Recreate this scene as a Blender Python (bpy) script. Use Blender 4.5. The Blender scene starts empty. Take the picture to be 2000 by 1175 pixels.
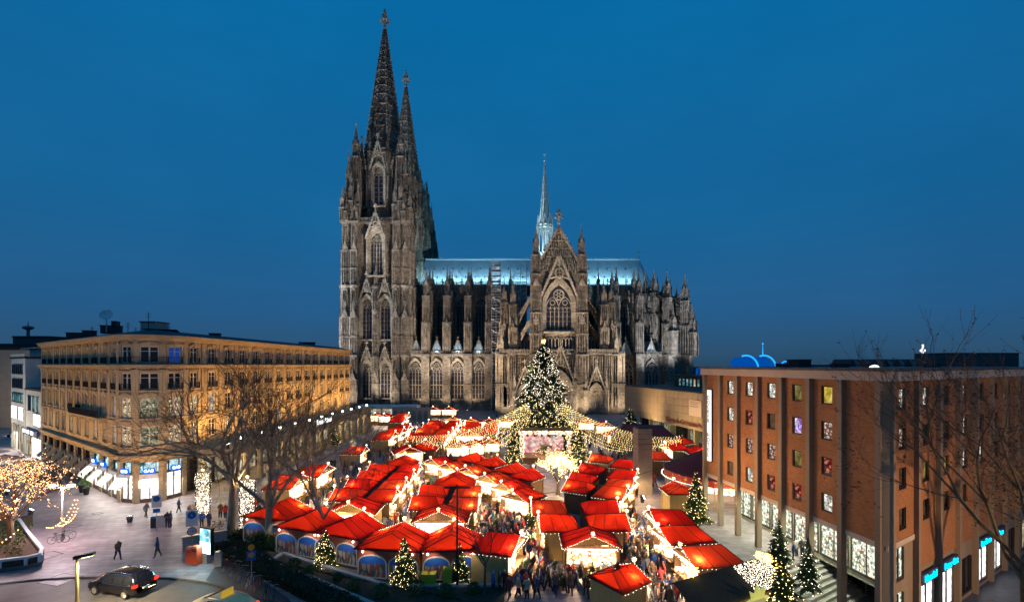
import bpy, bmesh, math, random
from math import sin, cos, pi, radians, sqrt, atan2, hypot
from mathutils import Vector, Matrix
random.seed(7)
S = bpy.context.scene
COL = S.collection

# ------------------------------------------------------------------ camera
F = 900.0; HZ = 712.0; EYE = 17.0          # focal length and horizon in photo pixels (2000 wide), eye height in metres
cd = bpy.data.cameras.new("camera"); cam = bpy.data.objects.new("camera", cd); COL.objects.link(cam)
cam.location = (0, 0, EYE); cam.rotation_euler = (pi/2, 0, 0)
cd.sensor_width = 36.0; cd.lens = 36.0*F/2000.0
cd.shift_y = (HZ-1175/2)/2000.0
cd.clip_start = 0.3; cd.clip_end = 6000
S.camera = cam

# ------------------------------------------------------------------ dusk sky
w = bpy.data.worlds.new("World"); S.world = w; w.use_nodes = True
nt = w.node_tree; nt.nodes.clear()
N = nt.nodes.new; L = nt.links.new
wo = N('ShaderNodeOutputWorld'); bg = N('ShaderNodeBackground'); tc = N('ShaderNodeTexCoord')
sx = N('ShaderNodeSeparateXYZ'); rp = N('ShaderNodeValToRGB')
nz = N('ShaderNodeTexNoise'); mp = N('ShaderNodeMapping'); mx = N('ShaderNodeMixRGB'); cl = N('ShaderNodeValToRGB')
L(tc.outputs['Generated'], sx.inputs[0]); L(sx.outputs['Z'], rp.inputs[0])
L(tc.outputs['Generated'], mp.inputs[0]); mp.inputs['Scale'].default_value = (1.2, 1.2, 2.2)
L(mp.outputs[0], nz.inputs['Vector']); nz.inputs['Scale'].default_value = 1.7; nz.inputs['Detail'].default_value = 5; nz.inputs['Roughness'].default_value = .5
L(nz.outputs['Fac'], cl.inputs[0])
cl.color_ramp.elements[0].position = .3; cl.color_ramp.elements[0].color = (.88, .90, .92, 1)
cl.color_ramp.elements[1].position = .75; cl.color_ramp.elements[1].color = (1.28, 1.09, 1.06, 1)
cr = rp.color_ramp
cr.elements[0].position = 0.0; cr.elements[0].color = (.022, .070, .130, 1)
cr.elements[1].position = 1.0; cr.elements[1].color = (.001, .14, .36, 1)
for p_, c_ in ((.03, (.026, .088, .175, 1)), (.10, (.018, .106, .255, 1)), (.28, (.008, .126, .315, 1)), (.6, (.0025, .146, .375, 1))):
    e = cr.elements.new(p_); e.color = c_
mx.blend_type = 'MULTIPLY'; mx.inputs[0].default_value = 1
L(rp.outputs[0], mx.inputs[1]); L(cl.outputs[0], mx.inputs[2])
L(mx.outputs[0], bg.inputs[0]); bg.inputs[1].default_value = 1.0
L(bg.outputs[0], wo.inputs[0])

# the sun is below the horizon: only a trace of soft twilight from the west (left)
sd = bpy.data.lights.new("twilight_sun", 'SUN'); so = bpy.data.objects.new("twilight_sun", sd); COL.objects.link(so)
sd.energy = .06; sd.angle = radians(60); sd.color = (.75, .85, 1)
so.rotation_euler = (radians(50), 0, radians(-60)); so.location = (-50, 0, 80)

vs = S.view_settings
S.display_settings.display_device = 'sRGB'
vs.view_transform = 'Standard'; vs.look = 'None'; vs.exposure = 0.0; vs.gamma = 1.0; vs.use_curve_mapping = False
S.cycles.use_denoising = True
S.cycles.max_bounces = 5; S.cycles.diffuse_bounces = 2; S.cycles.glossy_bounces = 2
S.cycles.transmission_bounces = 3; S.cycles.transparent_max_bounces = 12
S.cycles.sample_clamp_indirect = 4.0; S.cycles.caustics_reflective = False; S.cycles.caustics_refractive = False

# ------------------------------------------------------------------ geometry helpers
def PX(u, D): return (u-1000)*D/F               # world x of photo column u at depth D
def PZ(v, D): return EYE-(v-HZ)*D/F             # world height of photo row v at depth D
def G(u, v, z=0.0):                             # point at height z under photo pixel
    D = (EYE-z)*F/(v-HZ); return ((u-1000)*D/F, D)

class MB:
    """collects simple shapes, becomes ONE mesh"""
    def __init__(s): s.v = []; s.f = []; s.m = []; s.T = None
    def pt(s, p):
        if s.T is not None: p = s.T @ Vector(p)
        s.v.append((p[0], p[1], p[2])); return len(s.v)-1
    def face(s, pts, m=0):
        s.f.append([s.pt(p) for p in pts]); s.m.append(m)
    def idx(s, ids, m=0): s.f.append(list(ids)); s.m.append(m)
    def box(s, x0, y0, z0, x1, y1, z1, m=0, bottom=True, taper=0):
        t = taper
        a = [s.pt(p) for p in ((x0,y0,z0),(x1,y0,z0),(x1,y1,z0),(x0,y1,z0),(x0+t,y0+t,z1),(x1-t,y0+t,z1),(x1-t,y1-t,z1),(x0+t,y1-t,z1))]
        for q in ((0,1,5,4),(1,2,6,5),(2,3,7,6),(3,0,4,7),(4,5,6,7)): s.idx([a[i] for i in q], m)
        if bottom: s.idx([a[i] for i in (3,2,1,0)], m)
    def cbox(s, cx, cy, z0, wx, wy, h, m=0, taper=0): s.box(cx-wx/2, cy-wy/2, z0, cx+wx/2, cy+wy/2, z0+h, m, True, taper)
    def frust(s, cx, cy, z0, z1, r0, r1, n=8, m=0, rot=0, cap=True, sy=1.0):
        a = [s.pt((cx+r0*cos(rot+2*pi*i/n), cy+sy*r0*sin(rot+2*pi*i/n), z0)) for i in range(n)]
        if r1 <= 1e-4:
            t = s.pt((cx, cy, z1))
            for i in range(n): s.idx((a[i], a[(i+1) % n], t), m)
        else:
            b = [s.pt((cx+r1*cos(rot+2*pi*i/n), cy+sy*r1*sin(rot+2*pi*i/n), z1)) for i in range(n)]
            for i in range(n): s.idx((a[i], a[(i+1) % n], b[(i+1) % n], b[i]), m)
            if cap: s.idx(b, m)
        if cap: s.idx(a[::-1], m)
    def tube(s, p0, p1, r0, r1=None, n=5, m=0, cap=False):
        r1 = r0 if r1 is None else r1
        a = Vector(p0); b = Vector(p1); d = b-a
        if d.length < 1e-6: return
        d.normalize(); q = Vector((0,0,1)) if abs(d.z) < .9 else Vector((1,0,0))
        u = d.cross(q).normalized(); v = d.cross(u)
        A = [s.pt(a+(u*cos(2*pi*i/n)+v*sin(2*pi*i/n))*r0) for i in range(n)]
        B = [s.pt(b+(u*cos(2*pi*i/n)+v*sin(2*pi*i/n))*r1) for i in range(n)]
        for i in range(n): s.idx((A[i], B[i], B[(i+1) % n], A[(i+1) % n]), m)
        if cap: s.idx(A[::-1], m); s.idx(B, m)
    def poly(s, pts, r, n=4, m=0):
        for a, b in zip(pts, pts[1:]): s.tube(a, b, r, r, n, m)
    def lathe(s, prof, n=10, cx=0, cy=0, m=0):
        rings = []
        for r, z in prof: rings.append([s.pt((cx+r*cos(2*pi*i/n), cy+r*sin(2*pi*i/n), z)) for i in range(n)])
        for a, b in zip(rings, rings[1:]):
            for i in range(n): s.idx((a[i], a[(i+1) % n], b[(i+1) % n], b[i]), m)
        s.idx(rings[0][::-1], m); s.idx(rings[-1], m)
    def octa(s, c, r, m=0, rz=None):
        rz = rz or r; x, y, z = c
        a = [s.pt(p) for p in ((x+r,y,z),(x,y+r,z),(x-r,y,z),(x,y-r,z),(x,y,z+rz),(x,y,z-rz))]
        for i in range(4):
            s.idx((a[i], a[(i+1) % 4], a[4]), m); s.idx((a[(i+1) % 4], a[i], a[5]), m)
    def tetra(s, c, r, m=0):
        x, y, z = c
        a = [s.pt(p) for p in ((x+r,y+r,z+r),(x-r,y-r,z+r),(x-r,y+r,z-r),(x+r,y-r,z-r))]
        for q in ((0,1,3),(0,2,1),(0,3,2),(1,2,3)): s.idx([a[i] for i in q], m)
    def prism(s, pts, y0, y1, m=0, cap=True):    # polygon in XZ (ccw from the front), extruded along y
        a = [s.pt((x, y0, z)) for x, z in pts]; b = [s.pt((x, y1, z)) for x, z in pts]; n = len(pts)
        for i in range(n): s.idx((a[i], b[i], b[(i+1) % n], a[(i+1) % n]), m)
        if cap: s.idx(a, m); s.idx(b[::-1], m)
    def slab(s, pts, z0, z1, m=0):               # polygon in XY extruded upwards
        a = [s.pt((x, y, z0)) for x, y in pts]; b = [s.pt((x, y, z1)) for x, y in pts]; n = len(pts)
        for i in range(n): s.idx((a[i], a[(i+1) % n], b[(i+1) % n], b[i]), m)
        s.idx(b, m); s.idx(a[::-1], m)
    def ring(s, outer, inner, y0, y1, m=0):      # open band between two XZ outlines of equal length
        n = len(outer)
        A = [s.pt((x,y0,z)) for x,z in outer]; B = [s.pt((x,y0,z)) for x,z in inner]
        C = [s.pt((x,y1,z)) for x,z in outer]; D = [s.pt((x,y1,z)) for x,z in inner]
        for i in range(n-1):
            s.idx((A[i], B[i], B[i+1], A[i+1]), m); s.idx((B[i], D[i], D[i+1], B[i+1]), m); s.idx((A[i+1], C[i+1], C[i], A[i]), m)
    def strip(s, pts, t, y0, y1, m=0):           # bar along an XZ polyline
        for (xa, za), (xb, zb) in zip(pts, pts[1:]):
            dx, dz = xb-xa, zb-za; l = hypot(dx, dz)
            if l < 1e-6: continue
            nx, nz_ = -dz/l*t/2, dx/l*t/2
            a = [s.pt(p) for p in ((xa-nx,y0,za-nz_),(xb-nx,y0,zb-nz_),(xb+nx,y0,zb+nz_),(xa+nx,y0,za+nz_))]
            b = [s.pt(p) for p in ((xa-nx,y1,za-nz_),(xb-nx,y1,zb-nz_),(xb+nx,y1,zb+nz_),(xa+nx,y1,za+nz_))]
            s.idx(a, m); s.idx((a[0], b[0], b[1], a[1]), m); s.idx((a[3], a[2], b[2], b[3]), m)
    def add(s, o, M=None):
        k = len(s.v)
        for p in o.v: s.pt(p if M is None else M @ Vector(p))
        for f, m in zip(o.f, o.m): s.f.append([i+k for i in f]); s.m.append(m)
    def mesh(s, name, smooth=False):
        me = bpy.data.meshes.new(name); me.from_pydata(s.v, [], s.f)
        if any(s.m): me.polygons.foreach_set('material_index', s.m)
        if smooth: me.polygons.foreach_set('use_smooth', [True]*len(s.f))
        me.update(); return me

def mkobj(name, data, mats, parent=None, loc=(0,0,0), rz=0.0):
    if isinstance(data, MB): data = data.mesh(name)
    if mats is not None and len(data.materials) == 0:
        for m in (mats if isinstance(mats, (list, tuple)) else [mats]): data.materials.append(m)
    o = bpy.data.objects.new(name, data); COL.objects.link(o)
    o.location = loc; o.rotation_euler = (0, 0, rz)
    if parent is not None: o.parent = parent
    return o
def tag(o, label, cat, group=None):
    o['label'] = label; o['category'] = cat
    if group: o['group'] = group
    return o
def thing(name, label, cat, loc=(0,0,0), rz=0.0, group=None):
    o = bpy.data.objects.new(name, None); COL.objects.link(o); o.empty_display_size = .5
    o.location = loc; o.rotation_euler = (0, 0, rz)
    return tag(o, label, cat, group)
def struct(name, mb, m, loc=(0,0,0)):
    o = mkobj(name, mb, m, None, loc); o['kind'] = 'structure'; return o
def stuff(o): o['kind'] = 'stuff'; return o
def dup(o, parent=None):
    c = o.copy(); COL.objects.link(c); c.parent = parent
    for ch in list(o.children): dup(ch, c)
    return c
def lamp(name, kind, loc, power, col, parent=None, **k):
    d = bpy.data.lights.new(name, kind); d.energy = power; d.color = col
    for a, b in k.items():
        if a != 'aim': setattr(d, a, b)
    o = bpy.data.objects.new(name, d); COL.objects.link(o); o.location = loc
    if 'aim' in k:
        o.rotation_euler = (Vector(k['aim'])-Vector(loc)).to_track_quat('-Z', 'Y').to_euler()
    if parent is not None: o.parent = parent
    return o

# ------------------------------------------------------------------ materials
MATS = {}
ORD = ['first', 'second', 'third', 'fourth', 'fifth', 'sixth', 'seventh', 'eighth']
def mat(name, col, rough=.7, metal=0.0, col2=None, scale=1.0, stretch=(1,1,1), bump=0.0, bscale=None, emit=None, estr=0.0, spec=.4, lo=.35, hi=.65, detail=6, trans=None):
    if name in MATS: return MATS[name]
    m = bpy.data.materials.new(name); m.use_nodes = True; t = m.node_tree; b = t.nodes['Principled BSDF']
    b.inputs['Base Color'].default_value = (*col, 1); b.inputs['Roughness'].default_value = rough
    b.inputs['Metallic'].default_value = metal; b.inputs['Specular IOR Level'].default_value = spec
    if col2 or bump:
        tc = t.nodes.new('ShaderNodeTexCoord'); mp = t.nodes.new('ShaderNodeMapping'); t.links.new(tc.outputs['Object'], mp.inputs[0])
        mp.inputs['Scale'].default_value = stretch
    if col2:
        n = t.nodes.new('ShaderNodeTexNoise'); n.inputs['Scale'].default_value = scale; n.inputs['Detail'].default_value = detail; n.inputs['Roughness'].default_value = .62
        t.links.new(mp.outputs[0], n.inputs['Vector'])
        r = t.nodes.new('ShaderNodeValToRGB'); t.links.new(n.outputs['Fac'], r.inputs[0])
        r.color_ramp.elements[0].position = lo; r.color_ramp.elements[0].color = (*col, 1)
        r.color_ramp.elements[1].position = hi; r.color_ramp.elements[1].color = (*col2, 1)
        t.links.new(r.outputs[0], b.inputs['Base Color'])
    if bump:
        n2 = t.nodes.new('ShaderNodeTexNoise'); n2.inputs['Scale'].default_value = bscale or scale*4; n2.inputs['Detail'].default_value = 4
        t.links.new(mp.outputs[0], n2.inputs['Vector'])
        bp = t.nodes.new('ShaderNodeBump'); bp.inputs['Strength'].default_value = bump; bp.inputs['Distance'].default_value = .05
        t.links.new(n2.outputs['Fac'], bp.inputs['Height']); t.links.new(bp.outputs[0], b.inputs['Normal'])
    if emit:
        b.inputs['Emission Color'].default_value = (*emit, 1); b.inputs['Emission Strength'].default_value = estr
    if trans:
        tr = t.nodes.new('ShaderNodeBsdfTranslucent'); tr.inputs['Color'].default_value = (*trans, 1)
        ms = t.nodes.new('ShaderNodeMixShader'); ms.inputs[0].default_value = .55
        o = t.nodes['Material Output']; t.links.new(b.outputs[0], ms.inputs[1]); t.links.new(tr.outputs[0], ms.inputs[2]); t.links.new(ms.outputs[0], o.inputs[0])
    MATS[name] = m; return m
def glow(name, col, strength, sample=True):
    if name in MATS: return MATS[name]
    m = bpy.data.materials.new(name); m.use_nodes = True; t = m.node_tree; t.nodes.clear()
    e = t.nodes.new('ShaderNodeEmission'); e.inputs[0].default_value = (*col, 1); e.inputs[1].default_value = strength
    o = t.nodes.new('ShaderNodeOutputMaterial'); t.links.new(e.outputs[0], o.inputs[0])
    if not sample: m.cycles.emission_sampling = 'NONE'
    MATS[name] = m; return m
def lit_goods(name, pal, strength, scale=3.0, stretch=(1,1,1)):
    """a brightly lit shop or stall interior seen from outside: cells of light, goods and shelves"""
    if name in MATS: return MATS[name]
    m = bpy.data.materials.new(name); m.use_nodes = True; t = m.node_tree; t.nodes.clear()
    tc = t.nodes.new('ShaderNodeTexCoord'); mp = t.nodes.new('ShaderNodeMapping'); mp.inputs['Scale'].default_value = stretch
    v = t.nodes.new('ShaderNodeTexVoronoi'); v.inputs['Scale'].default_value = scale
    sp = t.nodes.new('ShaderNodeSeparateColor'); r = t.nodes.new('ShaderNodeValToRGB'); r.color_ramp.interpolation = 'CONSTANT'
    t.links.new(tc.outputs['Object'], mp.inputs[0]); t.links.new(mp.outputs[0], v.inputs['Vector']); t.links.new(v.outputs['Color'], sp.inputs[0]); t.links.new(sp.outputs[0], r.inputs[0])
    els = r.color_ramp.elements
    els[0].position = 0; els[0].color = (*pal[0], 1); els[1].position = 1/len(pal); els[1].color = (*pal[1], 1)
    for i, c in enumerate(pal[2:]): e = els.new((i+2)/len(pal)); e.color = (*c, 1)
    e = t.nodes.new('ShaderNodeEmission'); t.links.new(r.outputs[0], e.inputs[0])
    ns = t.nodes.new('ShaderNodeTexNoise'); ns.inputs['Scale'].default_value = 1.7; ns.inputs['Detail'].default_value = 5; mr = t.nodes.new('ShaderNodeMapRange'); mr.inputs['From Min'].default_value = .32; mr.inputs['From Max'].default_value = .68; mr.inputs['To Min'].default_value = strength*.35; mr.inputs['To Max'].default_value = strength*1.35
    t.links.new(tc.outputs['Object'], ns.inputs['Vector']); t.links.new(ns.outputs['Fac'], mr.inputs['Value']); t.links.new(mr.outputs[0], e.inputs[1])
    o = t.nodes.new('ShaderNodeOutputMaterial'); t.links.new(e.outputs[0], o.inputs[0])
    MATS[name] = m; return m

def ashlar(name, dark, mid, light, bscale=1.0):
    """soot stained block masonry"""
    m = bpy.data.materials.new(name); m.use_nodes = True; t = m.node_tree; b = t.nodes['Principled BSDF']; N_ = t.nodes.new; K_ = t.links.new
    b.inputs['Roughness'].default_value = .9; b.inputs['Specular IOR Level'].default_value = .2
    tc = N_('ShaderNodeTexCoord'); s_ = N_('ShaderNodeSeparateXYZ'); c_ = N_('ShaderNodeCombineXYZ'); a_ = N_('ShaderNodeMath'); a_.operation = 'ADD'
    K_(tc.outputs['Object'], s_.inputs[0]); K_(s_.outputs[0], a_.inputs[0]); K_(s_.outputs[1], a_.inputs[1]); K_(a_.outputs[0], c_.inputs[0]); K_(s_.outputs[2], c_.inputs[1])
    br = N_('ShaderNodeTexBrick'); br.inputs['Scale'].default_value = bscale; br.inputs['Brick Width'].default_value = .95; br.inputs['Row Height'].default_value = .5; br.inputs['Mortar Size'].default_value = .015
    br.inputs['Color1'].default_value = (*dark, 1); br.inputs['Color2'].default_value = (*light, 1); br.inputs['Mortar'].default_value = (*dark, 1); K_(c_.outputs[0], br.inputs['Vector'])
    n = N_('ShaderNodeTexNoise'); n.inputs['Scale'].default_value = .45; n.inputs['Detail'].default_value = 10; n.inputs['Roughness'].default_value = .7; mp = N_('ShaderNodeMapping'); mp.inputs['Scale'].default_value = (1, 1, .45); K_(tc.outputs['Object'], mp.inputs[0]); K_(mp.outputs[0], n.inputs['Vector'])
    r = N_('ShaderNodeValToRGB'); K_(n.outputs['Fac'], r.inputs[0]); r.color_ramp.elements[0].position = .36; r.color_ramp.elements[0].color = (*dark, 1); r.color_ramp.elements[1].position = .66; r.color_ramp.elements[1].color = (*light, 1); e = r.color_ramp.elements.new(.5); e.color = (*mid, 1)
    mx_ = N_('ShaderNodeMixRGB'); mx_.inputs[0].default_value = .38; K_(r.outputs[0], mx_.inputs[1]); K_(br.outputs[0], mx_.inputs[2]); K_(mx_.outputs[0], b.inputs['Base Color'])
    n2 = N_('ShaderNodeTexNoise'); n2.inputs['Scale'].default_value = 1.6; n2.inputs['Detail'].default_value = 5; K_(tc.outputs['Object'], n2.inputs['Vector']); bp = N_('ShaderNodeBump'); bp.inputs['Strength'].default_value = .8; bp.inputs['Distance'].default_value = .12; K_(n2.outputs['Fac'], bp.inputs['Height']); K_(bp.outputs[0], b.inputs['Normal'])
    MATS[name] = m; return m
STONE = ashlar('weathered_sandstone', (.05, .041, .034), (.15, .122, .096), (.38, .315, .245))
STONE_L = ashlar('pale_sandstone', (.085, .07, .056), (.20, .165, .128), (.42, .35, .27))
STONE_T = ashlar('lit_trim_stone', (.10, .083, .066), (.26, .22, .17), (.48, .41, .32))  # carved trim stone; brighter light on the mouldings is put into its colour
LEAD = mat('zinc_roof_sheet', (.26, .31, .34), .5, .25, col2=(.40, .45, .48), scale=.5, stretch=(1,1,.15), lo=.3, hi=.7)
COPPER = mat('patinated_metal', (.26, .33, .34), .55, .2, col2=(.42, .50, .50), scale=1.5, lo=.3, hi=.7)
CGLASS = mat('leaded_glass', (.012, .013, .02), .25, 0, col2=(.035, .035, .05), scale=2.5, spec=.5)
IRON = mat('dark_iron', (.03, .03, .032), .5, .6)
STEEL = mat('galvanised_steel', (.42, .43, .45), .4, .7)
# ================================================================== gothic kit
def arch(wd, zs, n=6):
    """equilateral pointed arch from left springing over the apex to the right springing"""
    a = [(wd/2-wd*cos(t), zs+wd*sin(t)) for t in [pi/3*i/n for i in range(n+1)]]
    return a+[(-x, z) for x, z in a[-2::-1]]
def outline(wd, z0, zs, n=6): return [(-wd/2, z0)]+arch(wd, zs, n)+[(wd/2, z0)]
def circle_pts(cx, cz, r, n=14): return [(cx+r*cos(2*pi*i/n), cz+r*sin(2*pi*i/n)) for i in range(n+1)]

def finial(mb, x, y, z, h):
    mb.frust(x, y, z, z+h, h*.07, h*.05, 4, 0)
    mb.octa((x, y, z+h*.28), h*.13, 0, h*.09)
    for k, r in ((.62, .26), (.86, .15)):
        for dx, dy in ((1,0),(-1,0),(0,1),(0,-1)): mb.octa((x+dx*h*r*.75, y+dy*h*r*.75, z+h*k), h*.1, 0, h*.1)
    mb.octa((x, y, z+h*1.0), h*.1, 0, h*.12)
def pinnacle(mb, x, y, z, wd, h, crock=True, rot=0):
    """square shaft with gablets and a crocketed spirelet"""
    hs = h*.42; k = wd/2
    mb.cbox(x, y, z, wd*.78, wd*.78, hs)
    for sx_ in (-1, 1):
        for sy_ in (-1, 1): mb.cbox(x+sx_*k*.78, y+sy_*k*.78, z, wd*.2, wd*.2, hs)
    mb.cbox(x, y, z+hs*.97, wd*1.12, wd*1.12, hs*.06)
    for a in range(4):                                           # gablets
        c_, s_ = cos(a*pi/2), sin(a*pi/2)
        R = lambda p: (x+p[0]*c_-p[1]*s_, y+p[0]*s_+p[1]*c_, p[2])
        mb.face([R((-k, -k*1.05, z+hs)), R((k, -k*1.05, z+hs)), R((0, -k*1.05, z+hs+wd*1.0))])
        mb.face([R((k, -k*1.05, z+hs)), R((0, 0, z+hs+wd*.8)), R((0, -k*1.05, z+hs+wd*1.0))])
        mb.face([R((-k, -k*1.05, z+hs)), R((0, -k*1.05, z+hs+wd*1.0)), R((0, 0, z+hs+wd*.8))])
    z1 = z+h*.93
    mb.frust(x, y, z+hs, z1, wd*.5, wd*.04, 4, 0, pi/4)
    if crock:
        n = max(3, int((z1-z-hs)/(wd*.7)))
        for i in range(1, n):
            t = i/n; r = wd*.5*(1-t)+.03
            for a in range(4): mb.octa((x+(r+.06*wd)*cos(pi/4+a*pi/2), y+(r+.06*wd)*sin(pi/4+a*pi/2), z+hs+(z1-z-hs)*t), wd*.09*(1.2-t*.5))
    mb.octa((x, y, z1), wd*.16); mb.octa((x, y, z+h), wd*.09, 0, wd*.2)

def tracery_head(mb, wd, zs, y0, y1, t=.22, foil=6):
    for sx_ in (-1, 1):
        mb.strip([(sx_*wd/4+x, z) for x, z in arch(wd/2, zs-wd*.05, 5)], t, y0, y1)
        mb.strip(circle_pts(sx_*wd/4, zs+wd*.16, wd*.1, 8), t*.7, y0, y1)
    r = wd*.21; cz = zs+wd*.47
    mb.strip(circle_pts(0, cz, r, 14), t, y0, y1)
    for k in range(foil):
        a = pi/2+2*pi*k/foil
        mb.strip(circle_pts(r*.56*cos(a), cz+r*.56*sin(a), r*.36, 6), t*.55, y0, y1)
def gothic_window(wd, z0, zs, nl=4, proud=1.0, bands=3, glass=1):
    """tracery window standing in front of its wall (wall face at y=0, looking to -y); slot 1 is the glass"""
    mb = MB(); o = outline(wd+.04, z0, zs, 7)
    mb.f.append([mb.pt((x, -.06, z)) for x, z in o]); mb.m.append(glass)
    step = .36
    for b in range(bands):
        wi = wd+2*step*b; wo_ = wd+2*step*(b+1)
        mb.ring(outline(wo_, z0-.1*b, zs, 7), outline(wi, z0-.1*b, zs, 7), -proud*(.45+.55*b/max(1, bands-1)), 0)
    y0, y1 = -.34, -.07
    for i in range(1, nl):
        x = -wd/2+wd*i/nl; t = .34 if nl % 2 == 0 and i == nl//2 else .22
        mb.box(x-t/2, y0, z0, x+t/2, y1, zs+.1)
    lw = wd/nl
    for i in range(nl): mb.strip([(-wd/2+lw*(i+.5)+x, z) for x, z in arch(lw, zs-lw*.9-wd*.02, 3)], .13, y0, y1)
    tracery_head(mb, wd, zs, y0, y1, .3 if wd > 4 else .24)
    nb = int((zs-z0)/1.6)
    for i in range(1, nb): mb.box(-wd/2, -.2, z0+(zs-z0)*i/nb-.04, wd/2, -.1, z0+(zs-z0)*i/nb+.04)
    mb.box(-wd/2-1.1, -proud*1.1, z0-.7, wd/2+1.1, 0, z0-.1)
    return mb
def wimperg(wd, z0, h, y0=-1.25, y1=-.75, t=.45, fin=3.0, fill=True):
    """crocketed openwork gable"""
    mb = MB(); zt = z0+h
    for s_ in (-1, 1):
        mb.strip([(s_*wd/2, z0), (0, zt)], t, y0, y1)
        L_ = hypot(wd/2, h); n = int(L_/1.15)
        for i in range(1, n):
            q = i/n; x = s_*wd/2*(1-q); z = z0+h*q
            mb.octa((x+s_*.42*h/L_, (y0+y1)/2, z+.42*wd/2/L_+.1), .3, 0, .32)
    if fill:
        mb.f.append([mb.pt((x, y1+.1, z)) for x, z in ((-wd/2*.58, z0+h*.42), (wd/2*.58, z0+h*.42), (0, zt))]); mb.m.append(0)
    r = wd*.125; cz = z0+h*.56
    mb.strip(circle_pts(0, cz, r, 12), t*.6, y0+.05, y1)
    for k in range(4):
        a = pi/4+k*pi/2; mb.strip(circle_pts(r*.5*cos(a), cz+r*.5*sin(a), r*.4, 6), t*.35, y0+.08, y1)
    mb.strip([(0, cz+r), (0, zt)], t*.5, y0+.05, y1)
    for s_ in (-1, 1):
        mb.strip([(s_*wd*.27, z0+h*.42), (s_*wd*.1, z0+h*.46)], t*.4, y0+.05, y1)
    if fin: finial(mb, 0, (y0+y1)/2, zt-.2, fin)
    return mb
def ribs(mb, x0, x1, y, z0, z1, n, d=.22, wd=None, arches=True):
    """blind tracery: upright mouldings on a face looking to -y"""
    p = (x1-x0)/n; wd = wd or p*.26
    for i in range(n+1):
        x = x0+p*i; mb.box(x-wd/2, y-d, z0, x+wd/2, y, z1, 0, False)
    if arches:
        for i in range(n):
            x = x0+p*(i+.5); k = p*.5
            mb.strip([(x-k, z1-k*1.9), (x-k*.6, z1-k*.8), (x, z1-.05), (x+k*.6, z1-k*.8), (x+k, z1-k*1.9)], wd*.8, y-d*.8, y)
def shaft(mb, cx, cy, z0, z1, wx, wy, n=3, nside=3, faces='SEW'):
    """square pier clad in blind tracery"""
    mb.cbox(cx, cy, z0, wx, wy, z1-z0)
    for fc in faces:
        ang = {'S': 0, 'E': pi/2, 'N': pi, 'W': -pi/2}[fc]
        hw, hd, k = (wx/2, wy/2, n) if fc in 'SN' else (wy/2, wx/2, nside)
        T0 = mb.T; mb.T = (T0 if T0 is not None else Matrix()) @ Matrix.Translation((cx, cy, 0)) @ Matrix.Rotation(ang, 4, 'Z')
        H = z1-z0; m = max(1, round(H/9))
        for j in range(m):
            a = z0+H*j/m; b = z0+H*(j+1)/m
            ribs(mb, -hw+.06, hw-.06, -hd, a+.35, b-.3, k, .36)
            mb.box(-hw-.15, -hd-.5, b-.35, hw+.15, -hd, b, 0)
        mb.T = T0
def gablet(mb, x, y, z, wd, h):                                 # little gable standing on the face of a pier
    mb.prism([(x-wd/2, z), (x+wd/2, z), (x, z+h)], y-.45, y+.1)
    mb.box(x-wd/2, y-.4, z-h*1.5, x-wd/2+.18, y, z); mb.box(x+wd/2-.18, y-.4, z-h*1.5, x+wd/2, y, z)
    mb.octa((x, y-.25, z+h+.25), .2, 0, .35)
    for s_ in (-1, 1):
        for q in (.3, .6): mb.octa((x+s_*(wd/2*(1-q)+.12), y-.25, z+h*q+.1), .16)
def balustrade(mb, x0, x1, y, z, h=1.2, p=.8):
    n = max(1, int((x1-x0)/p))
    mb.box(x0, y-.15, z+h-.18, x1, y+.15, z+h); mb.box(x0, y-.15, z, x1, y+.15, z+.2)
    for i in range(n+1):
        x = x0+(x1-x0)*i/n; mb.box(x-.1, y-.1, z+.2, x+.1, y+.1, z+h-.18, 0, False)
        if i < n: mb.strip([(x+.1, z+.3), (x+(x1-x0)/n/2, z+h-.3), (x+(x1-x0)/n-.1, z+.3)], .1, y-.08, y+.08)

WL = {}
def wobj(name, data, mats, parent, wloc=(0,0,0), rz=0.0):
    base = WL.get(parent, Vector((0,0,0))) if parent is not None else Vector((0,0,0))
    o = mkobj(name, data, mats, parent, Vector(wloc)-base, rz); WL[o] = Vector(wloc); return o
SG = [STONE_T, CGLASS]

# ================================================================== cathedral
cath = thing('cathedral', 'huge dark gothic cathedral with twin spires and pale roof', 'cathedral', (16.2, 175, 0)); WL[cath] = Vector((16.2, 175, 0))

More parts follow.
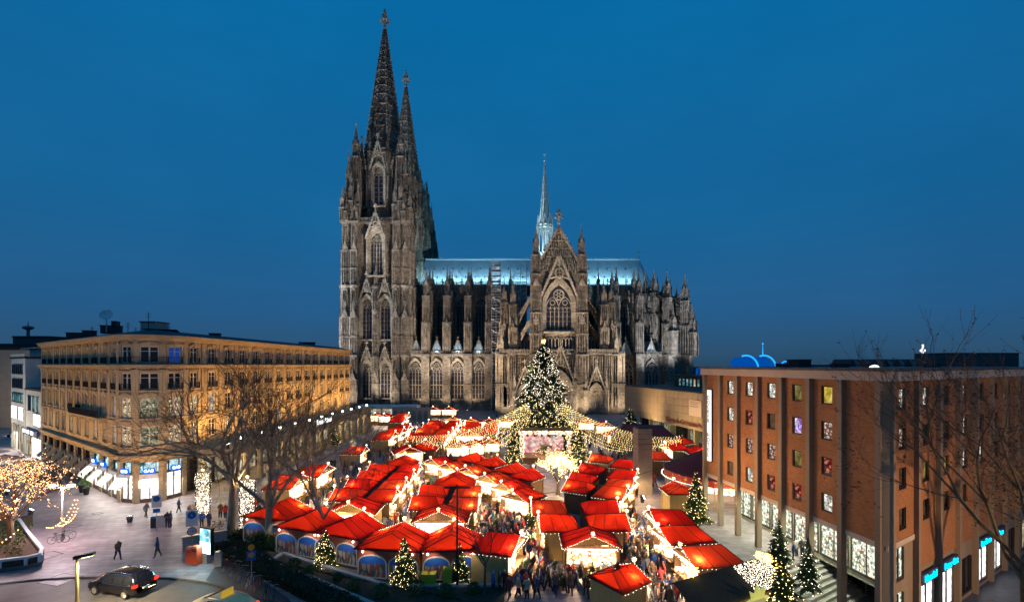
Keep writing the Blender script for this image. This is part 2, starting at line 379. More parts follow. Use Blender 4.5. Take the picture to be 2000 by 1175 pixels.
# ---------------- towers
Z1, Z2, Z3 = 20.4, 46.7, 71.0
def tower_meshes():
    R = {}
    core = MB(); core.box(-11, -11, 0, 11, 11, Z3)
    for z, o in ((Z1, 12.2), (Z2, 12.0), (Z3, 11.9), (1.6, 12.4)):
        core.box(-o, -o, z-.5, o, o, z+.35)
    for a in range(4):
        core.T = Matrix.Rotation(a*pi/2, 4, 'Z')
        for z0, z1 in ((2, Z1-.6), (Z1+.5, Z2-.6)):
            ribs(core, -10.6, -6.2, -11, z0, z1, 6, .2); ribs(core, 6.2, 10.6, -11, z0, z1, 6, .2); ribs(core, -1.2, 1.2, -11, z0, z1, 3, .2)
            ribs(core, -5.8, 5.8, -11, z1-3.6, z1, 14, .2)
        ribs(core, -10.6, -4.2, -11, Z2+.5, Z3-.6, 8, .22); ribs(core, 4.2, 10.6, -11, Z2+.5, Z3-.6, 8, .22)
        balustrade(core, -11.8, 11.8, -11.7, Z3+.35, 1.5, .9); balustrade(core, -6, 6, -11.9, Z2+.35, 1.2); balustrade(core, -6, 6, -12, Z1+.35, 1.2)
    core.T = None; R['tower'] = core
    # corner buttress: one shape, stepped over three storeys (front at y, x centre 0)
    def butt(wx, d0, d1, d2, n):
        m = MB()
        for z0, z1, d in ((0, Z1, d0), (Z1, Z2, d1), (Z2, Z3, d2)):
            H = z1-z0; zm = z0+H*.56
            shaft(m, 0, -11-d/2, z0, zm, wx, d, n, 2); shaft(m, 0, -11-(d-.5)/2, zm, z1-.4, wx*.86, d-.5, n, 2)
            gablet(m, 0, -11-d, zm, wx*.9, wx*1.25)
            gablet(m, 0, -11-d+.3, z1-1.6, wx*.7, wx*1.0)
            m.box(-wx/2-.25, -11-d-.3, z1-.4, wx/2+.25, -11, z1+.3)
            pinnacle(m, 0, -11-d+.5, zm+.4, wx*.34, H*.42)
        pinnacle(m, 0, -11-d2/2, Z3+.3, wx*.62, 10.5); pinnacle(m, -wx*.36, -11-d2+.4, Z3+.3, wx*.3, 6.5); pinnacle(m, wx*.36, -11-d2+.4, Z3+.3, wx*.3, 6.5)
        return m
    R['b_out'] = butt(2.7, 2.9, 2.5, 1.9, 4); R['b_in'] = butt(2.5, 3.7, 3.1, 2.4, 4)
    m = MB()                                                      # slender middle buttress, two storeys
    for z0, z1, d in ((0, Z1, 2.4), (Z1, Z2, 1.9)):
        shaft(m, 0, -11-d/2, z0, z1-.4, 1.9, d, 3, 2); gablet(m, 0, -11-d, z0+(z1-z0)*.6, 1.8, 2.4); m.box(-1.1, -11-d-.25, z1-.4, 1.1, -11, z1+.3)
    pinnacle(m, 0, -12, Z2+.3, 1.3, 11); R['b_mid'] = m
    R['w0'] = gothic_window(3.5, 4.6, 14.6, 3, 1.3); R['w1'] = gothic_window(3.6, 26.8, 39.0, 3, 1.3)
    R['w2'] = gothic_window(4.3, 51.0, 63.3, 4, 1.6, 4)
    R['g0'] = wimperg(5.6, 16.0, 8.0, -1.9, -1.35, .42, 2.4); R['g1'] = wimperg(5.8, 40.6, 9.2, -1.9, -1.35, .45, 2.8); R['g2'] = wimperg(7.6, 64.4, 10.5, -2.2, -1.6, .55, 3.2)
    # open octagon
    oc = MB(); r = 8.2
    for k in range(8):
        a = k*pi/4; oc.T = Matrix.Rotation(a, 4, 'Z'); hw = r*math.tan(pi/8)
        oc.box(-hw, -r, Z3, hw, -r+.8, 99.5)
        for s_ in (-1, 1):
            shaft(oc, s_*hw, -r, Z3, 99.5, 1.1, 1.1, 2, 2); pinnacle(oc, s_*hw, -r, 99.5, .95, 8)
        ribs(oc, -hw+.5, hw-.5, -r, Z3+1, 77.8, 5, .25)
        oc.box(-hw-.3, -r-.45, 98.9, hw+.3, -r, 99.7); balustrade(oc, -hw, hw, -r-.1, 99.7, 1.5, .7)
    oc.T = None; R['lantern'] = oc
    R['w3'] = gothic_window(3.4, 78.6, 90.6, 2, 1.2, 3); R['g3'] = wimperg(5.9, 92.3, 11.0, -1.9, -1.4, .5, 3.0, False)
    # spire: crocketed ribs, rings and tracery panels
    sp = MB(); zb, zt, rb, rt = 99.7, 152.5, 7.9, .62
    rad = lambda z: rb+(rt-rb)*(z-zb)/(zt-zb)
    sp.frust(0, 0, zb, zt, rb*.93, rt*.93, 8, 0, pi/8)
    for k in range(8):
        a = pi/8+k*pi/4; c_, s_ = cos(a), sin(a)
        sp.tube((rb*c_, rb*s_, zb), (rt*c_, rt*s_, zt), .42, .2, 4)
        z = zb+1.5
        while z < zt-1:
            q = rad(z)+.42; e = .2+.28*(zt-z)/(zt-zb)
            sp.octa((q*c_, q*s_, z+.2), e, 0, e*1.1); z += 1.75
    zr = [zb+.4]; 
    while zr[-1] < zt-6: zr.append(zr[-1]+max(2.6, 4.6*(rad(zr[-1])/rb+.25)))
    for i, z in enumerate(zr):
        q = rad(z)
        for k in range(8):
            a0, a1 = pi/8+k*pi/4, pi/8+(k+1)*pi/4
            sp.tube((q*cos(a0), q*sin(a0), z), (q*cos(a1), q*sin(a1), z), .26, .26, 4)
            if i < len(zr)-1:                                     # tracery of each panel
                z2 = zr[i+1]; qm = rad((z+z2)/2); am = (a0+a1)/2; ap = qm*cos(pi/8)
                hw = qm*sin(pi/8)*.8; hz = (z2-z)/2*.85
                c3 = Vector((ap*cos(am), ap*sin(am), (z+z2)/2)); u3 = Vector((-sin(am), cos(am), 0)); up = Vector((-cos(am)*.137, -sin(am)*.137, 1))
                ring_ = [c3+u3*hw*cos(t)+up*hz*sin(t) for t in [2*pi*j/8 for j in range(9)]]
                sp.poly(ring_, .13, 3)
                for t in range(4): sp.tube(c3, c3+u3*hw*cos(t*pi/2+pi/4)+up*hz*sin(t*pi/2+pi/4), .1, .1, 3)
    R['spire'] = sp
    f = MB(); f.frust(0, 0, 152.3, 160.5, .55, .3, 8)
    for z, q, e in ((153.2, .7, .5), (156.4, 1.5, .85), (158.6, .9, .55)):
        for k in range(8): f.octa((q*cos(k*pi/4), q*sin(k*pi/4), z), e*.75, 0, e)
    f.octa((0, 0, 160.4), .7, 0, 1.1); R['finial'] = f
    # corner turret cluster (built at the +x, -y corner)
    t = MB(); 
    shaft(t, 8.7, -8.7, Z3, 97, 2.7, 2.7, 3, 3, 'SENW'); pinnacle(t, 8.7, -8.7, 95, 2.3, 16)
    for x, y, wd, zt_ in ((10.9, -10.7, 1.9, 100), (12.2, -9.4, 1.5, 91), (9.5, -12.1, 1.5, 91), (12.9, -12.4, 1.4, 84), (11.6, -7.0, 1.3, 88), (7.0, -11.6, 1.3, 88), (7.2, -9.3, 1.1, 103), (9.6, -7.1, 1.1, 103), (13.2, -10.8, 1.0, 80.5), (10.8, -13.2, 1.0, 80.5)):
        h = zt_-Z3; shaft(t, x, y, Z3, Z3+h*.4, wd, wd, 2, 2); pinnacle(t, x, y, Z3+h*.38, wd, h*.62)
    for x in (9.6, 10.8): t.strip([(x-2, 84), (x, 80), (x+1.4, 74)], .5, -8.6, -8.1)
    R['turret'] = t
    return R
TM = {k: v.mesh(k) for k, v in tower_meshes().items()}
TM['tower'].materials.append(STONE)
def tower(cx, cy):
    t = wobj('tower', TM['tower'], STONE, cath, (cx, cy, 0))
    c = Vector((cx, cy, 0))
    def put(name, key, a, dx=0, y=-11):
        off = Matrix.Rotation(a, 3, 'Z') @ Vector((dx, y, 0))
        return wobj(name, TM[key], SG if name in ('window', 'gable', 'spire', 'finial') else STONE, t, c+off, a)
    for k in range(4):
        a = k*pi/2
        for dx in (-1, 1):
            for key, xx in (('b_in', 7.9), ('b_out', 11.3)): put('buttress', key, a, dx*xx, 0)
            put('window', 'w0', a, dx*3.45); put('window', 'w1', a, dx*3.45); put('gable', 'g0', a, dx*3.45); put('gable', 'g1', a, dx*3.45)
        put('buttress', 'b_mid', a, 0, 0)
        put('window', 'w2', a); put('gable', 'g2', a)
        put('corner_turret', 'turret', a, 0, 0)
    put('lantern', 'lantern', 0, 0, 0)
    for k in range(8): put('window', 'w3', k*pi/4, 0, -8.2); put('gable', 'g3', k*pi/4, 0, -8.2)
    wobj('spire', TM['spire'], STONE, t, c); put('finial', 'finial', 0, 0, 0)
    return t
TWX = -51.6
tower(TWX, 187.0); tower(TWX-.4, 226.0)
mbw = MB(); mbw.box(-64, 198, 0, -42, 215, 58); mbw.prism([(-64, 58), (-42, 58), (-42, 58.5), (-64, 58.5)], 198, 215)
wobj('west_front', mbw, STONE, cath, (0, 0, 0))

# ---------------- nave
NY = 190.0; RY = 205.0; ZE = 49.4; ZR = 63.4
nave = MB(); nave.box(-39, NY, 0, 6, 2*RY-NY, ZE); nave.box(-38, 174, 0, -3.2, NY, 20.6); nave.box(-38, 2*RY-NY, 0, 6, 236, 20.6)
nave.box(-38, 173.4, 0, -3.4, 174, 2.4); nave.box(-38, 173.55, 20.1, -3.4, 174, 21.0); nave.box(-39, NY-.5, ZE-.5, 6, NY, ZE+.4)
nave.box(-38, 173.75, 9.2, -3.4, 174, 9.6)
nv = wobj('nave', nave, STONE_L, cath, (0, 0, 0))
PIERX = [-32.5, -24.55, -16.6, -8.65]; BAYX = [-36.4, -28.5, -20.55, -12.6, -5.2]
mw = gothic_window(4.5, 4.4, 14.6, 4, .7, 2).mesh('aisle_window'); mc = gothic_window(4.6, 27, 40.2, 4, .8, 3).mesh('clerestory_window')
mg = wimperg(6.0, 42.6, 7.0, -1.3, -.9, .4, 2.6).mesh('gable')
pier = MB()                                                       # outer pier with flyers to the clerestory
pier.box(-1.5, -1.4, 0, 1.5, 2.2, 20.6); pier.box(-1.62, -1.6, 0, 1.62, 2.2, 2.6); pier.box(-1.62, -1.6, 9.1, 1.62, 0, 9.7); pier.box(-1.7, -1.7, 20.2, 1.7, 2.2, 21.1)
shaft(pier, 0, .6, 21, 33, 2.4, 3.0, 3, 3); shaft(pier, 0, .9, 33, 43, 2.0, 2.4, 3, 3); gablet(pier, 0, -.9, 31.5, 2.2, 2.8); gablet(pier, 0, -.3, 41.6, 1.8, 2.4)
pinnacle(pier, 0, .9, 42.5, 1.8, 11.5)
for a, b in ((-.95, -.5), (.95, -.5), (-.8, 2), (.8, 2)): pinnacle(pier, a, b, 33.5 if b < 0 else 42, .62, 6)
shaft(pier, 0, 8, 21, 46, 1.7, 1.9, 2, 2, 'SEW'); pinnacle(pier, 0, 8, 46, 1.5, 9)
for zc, zd in ((35, 41.5), (42.5, 48.6)):                           # flyers: inclined arcs
    for (y0, z0, y1, z1) in ((1.6, zc, 8, zc+ (zd-zc)*.45), (8, zc+(zd-zc)*.45, 16.2, zd)):
        T0 = pier.T; pier.T = Matrix.Rotation(pi/2, 4, 'Z'); pier.strip([(y0, z0+.9), (y1, z1+.9)], .6, -.35, .35)
        n = 7; pts = [(y0+(y1-y0)*i/n, z0+(z1-z0)*i/n - 2.4*(1-i/n)**2+.2) for i in range(n+1)]; pier.strip(pts, .5, -.3, .3)
        for i in range(1, n): pier.strip([pts[i], (pts[i][0], z0+(z1-z0)*i/n+.8)], .22, -.2, .2)
        pier.T = T0
pm = pier.mesh('pier')
for x in PIERX: wobj('buttress', pm, STONE, nv, (x, 174, 0))
dorm = MB()                                                       # aisle roof gables, metal
dorm.prism([(-2.3, 20.9), (2.3, 20.9), (0, 26.2)], .6, 16)
dmm = dorm.mesh('aisle_roof')
cr_ = MB(); cr_.strip([(-2.5, 20.9), (0, 26.5), (2.5, 20.9)], .32, .25, .62); finial(cr_, 0, .4, 26.2, 1.6); cr_.strip([(0, 21.2), (0, 25.8)], .16, .4, .6); cr_.strip([(-1.1, 21.2), (0, 23.6), (1.1, 21.2)], .14, .4, .6)
crm = cr_.mesh('gable')
for x in BAYX[:4]:
    wobj('window', mw, SG, nv, (x, 174, 0)); wobj('aisle_roof', dmm, LEAD, nv, (x, 174.3, 0)); wobj('gable', crm, STONE_L, nv, (x, 174.3, 0))
for x in BAYX: wobj('window', mc, SG, nv, (x, NY, 0)); wobj('gable', mg, STONE_T, nv, (x, NY, 0))
gp = MB(); pinnacle(gp, 0, -.6, 46.5, 1.3, 10.5); shaft(gp, 0, -.5, 21, 46.5, 1.3, 1.2, 2, 2)
gpm = gp.mesh('pinnacle')
for x in PIERX+[-.6]: wobj('pinnacle', gpm, STONE, nv, (x, NY, 0))
b = MB(); balustrade(b, -39, 6, NY-.6, ZE+.3, 1.3, .9); wobj('balustrade', b, STONE_T, nv, (0, 0, 0))
b = MB()
for x0, x1 in ((-38, -34), (-31, -26.1), (-23, -18.1), (-15.1, -10.2)): balustrade(b, x0, x1, 173.8, 21, 1.2, .8)
wobj('balustrade', b, STONE_L, nv, (0, 0, 0))

# roofs: standing seam zinc with vents and a crested ridge
def roof_run(parent, x0, x1, x1r):
    m = MB(); y1 = NY+.4; y2 = 2*RY-NY-.4
    m.face([(x0, y1, ZE+.2), (x1, y1, ZE+.2), (x1r, RY, ZR), (x0, RY, ZR)]); m.face([(x1, y2, ZE+.2), (x0, y2, ZE+.2), (x0, RY, ZR), (x1r, RY, ZR)])
    n = int((x1-x0)/.75)
    for i in range(n):
        x = x0+(x1-x0)*i/n; m.tube((x, y1-.02, ZE+.25), (x0+(x1r-x0)*i/n, RY, ZR+.05), .06, .06, 3)
    o = wobj('roof', m, LEAD, parent, (0, 0, 0))
    c = MB(); c.box(x0, RY-.15, ZR, x1r, RY+.15, ZR+.5)
    for i in range(int((x1r-x0)/1.1)): c.octa((x0+.5+i*1.1, RY, ZR+.85), .22, 0, .4)
    wobj('ridge_crest', c, COPPER, parent, (0, 0, 0))
    v = MB()
    for row, (t, p, o_) in enumerate(((.62, 4.0, 1), (.3, 4.0, 3))):
        k = 0
        while x0+o_+k*p < x1-1:
            x = x0+o_+k*p; y = y1+(RY-y1)*t; z = ZE+.2+(ZR-ZE-.2)*t; k += 1
            v.prism([(x-.3, z), (x+.3, z), (x, z+.75)], y-.7, y+.4)
    wobj('roof_vents', v, IRON, parent, (0, 0, 0))
roof_run(nv, -38.5, 8.5, 8.5)

# ---------------- transept
TY = 160.0; XC = 16.2
tr = MB(); tr.box(XC-8.2, TY, 0, XC+8.2, NY+15, ZE); tr.box(-3.6, TY+2, 0, 36.0, NY, 20.6); tr.box(-3.6, TY+4, 20.6, 36, TY+9, 27.6)
tr.prism([(XC-8.4, ZE), (XC+8.4, ZE), (XC, 64.2)], TY+.4, TY+1.4)
for z in (20.6, 27.6): tr.box(XC-8.2, TY-.5, z-.4, XC+8.2, TY, z+.4)
trp = wobj('transept', tr, STONE, cath, (0, 0, 0))
rf = MB(); rf.face([(XC-8.3, TY+1.4, ZE+.1), (XC-8.3, NY+15, ZE+.1), (XC, NY+15, ZR), (XC, TY+1.4, ZR)][::-1]); rf.face([(XC+8.3, TY+1.4, ZE+.1), (XC+8.3, NY+15, ZE+.1), (XC, NY+15, ZR), (XC, TY+1.4, ZR)])
wobj('roof', rf, LEAD, trp, (0, 0, 0))
wobj('window', gothic_window(8.7, 28.6, 37.1, 6, 1.5, 4), SG, trp, (XC, TY, 0))
wobj('gable', wimperg(12.2, 40.5, 14.4, -2.4, -1.75, .7, 0), STONE_T, trp, (XC, TY, 0))
g = MB()                                                          # main gable: rakes, niches and figures
gw, gz, gh = 8.6, 49.0, 15.6
for s_ in (-1, 1):
    g.strip([(s_*gw, gz), (0, gz+gh)], .7, -.9, .4); L_ = hypot(gw, gh); n = 15
    for i in range(1, n): q = i/n; g.octa((s_*(gw*(1-q)+.6), -.3, gz+gh*q+.45), .38, 0, .42)
for row in range(5):
    za = gz+.3+row*2.7; wrow = gw*(1-(za-gz+2.7)/gh)
    g.box(-wrow-.8, -.5, za+2.45, wrow+.8, 0, za+2.7)
    k = max(1, int(wrow*2/1.15))
    for i in range(k+1):
        x = -wrow+2*wrow*i/max(1, k); g.box(x-.14, -.45, za, x+.14, 0, za+2.45)
        if i < k: xm = x+wrow/k; g.frust(xm, -.15, za+.2, za+1.6, .3, .2, 6); g.octa((xm, -.15, za+1.85), .2)
finial(g, 0, -.2, gz+gh-.3, 6.0)
wobj('gable', g, STONE_T, trp, (XC, TY, 0))
tt = MB()                                                         # stair turret flanking the great window
shaft(tt, 0, -.2, 0, 20.6, 3.9, 3.9, 4, 4); shaft(tt, 0, 0, 20.6, 35, 3.5, 3.5, 4, 4); shaft(tt, 0, .1, 35, 48.3, 3.1, 3.1, 4, 4)
tt.cbox(0, .1, 48, 3.7, 3.7, .6); shaft(tt, 0, .1, 48.5, 55, 2.2, 2.2, 3, 3, 'SENW'); pinnacle(tt, 0, .1, 54, 2.0, 11.6)
for a in (-1, 1):
    for b_ in (-1, 1): pinnacle(tt, a*1.35, .1+b_*1.35, 48.5, .8, 8.2)
for z in (31, 44): gablet(tt, 0, -1.7, z, 2.6, 3.2); pinnacle(tt, -1.6, -1.6, z-2, .6, 5); pinnacle(tt, 1.6, -1.6, z-2, .6, 5)
ttm = tt.mesh('turret')
for s_ in (-1, 1): wobj('turret', ttm, STONE, trp, (XC+s_*7.9, TY, 0))
# porch wall with three portals
pw = MB(); PYY = TY-1.0
for x0, x1 in ((-4.0, 1.3), (7.5, 12.4), (20.8, 25.7), (31.9, 36.4)):
    pw.box(x0, PYY, 0, x1, TY+2, 20.6); k = max(3, int((x1-x0)/.75))
    ribs(pw, x0+.1, x1-.1, PYY, 10.8, 20.0, k, .55); ribs(pw, x0+.1, x1-.1, PYY, .9, 3.0, k, .12, None, False)
    for i in range(k//2):                                         # figures under canopies on the lower wall
        x = x0+(i+.5)*(x1-x0)/(k//2); pw.frust(x, PYY-.35, 3.4, 6.3, .36, .24, 6); pw.octa((x, PYY-.35, 6.65), .26); pw.frust(x, PYY-.3, 7.4, 10.4, .46, .05, 4, 0, pi/4); pw.box(x-.4, PYY-.6, 3.0, x+.4, PYY, 3.4)
    pw.box(x0, PYY-.4, 20.2, x1, PYY, 20.9)
pw.box(1.3, PYY+.4, 11.2, 7.5, TY+2, 20.6); pw.box(25.7, PYY+.4, 11.2, 31.9, TY+2, 20.6); pw.box(12.4, PYY+.4, 15.4, 20.8, TY+2, 20.6)
for c_ in (4.4, 28.8): ribs(pw, c_-3.1, c_+3.1, PYY+.4, 11.4, 20.0, 8, .5)
ribs(pw, 12.4, 20.8, PYY+.4, 15.6, 20.0, 11, .5)
pw.box(-4.4, PYY-.5, 20.6, 36.6, TY+2, 21.0); pw.box(-4.4, PYY-.9, 0, 36.8, PYY+.2, .5)
wobj('porch_wall', pw, STONE, trp, (0, 0, 0))
b = MB(); balustrade(b, -4.2, 36.4, PYY-.2, 21.0, 1.3, .85); balustrade(b, XC-6, XC+6, TY-1.0, 27.7, 1.4, .7); balustrade(b, -3, 6.2, TY+3.8, 27.6, 1.3, .8); balustrade(b, 26.2, 35.6, TY+3.8, 27.6, 1.3, .8)
wobj('balustrade', b, STONE_T, trp, (0, 0, 0))
DOORM = mat('bronze_door', (.09, .09, .10), .45, .5, col2=(.2, .2, .2), scale=3)
def portal(wd, zs, gz_, gh_, door_h):
    m = MB()
    for k in range(6):
        wi = wd*(.52+.08*k); wo_ = wd*(.52+.08*(k+1)); y = -1.6+(5-k)*.34
        m.ring(outline(wo_, .4, zs, 7), outline(wi, .4, zs, 7), y, y+.7)
        if k % 2:
            for x, z in arch(wi+wd*.04, zs, 7)[1:-1]: m.octa((x, y-.05, z), .2)
            for s_ in (-1, 1):
                for z in (3.3,): m.frust(s_*(wi/2+wd*.02), y-.05, 2.4, 5.0, .26, .18, 6); m.octa((s_*(wi/2+wd*.02), y-.05, 5.3), .2)
    m.f.append([m.pt((x, .75, z)) for x, z in outline(wd*.55, door_h, zs, 7)]); m.m.append(0)
    for r_ in range(3):
        zz = door_h+.3+r_*(zs+wd*.4-door_h)/3.2; hw = wd*.25*(1-r_*.28)
        m.box(-hw, .45, zz-.15, hw, .75, zz)
        for i in range(5): m.frust(-hw+hw*2*(i+.5)/5, .6, zz, zz+.9, .16, .1, 5)
    m.box(-wd*.27, .5, 0, -wd*.24, .8, door_h); m.box(wd*.24, .5, 0, wd*.27, .8, door_h); m.box(-.18, .4, 0, .18, .8, door_h); m.frust(0, .3, 2.6, 4.6, .26, .18, 6)
    for s_ in (-1, 1):
        m.box(min(s_*.18, s_*wd*.24), .7, 0, max(s_*.18, s_*wd*.24), .8, door_h, 1)
        for i in range(4): m.box(min(s_*.3, s_*wd*.22), .62, .4+i*door_h/4.2, max(s_*.3, s_*wd*.22), .7, .3+(i+.8)*door_h/4.2, 1)
    m.add(wimperg(wd*1.12, gz_, gh_, -2.2, -1.7, .4, 2.6, False))
    for s_ in (-1, 1): shaft(m, s_*wd*.57, -1.3, 0, gz_+1, .9, 1.2, 2, 2); pinnacle(m, s_*wd*.57, -1.4, gz_+1, .9, 6.5)
    return m
wobj('portal', portal(8.6, 7.9, 10.4, 13.2, 5.6), [STONE_T, DOORM], trp, (XC+.4, PYY, 0))
pmn = portal(6.1, 5.8, 7.4, 9.2, 4.4).mesh('portal')
for x in (4.4, 28.8): wobj('portal', pmn, [STONE_T, DOORM], trp, (x, PYY, 0))
gwm = MB()                                                        # gallery lights above the porch
for i in range(4):
    x = -1.8+i*1.2; gwm.f.append([gwm.pt((x+a, -.05, z)) for a, z in outline(.95, 21.4, 25.0, 4)]); gwm.m.append(1); gwm.ring([(x+a, z) for a, z in outline(1.2, 21.3, 25.0, 4)], [(x+a, z) for a, z in outline(.9, 21.3, 25.0, 4)], -.35, 0)
gwm.box(-2.6, -.4, 26.2, 2.6, 0, 27); ribs(gwm, -2.6, 2.6, 0, 25.8, 27, 9, .3)
gwm = gwm.mesh('window')
for x in (4.3, 28.2): wobj('window', gwm, SG, trp, (x, TY+4, 0))
tw = MB()
for i in range(8):
    x = -4.2+i*1.2; tw.f.append([tw.pt((x+a, -.05, z)) for a, z in outline(.95, 22, 25.4, 4)]); tw.m.append(1); tw.ring([(x+a, z) for a, z in outline(1.22, 21.9, 25.4, 4)], [(x+a, z) for a, z in outline(.9, 21.9, 25.4, 4)], -.4, 0)
wobj('window', tw, SG, trp, (XC, TY, 0))
# outer piers of the transept with big raking flyers
op = MB(); shaft(op, 0, 0, 0, 20.6, 3.2, 3.4, 4, 4); shaft(op, 0, 0, 21, 30, 2.8, 2.8, 4, 4); shaft(op, 0, .2, 30, 38, 2.2, 2.2, 3, 3); pinnacle(op, 0, .2, 37.5, 1.9, 9.5); gablet(op, 0, -1.4, 28.6, 2.4, 3)
for a in (-1, 1): pinnacle(op, a*1.1, -1.0, 30, .8, 7); pinnacle(op, a*.9, 1.2, 37.5, .6, 5)
opm = op.mesh('buttress')
fl = MB()
for z0, z1 in ((33.2, 41.2), (25.6, 33.4)):
    n = 8; x0, x1 = 1.2, 6.6
    top = [(x0+(x1-x0)*i/n, z0+(z1-z0)*i/n) for i in range(n+1)]; low = [(x, z-1.0-2.6*(1-i/n)**2.2) for i, (x, z) in enumerate(top)]
    fl.strip([top[0], top[-1]], .75, -.7, .7); fl.strip(low, .5, -.6, .6)
    for i in range(n): fl.strip([low[i], top[i]], .25, -.3, .3); fl.strip([low[i], top[i+1]], .15, -.2, .2)
    for i in range(1, n): fl.octa((top[i][0], 0, top[i][1]+.6), .3)
flm = fl.mesh('flying_buttress')
for s_, x in ((1, 0.4), (-1, 32.2)):
    wobj('buttress', opm, STONE, trp, (x, TY+2, 0)); wobj('buttress', opm, STONE, trp, (x, TY+13, 0))
    for y in (TY+2, TY+13): wobj('flying_buttress', flm, STONE_T, trp, (x, y, 0), 0 if s_ > 0 else pi)
for x, y in ((-2.8, TY+4.2), (35.3, TY+4.2)):
    m = MB(); shaft(m, 0, 0, 20.6, 31, 2.7, 2.9, 4, 4); shaft(m, 0, .3, 31, 39, 2.1, 2.2, 3, 3); pinnacle(m, 0, .3, 38.5, 1.8, 9); gablet(m, 0, -1.45, 29.4, 2.3, 2.8); gablet(m, 0, -.8, 37.4, 1.8, 2.2)
    for a in (-1, 1): pinnacle(m, a*1.15, -1.2, 29, .75, 7); pinnacle(m, a*.85, -.6, 37, .55, 5.5)
    wobj('buttress', m, STONE, trp, (x, y, 0))
for x in (-3.6, 36.2): m = MB(); pinnacle(m, 0, 0, 20.8, 1.5, 10); pinnacle(m, 1.3, 1.2, 20.8, 1.0, 7); pinnacle(m, -1.3, 1.2, 20.8, 1.0, 7); wobj('pinnacle', m, STONE_T, trp, (x, TY-.2, 0))
st = MB(); shaft(st, 0, 0, 0, 21, 4.0, 4.4, 2, 2); st.cbox(0, 0, 20.6, 4.5, 4.9, .8); st.cbox(0, 0, 0, 4.5, 5, 2.5)      # pale corner pier
for x, y in ((-3.4, TY+1.2), (36.6, TY+1.2)): wobj('corner_pier', st.mesh('corner_pier'), STONE_L, trp, (x, y, 0))

# ---------------- choir with radiating chapels
CX = 48.4; CR = 13.6
def ringpts(r, a0, a1, n): return [(CX+r*sin(radians(a0+(a1-a0)*i/n)), RY-r*cos(radians(a0+(a1-a0)*i/n))) for i in range(n+1)]
ch = MB(); ch.slab([(24, NY)]+ringpts(RY-NY, 0, 180, 7)+[(24, 2*RY-NY)], 0, ZE); ch.slab([(34, 178)]+ringpts(27, 0, 180, 7)+[(34, 233)], 0, 20.6)
ch.slab([(34, 177.6)]+ringpts(27.5, 0, 180, 7)+[(34, 233.4)], 20.1, 21.0)
for i in range(7):
    a = radians(180/7*(i+.5)); hw_ = 27*sin(radians(90/7)); ch.T = Matrix.Translation((CX, RY, 0)) @ Matrix.Rotation(a, 4, 'Z')
    for s_ in (-1, 1): ribs(ch, s_*hw_*.72-1.3, s_*hw_*.72+1.3, -27*cos(radians(90/7)), 2, 19.6, 3, .5, .35)
    balustrade(ch, -hw_, hw_, -27.3*cos(radians(90/7)), 21, 1.2, .9)
ch.T = None
chp = wobj('choir', ch, STONE, cath, (0, 0, 0))
roof_run(chp, 24, CX+2, 56.5)
hr = MB(); e0 = [(x, y, ZE+.2) for x, y in ringpts(RY-NY-.4, 6, 174, 7)]
for p, q in zip(e0, e0[1:]): hr.face([p, q, (56.5, RY, ZR)])
for p in e0: hr.tube(p, (56.5, RY, ZR+.05), .1, .1, 4)
wobj('roof', hr, LEAD, chp, (0, 0, 0))
fc = MB(); GOLD = mat('gilded_metal', (.8, .6, .22), .3, 1.0)
fc.tube((56.5, RY, ZR), (56.5, RY, ZR+5.4), .12, .08, 6); fc.octa((56.5, RY, ZR+1.2), .5); fc.box(55.7, RY-.1, ZR+3.6, 57.3, RY+.1, ZR+3.85); fc.octa((56.5, RY, ZR+5.6), .3)
wobj('ridge_cross', fc, GOLD, chp, (0, 0, 0))
for x in (31.6, 39.2, 46.8):
    wobj('window', mc, SG, chp, (x, NY, 0)); wobj('gable', mg, STONE_T, chp, (x, NY, 0))
for x in (27.8, 35.4, 43.0, 50.2): wobj('pinnacle', gpm, STONE, chp, (x, NY, 0))
chw = gothic_window(5.4, 4.4, 13.6, 4, .7, 2).mesh('chapel_window'); pm2 = pm
for x in (43.8,): wobj('window', chw, SG, chp, (x, 178, 0))
for x in (39.6, 48.2): wobj('buttress', pm2, STONE, chp, (x, 174.6, 0))
wobj('aisle_roof', dmm, LEAD, chp, (43.9, 177.4, 0)); wobj('gable', crm, STONE_L, chp, (43.9, 177.4, 0)); wobj('aisle_roof', dmm, LEAD, chp, (36.8, 177.4, 0)); wobj('gable', crm, STONE_L, chp, (36.8, 177.4, 0))
for i in range(7):
    a = radians(180/7*(i+.5)); n_ = Vector((sin(a), -cos(a), 0)); c3 = Vector((CX, RY, 0))
    rin = 27*cos(radians(90/7)); rcl = (RY-NY)*cos(radians(90/7))
    wobj('window', chw, SG, chp, c3+n_*rin, a); wobj('window', mc, SG, chp, c3+n_*rcl, a); wobj('gable', mg, STONE_T, chp, c3+n_*rcl, a)
    wobj('aisle_roof', dmm, LEAD, chp, c3+n_*(rin+.2), a); wobj('gable', crm, STONE_L, chp, c3+n_*(rin+.2), a)
    a2 = radians(180/7*(i+1)); n2 = Vector((sin(a2), -cos(a2), 0))
    wobj('buttress', pm2, STONE, chp, c3+n2*28.8, a2); wobj('pinnacle', gpm, STONE, chp, c3+n2*(RY-NY), a2)
    if i < 4:
        ip = MB(); shaft(ip, 0, 0, 20.6, 30, 2.2, 2.2, 3, 3, 'SENW'); pinnacle(ip, 0, 0, 29.5, 1.7, 11); pinnacle(ip, -.9, -.9, 26, .7, 6); pinnacle(ip, .9, -.9, 26, .7, 6)
        wobj('pinnacle', ip, STONE, chp, c3+n2*31.0, a2)

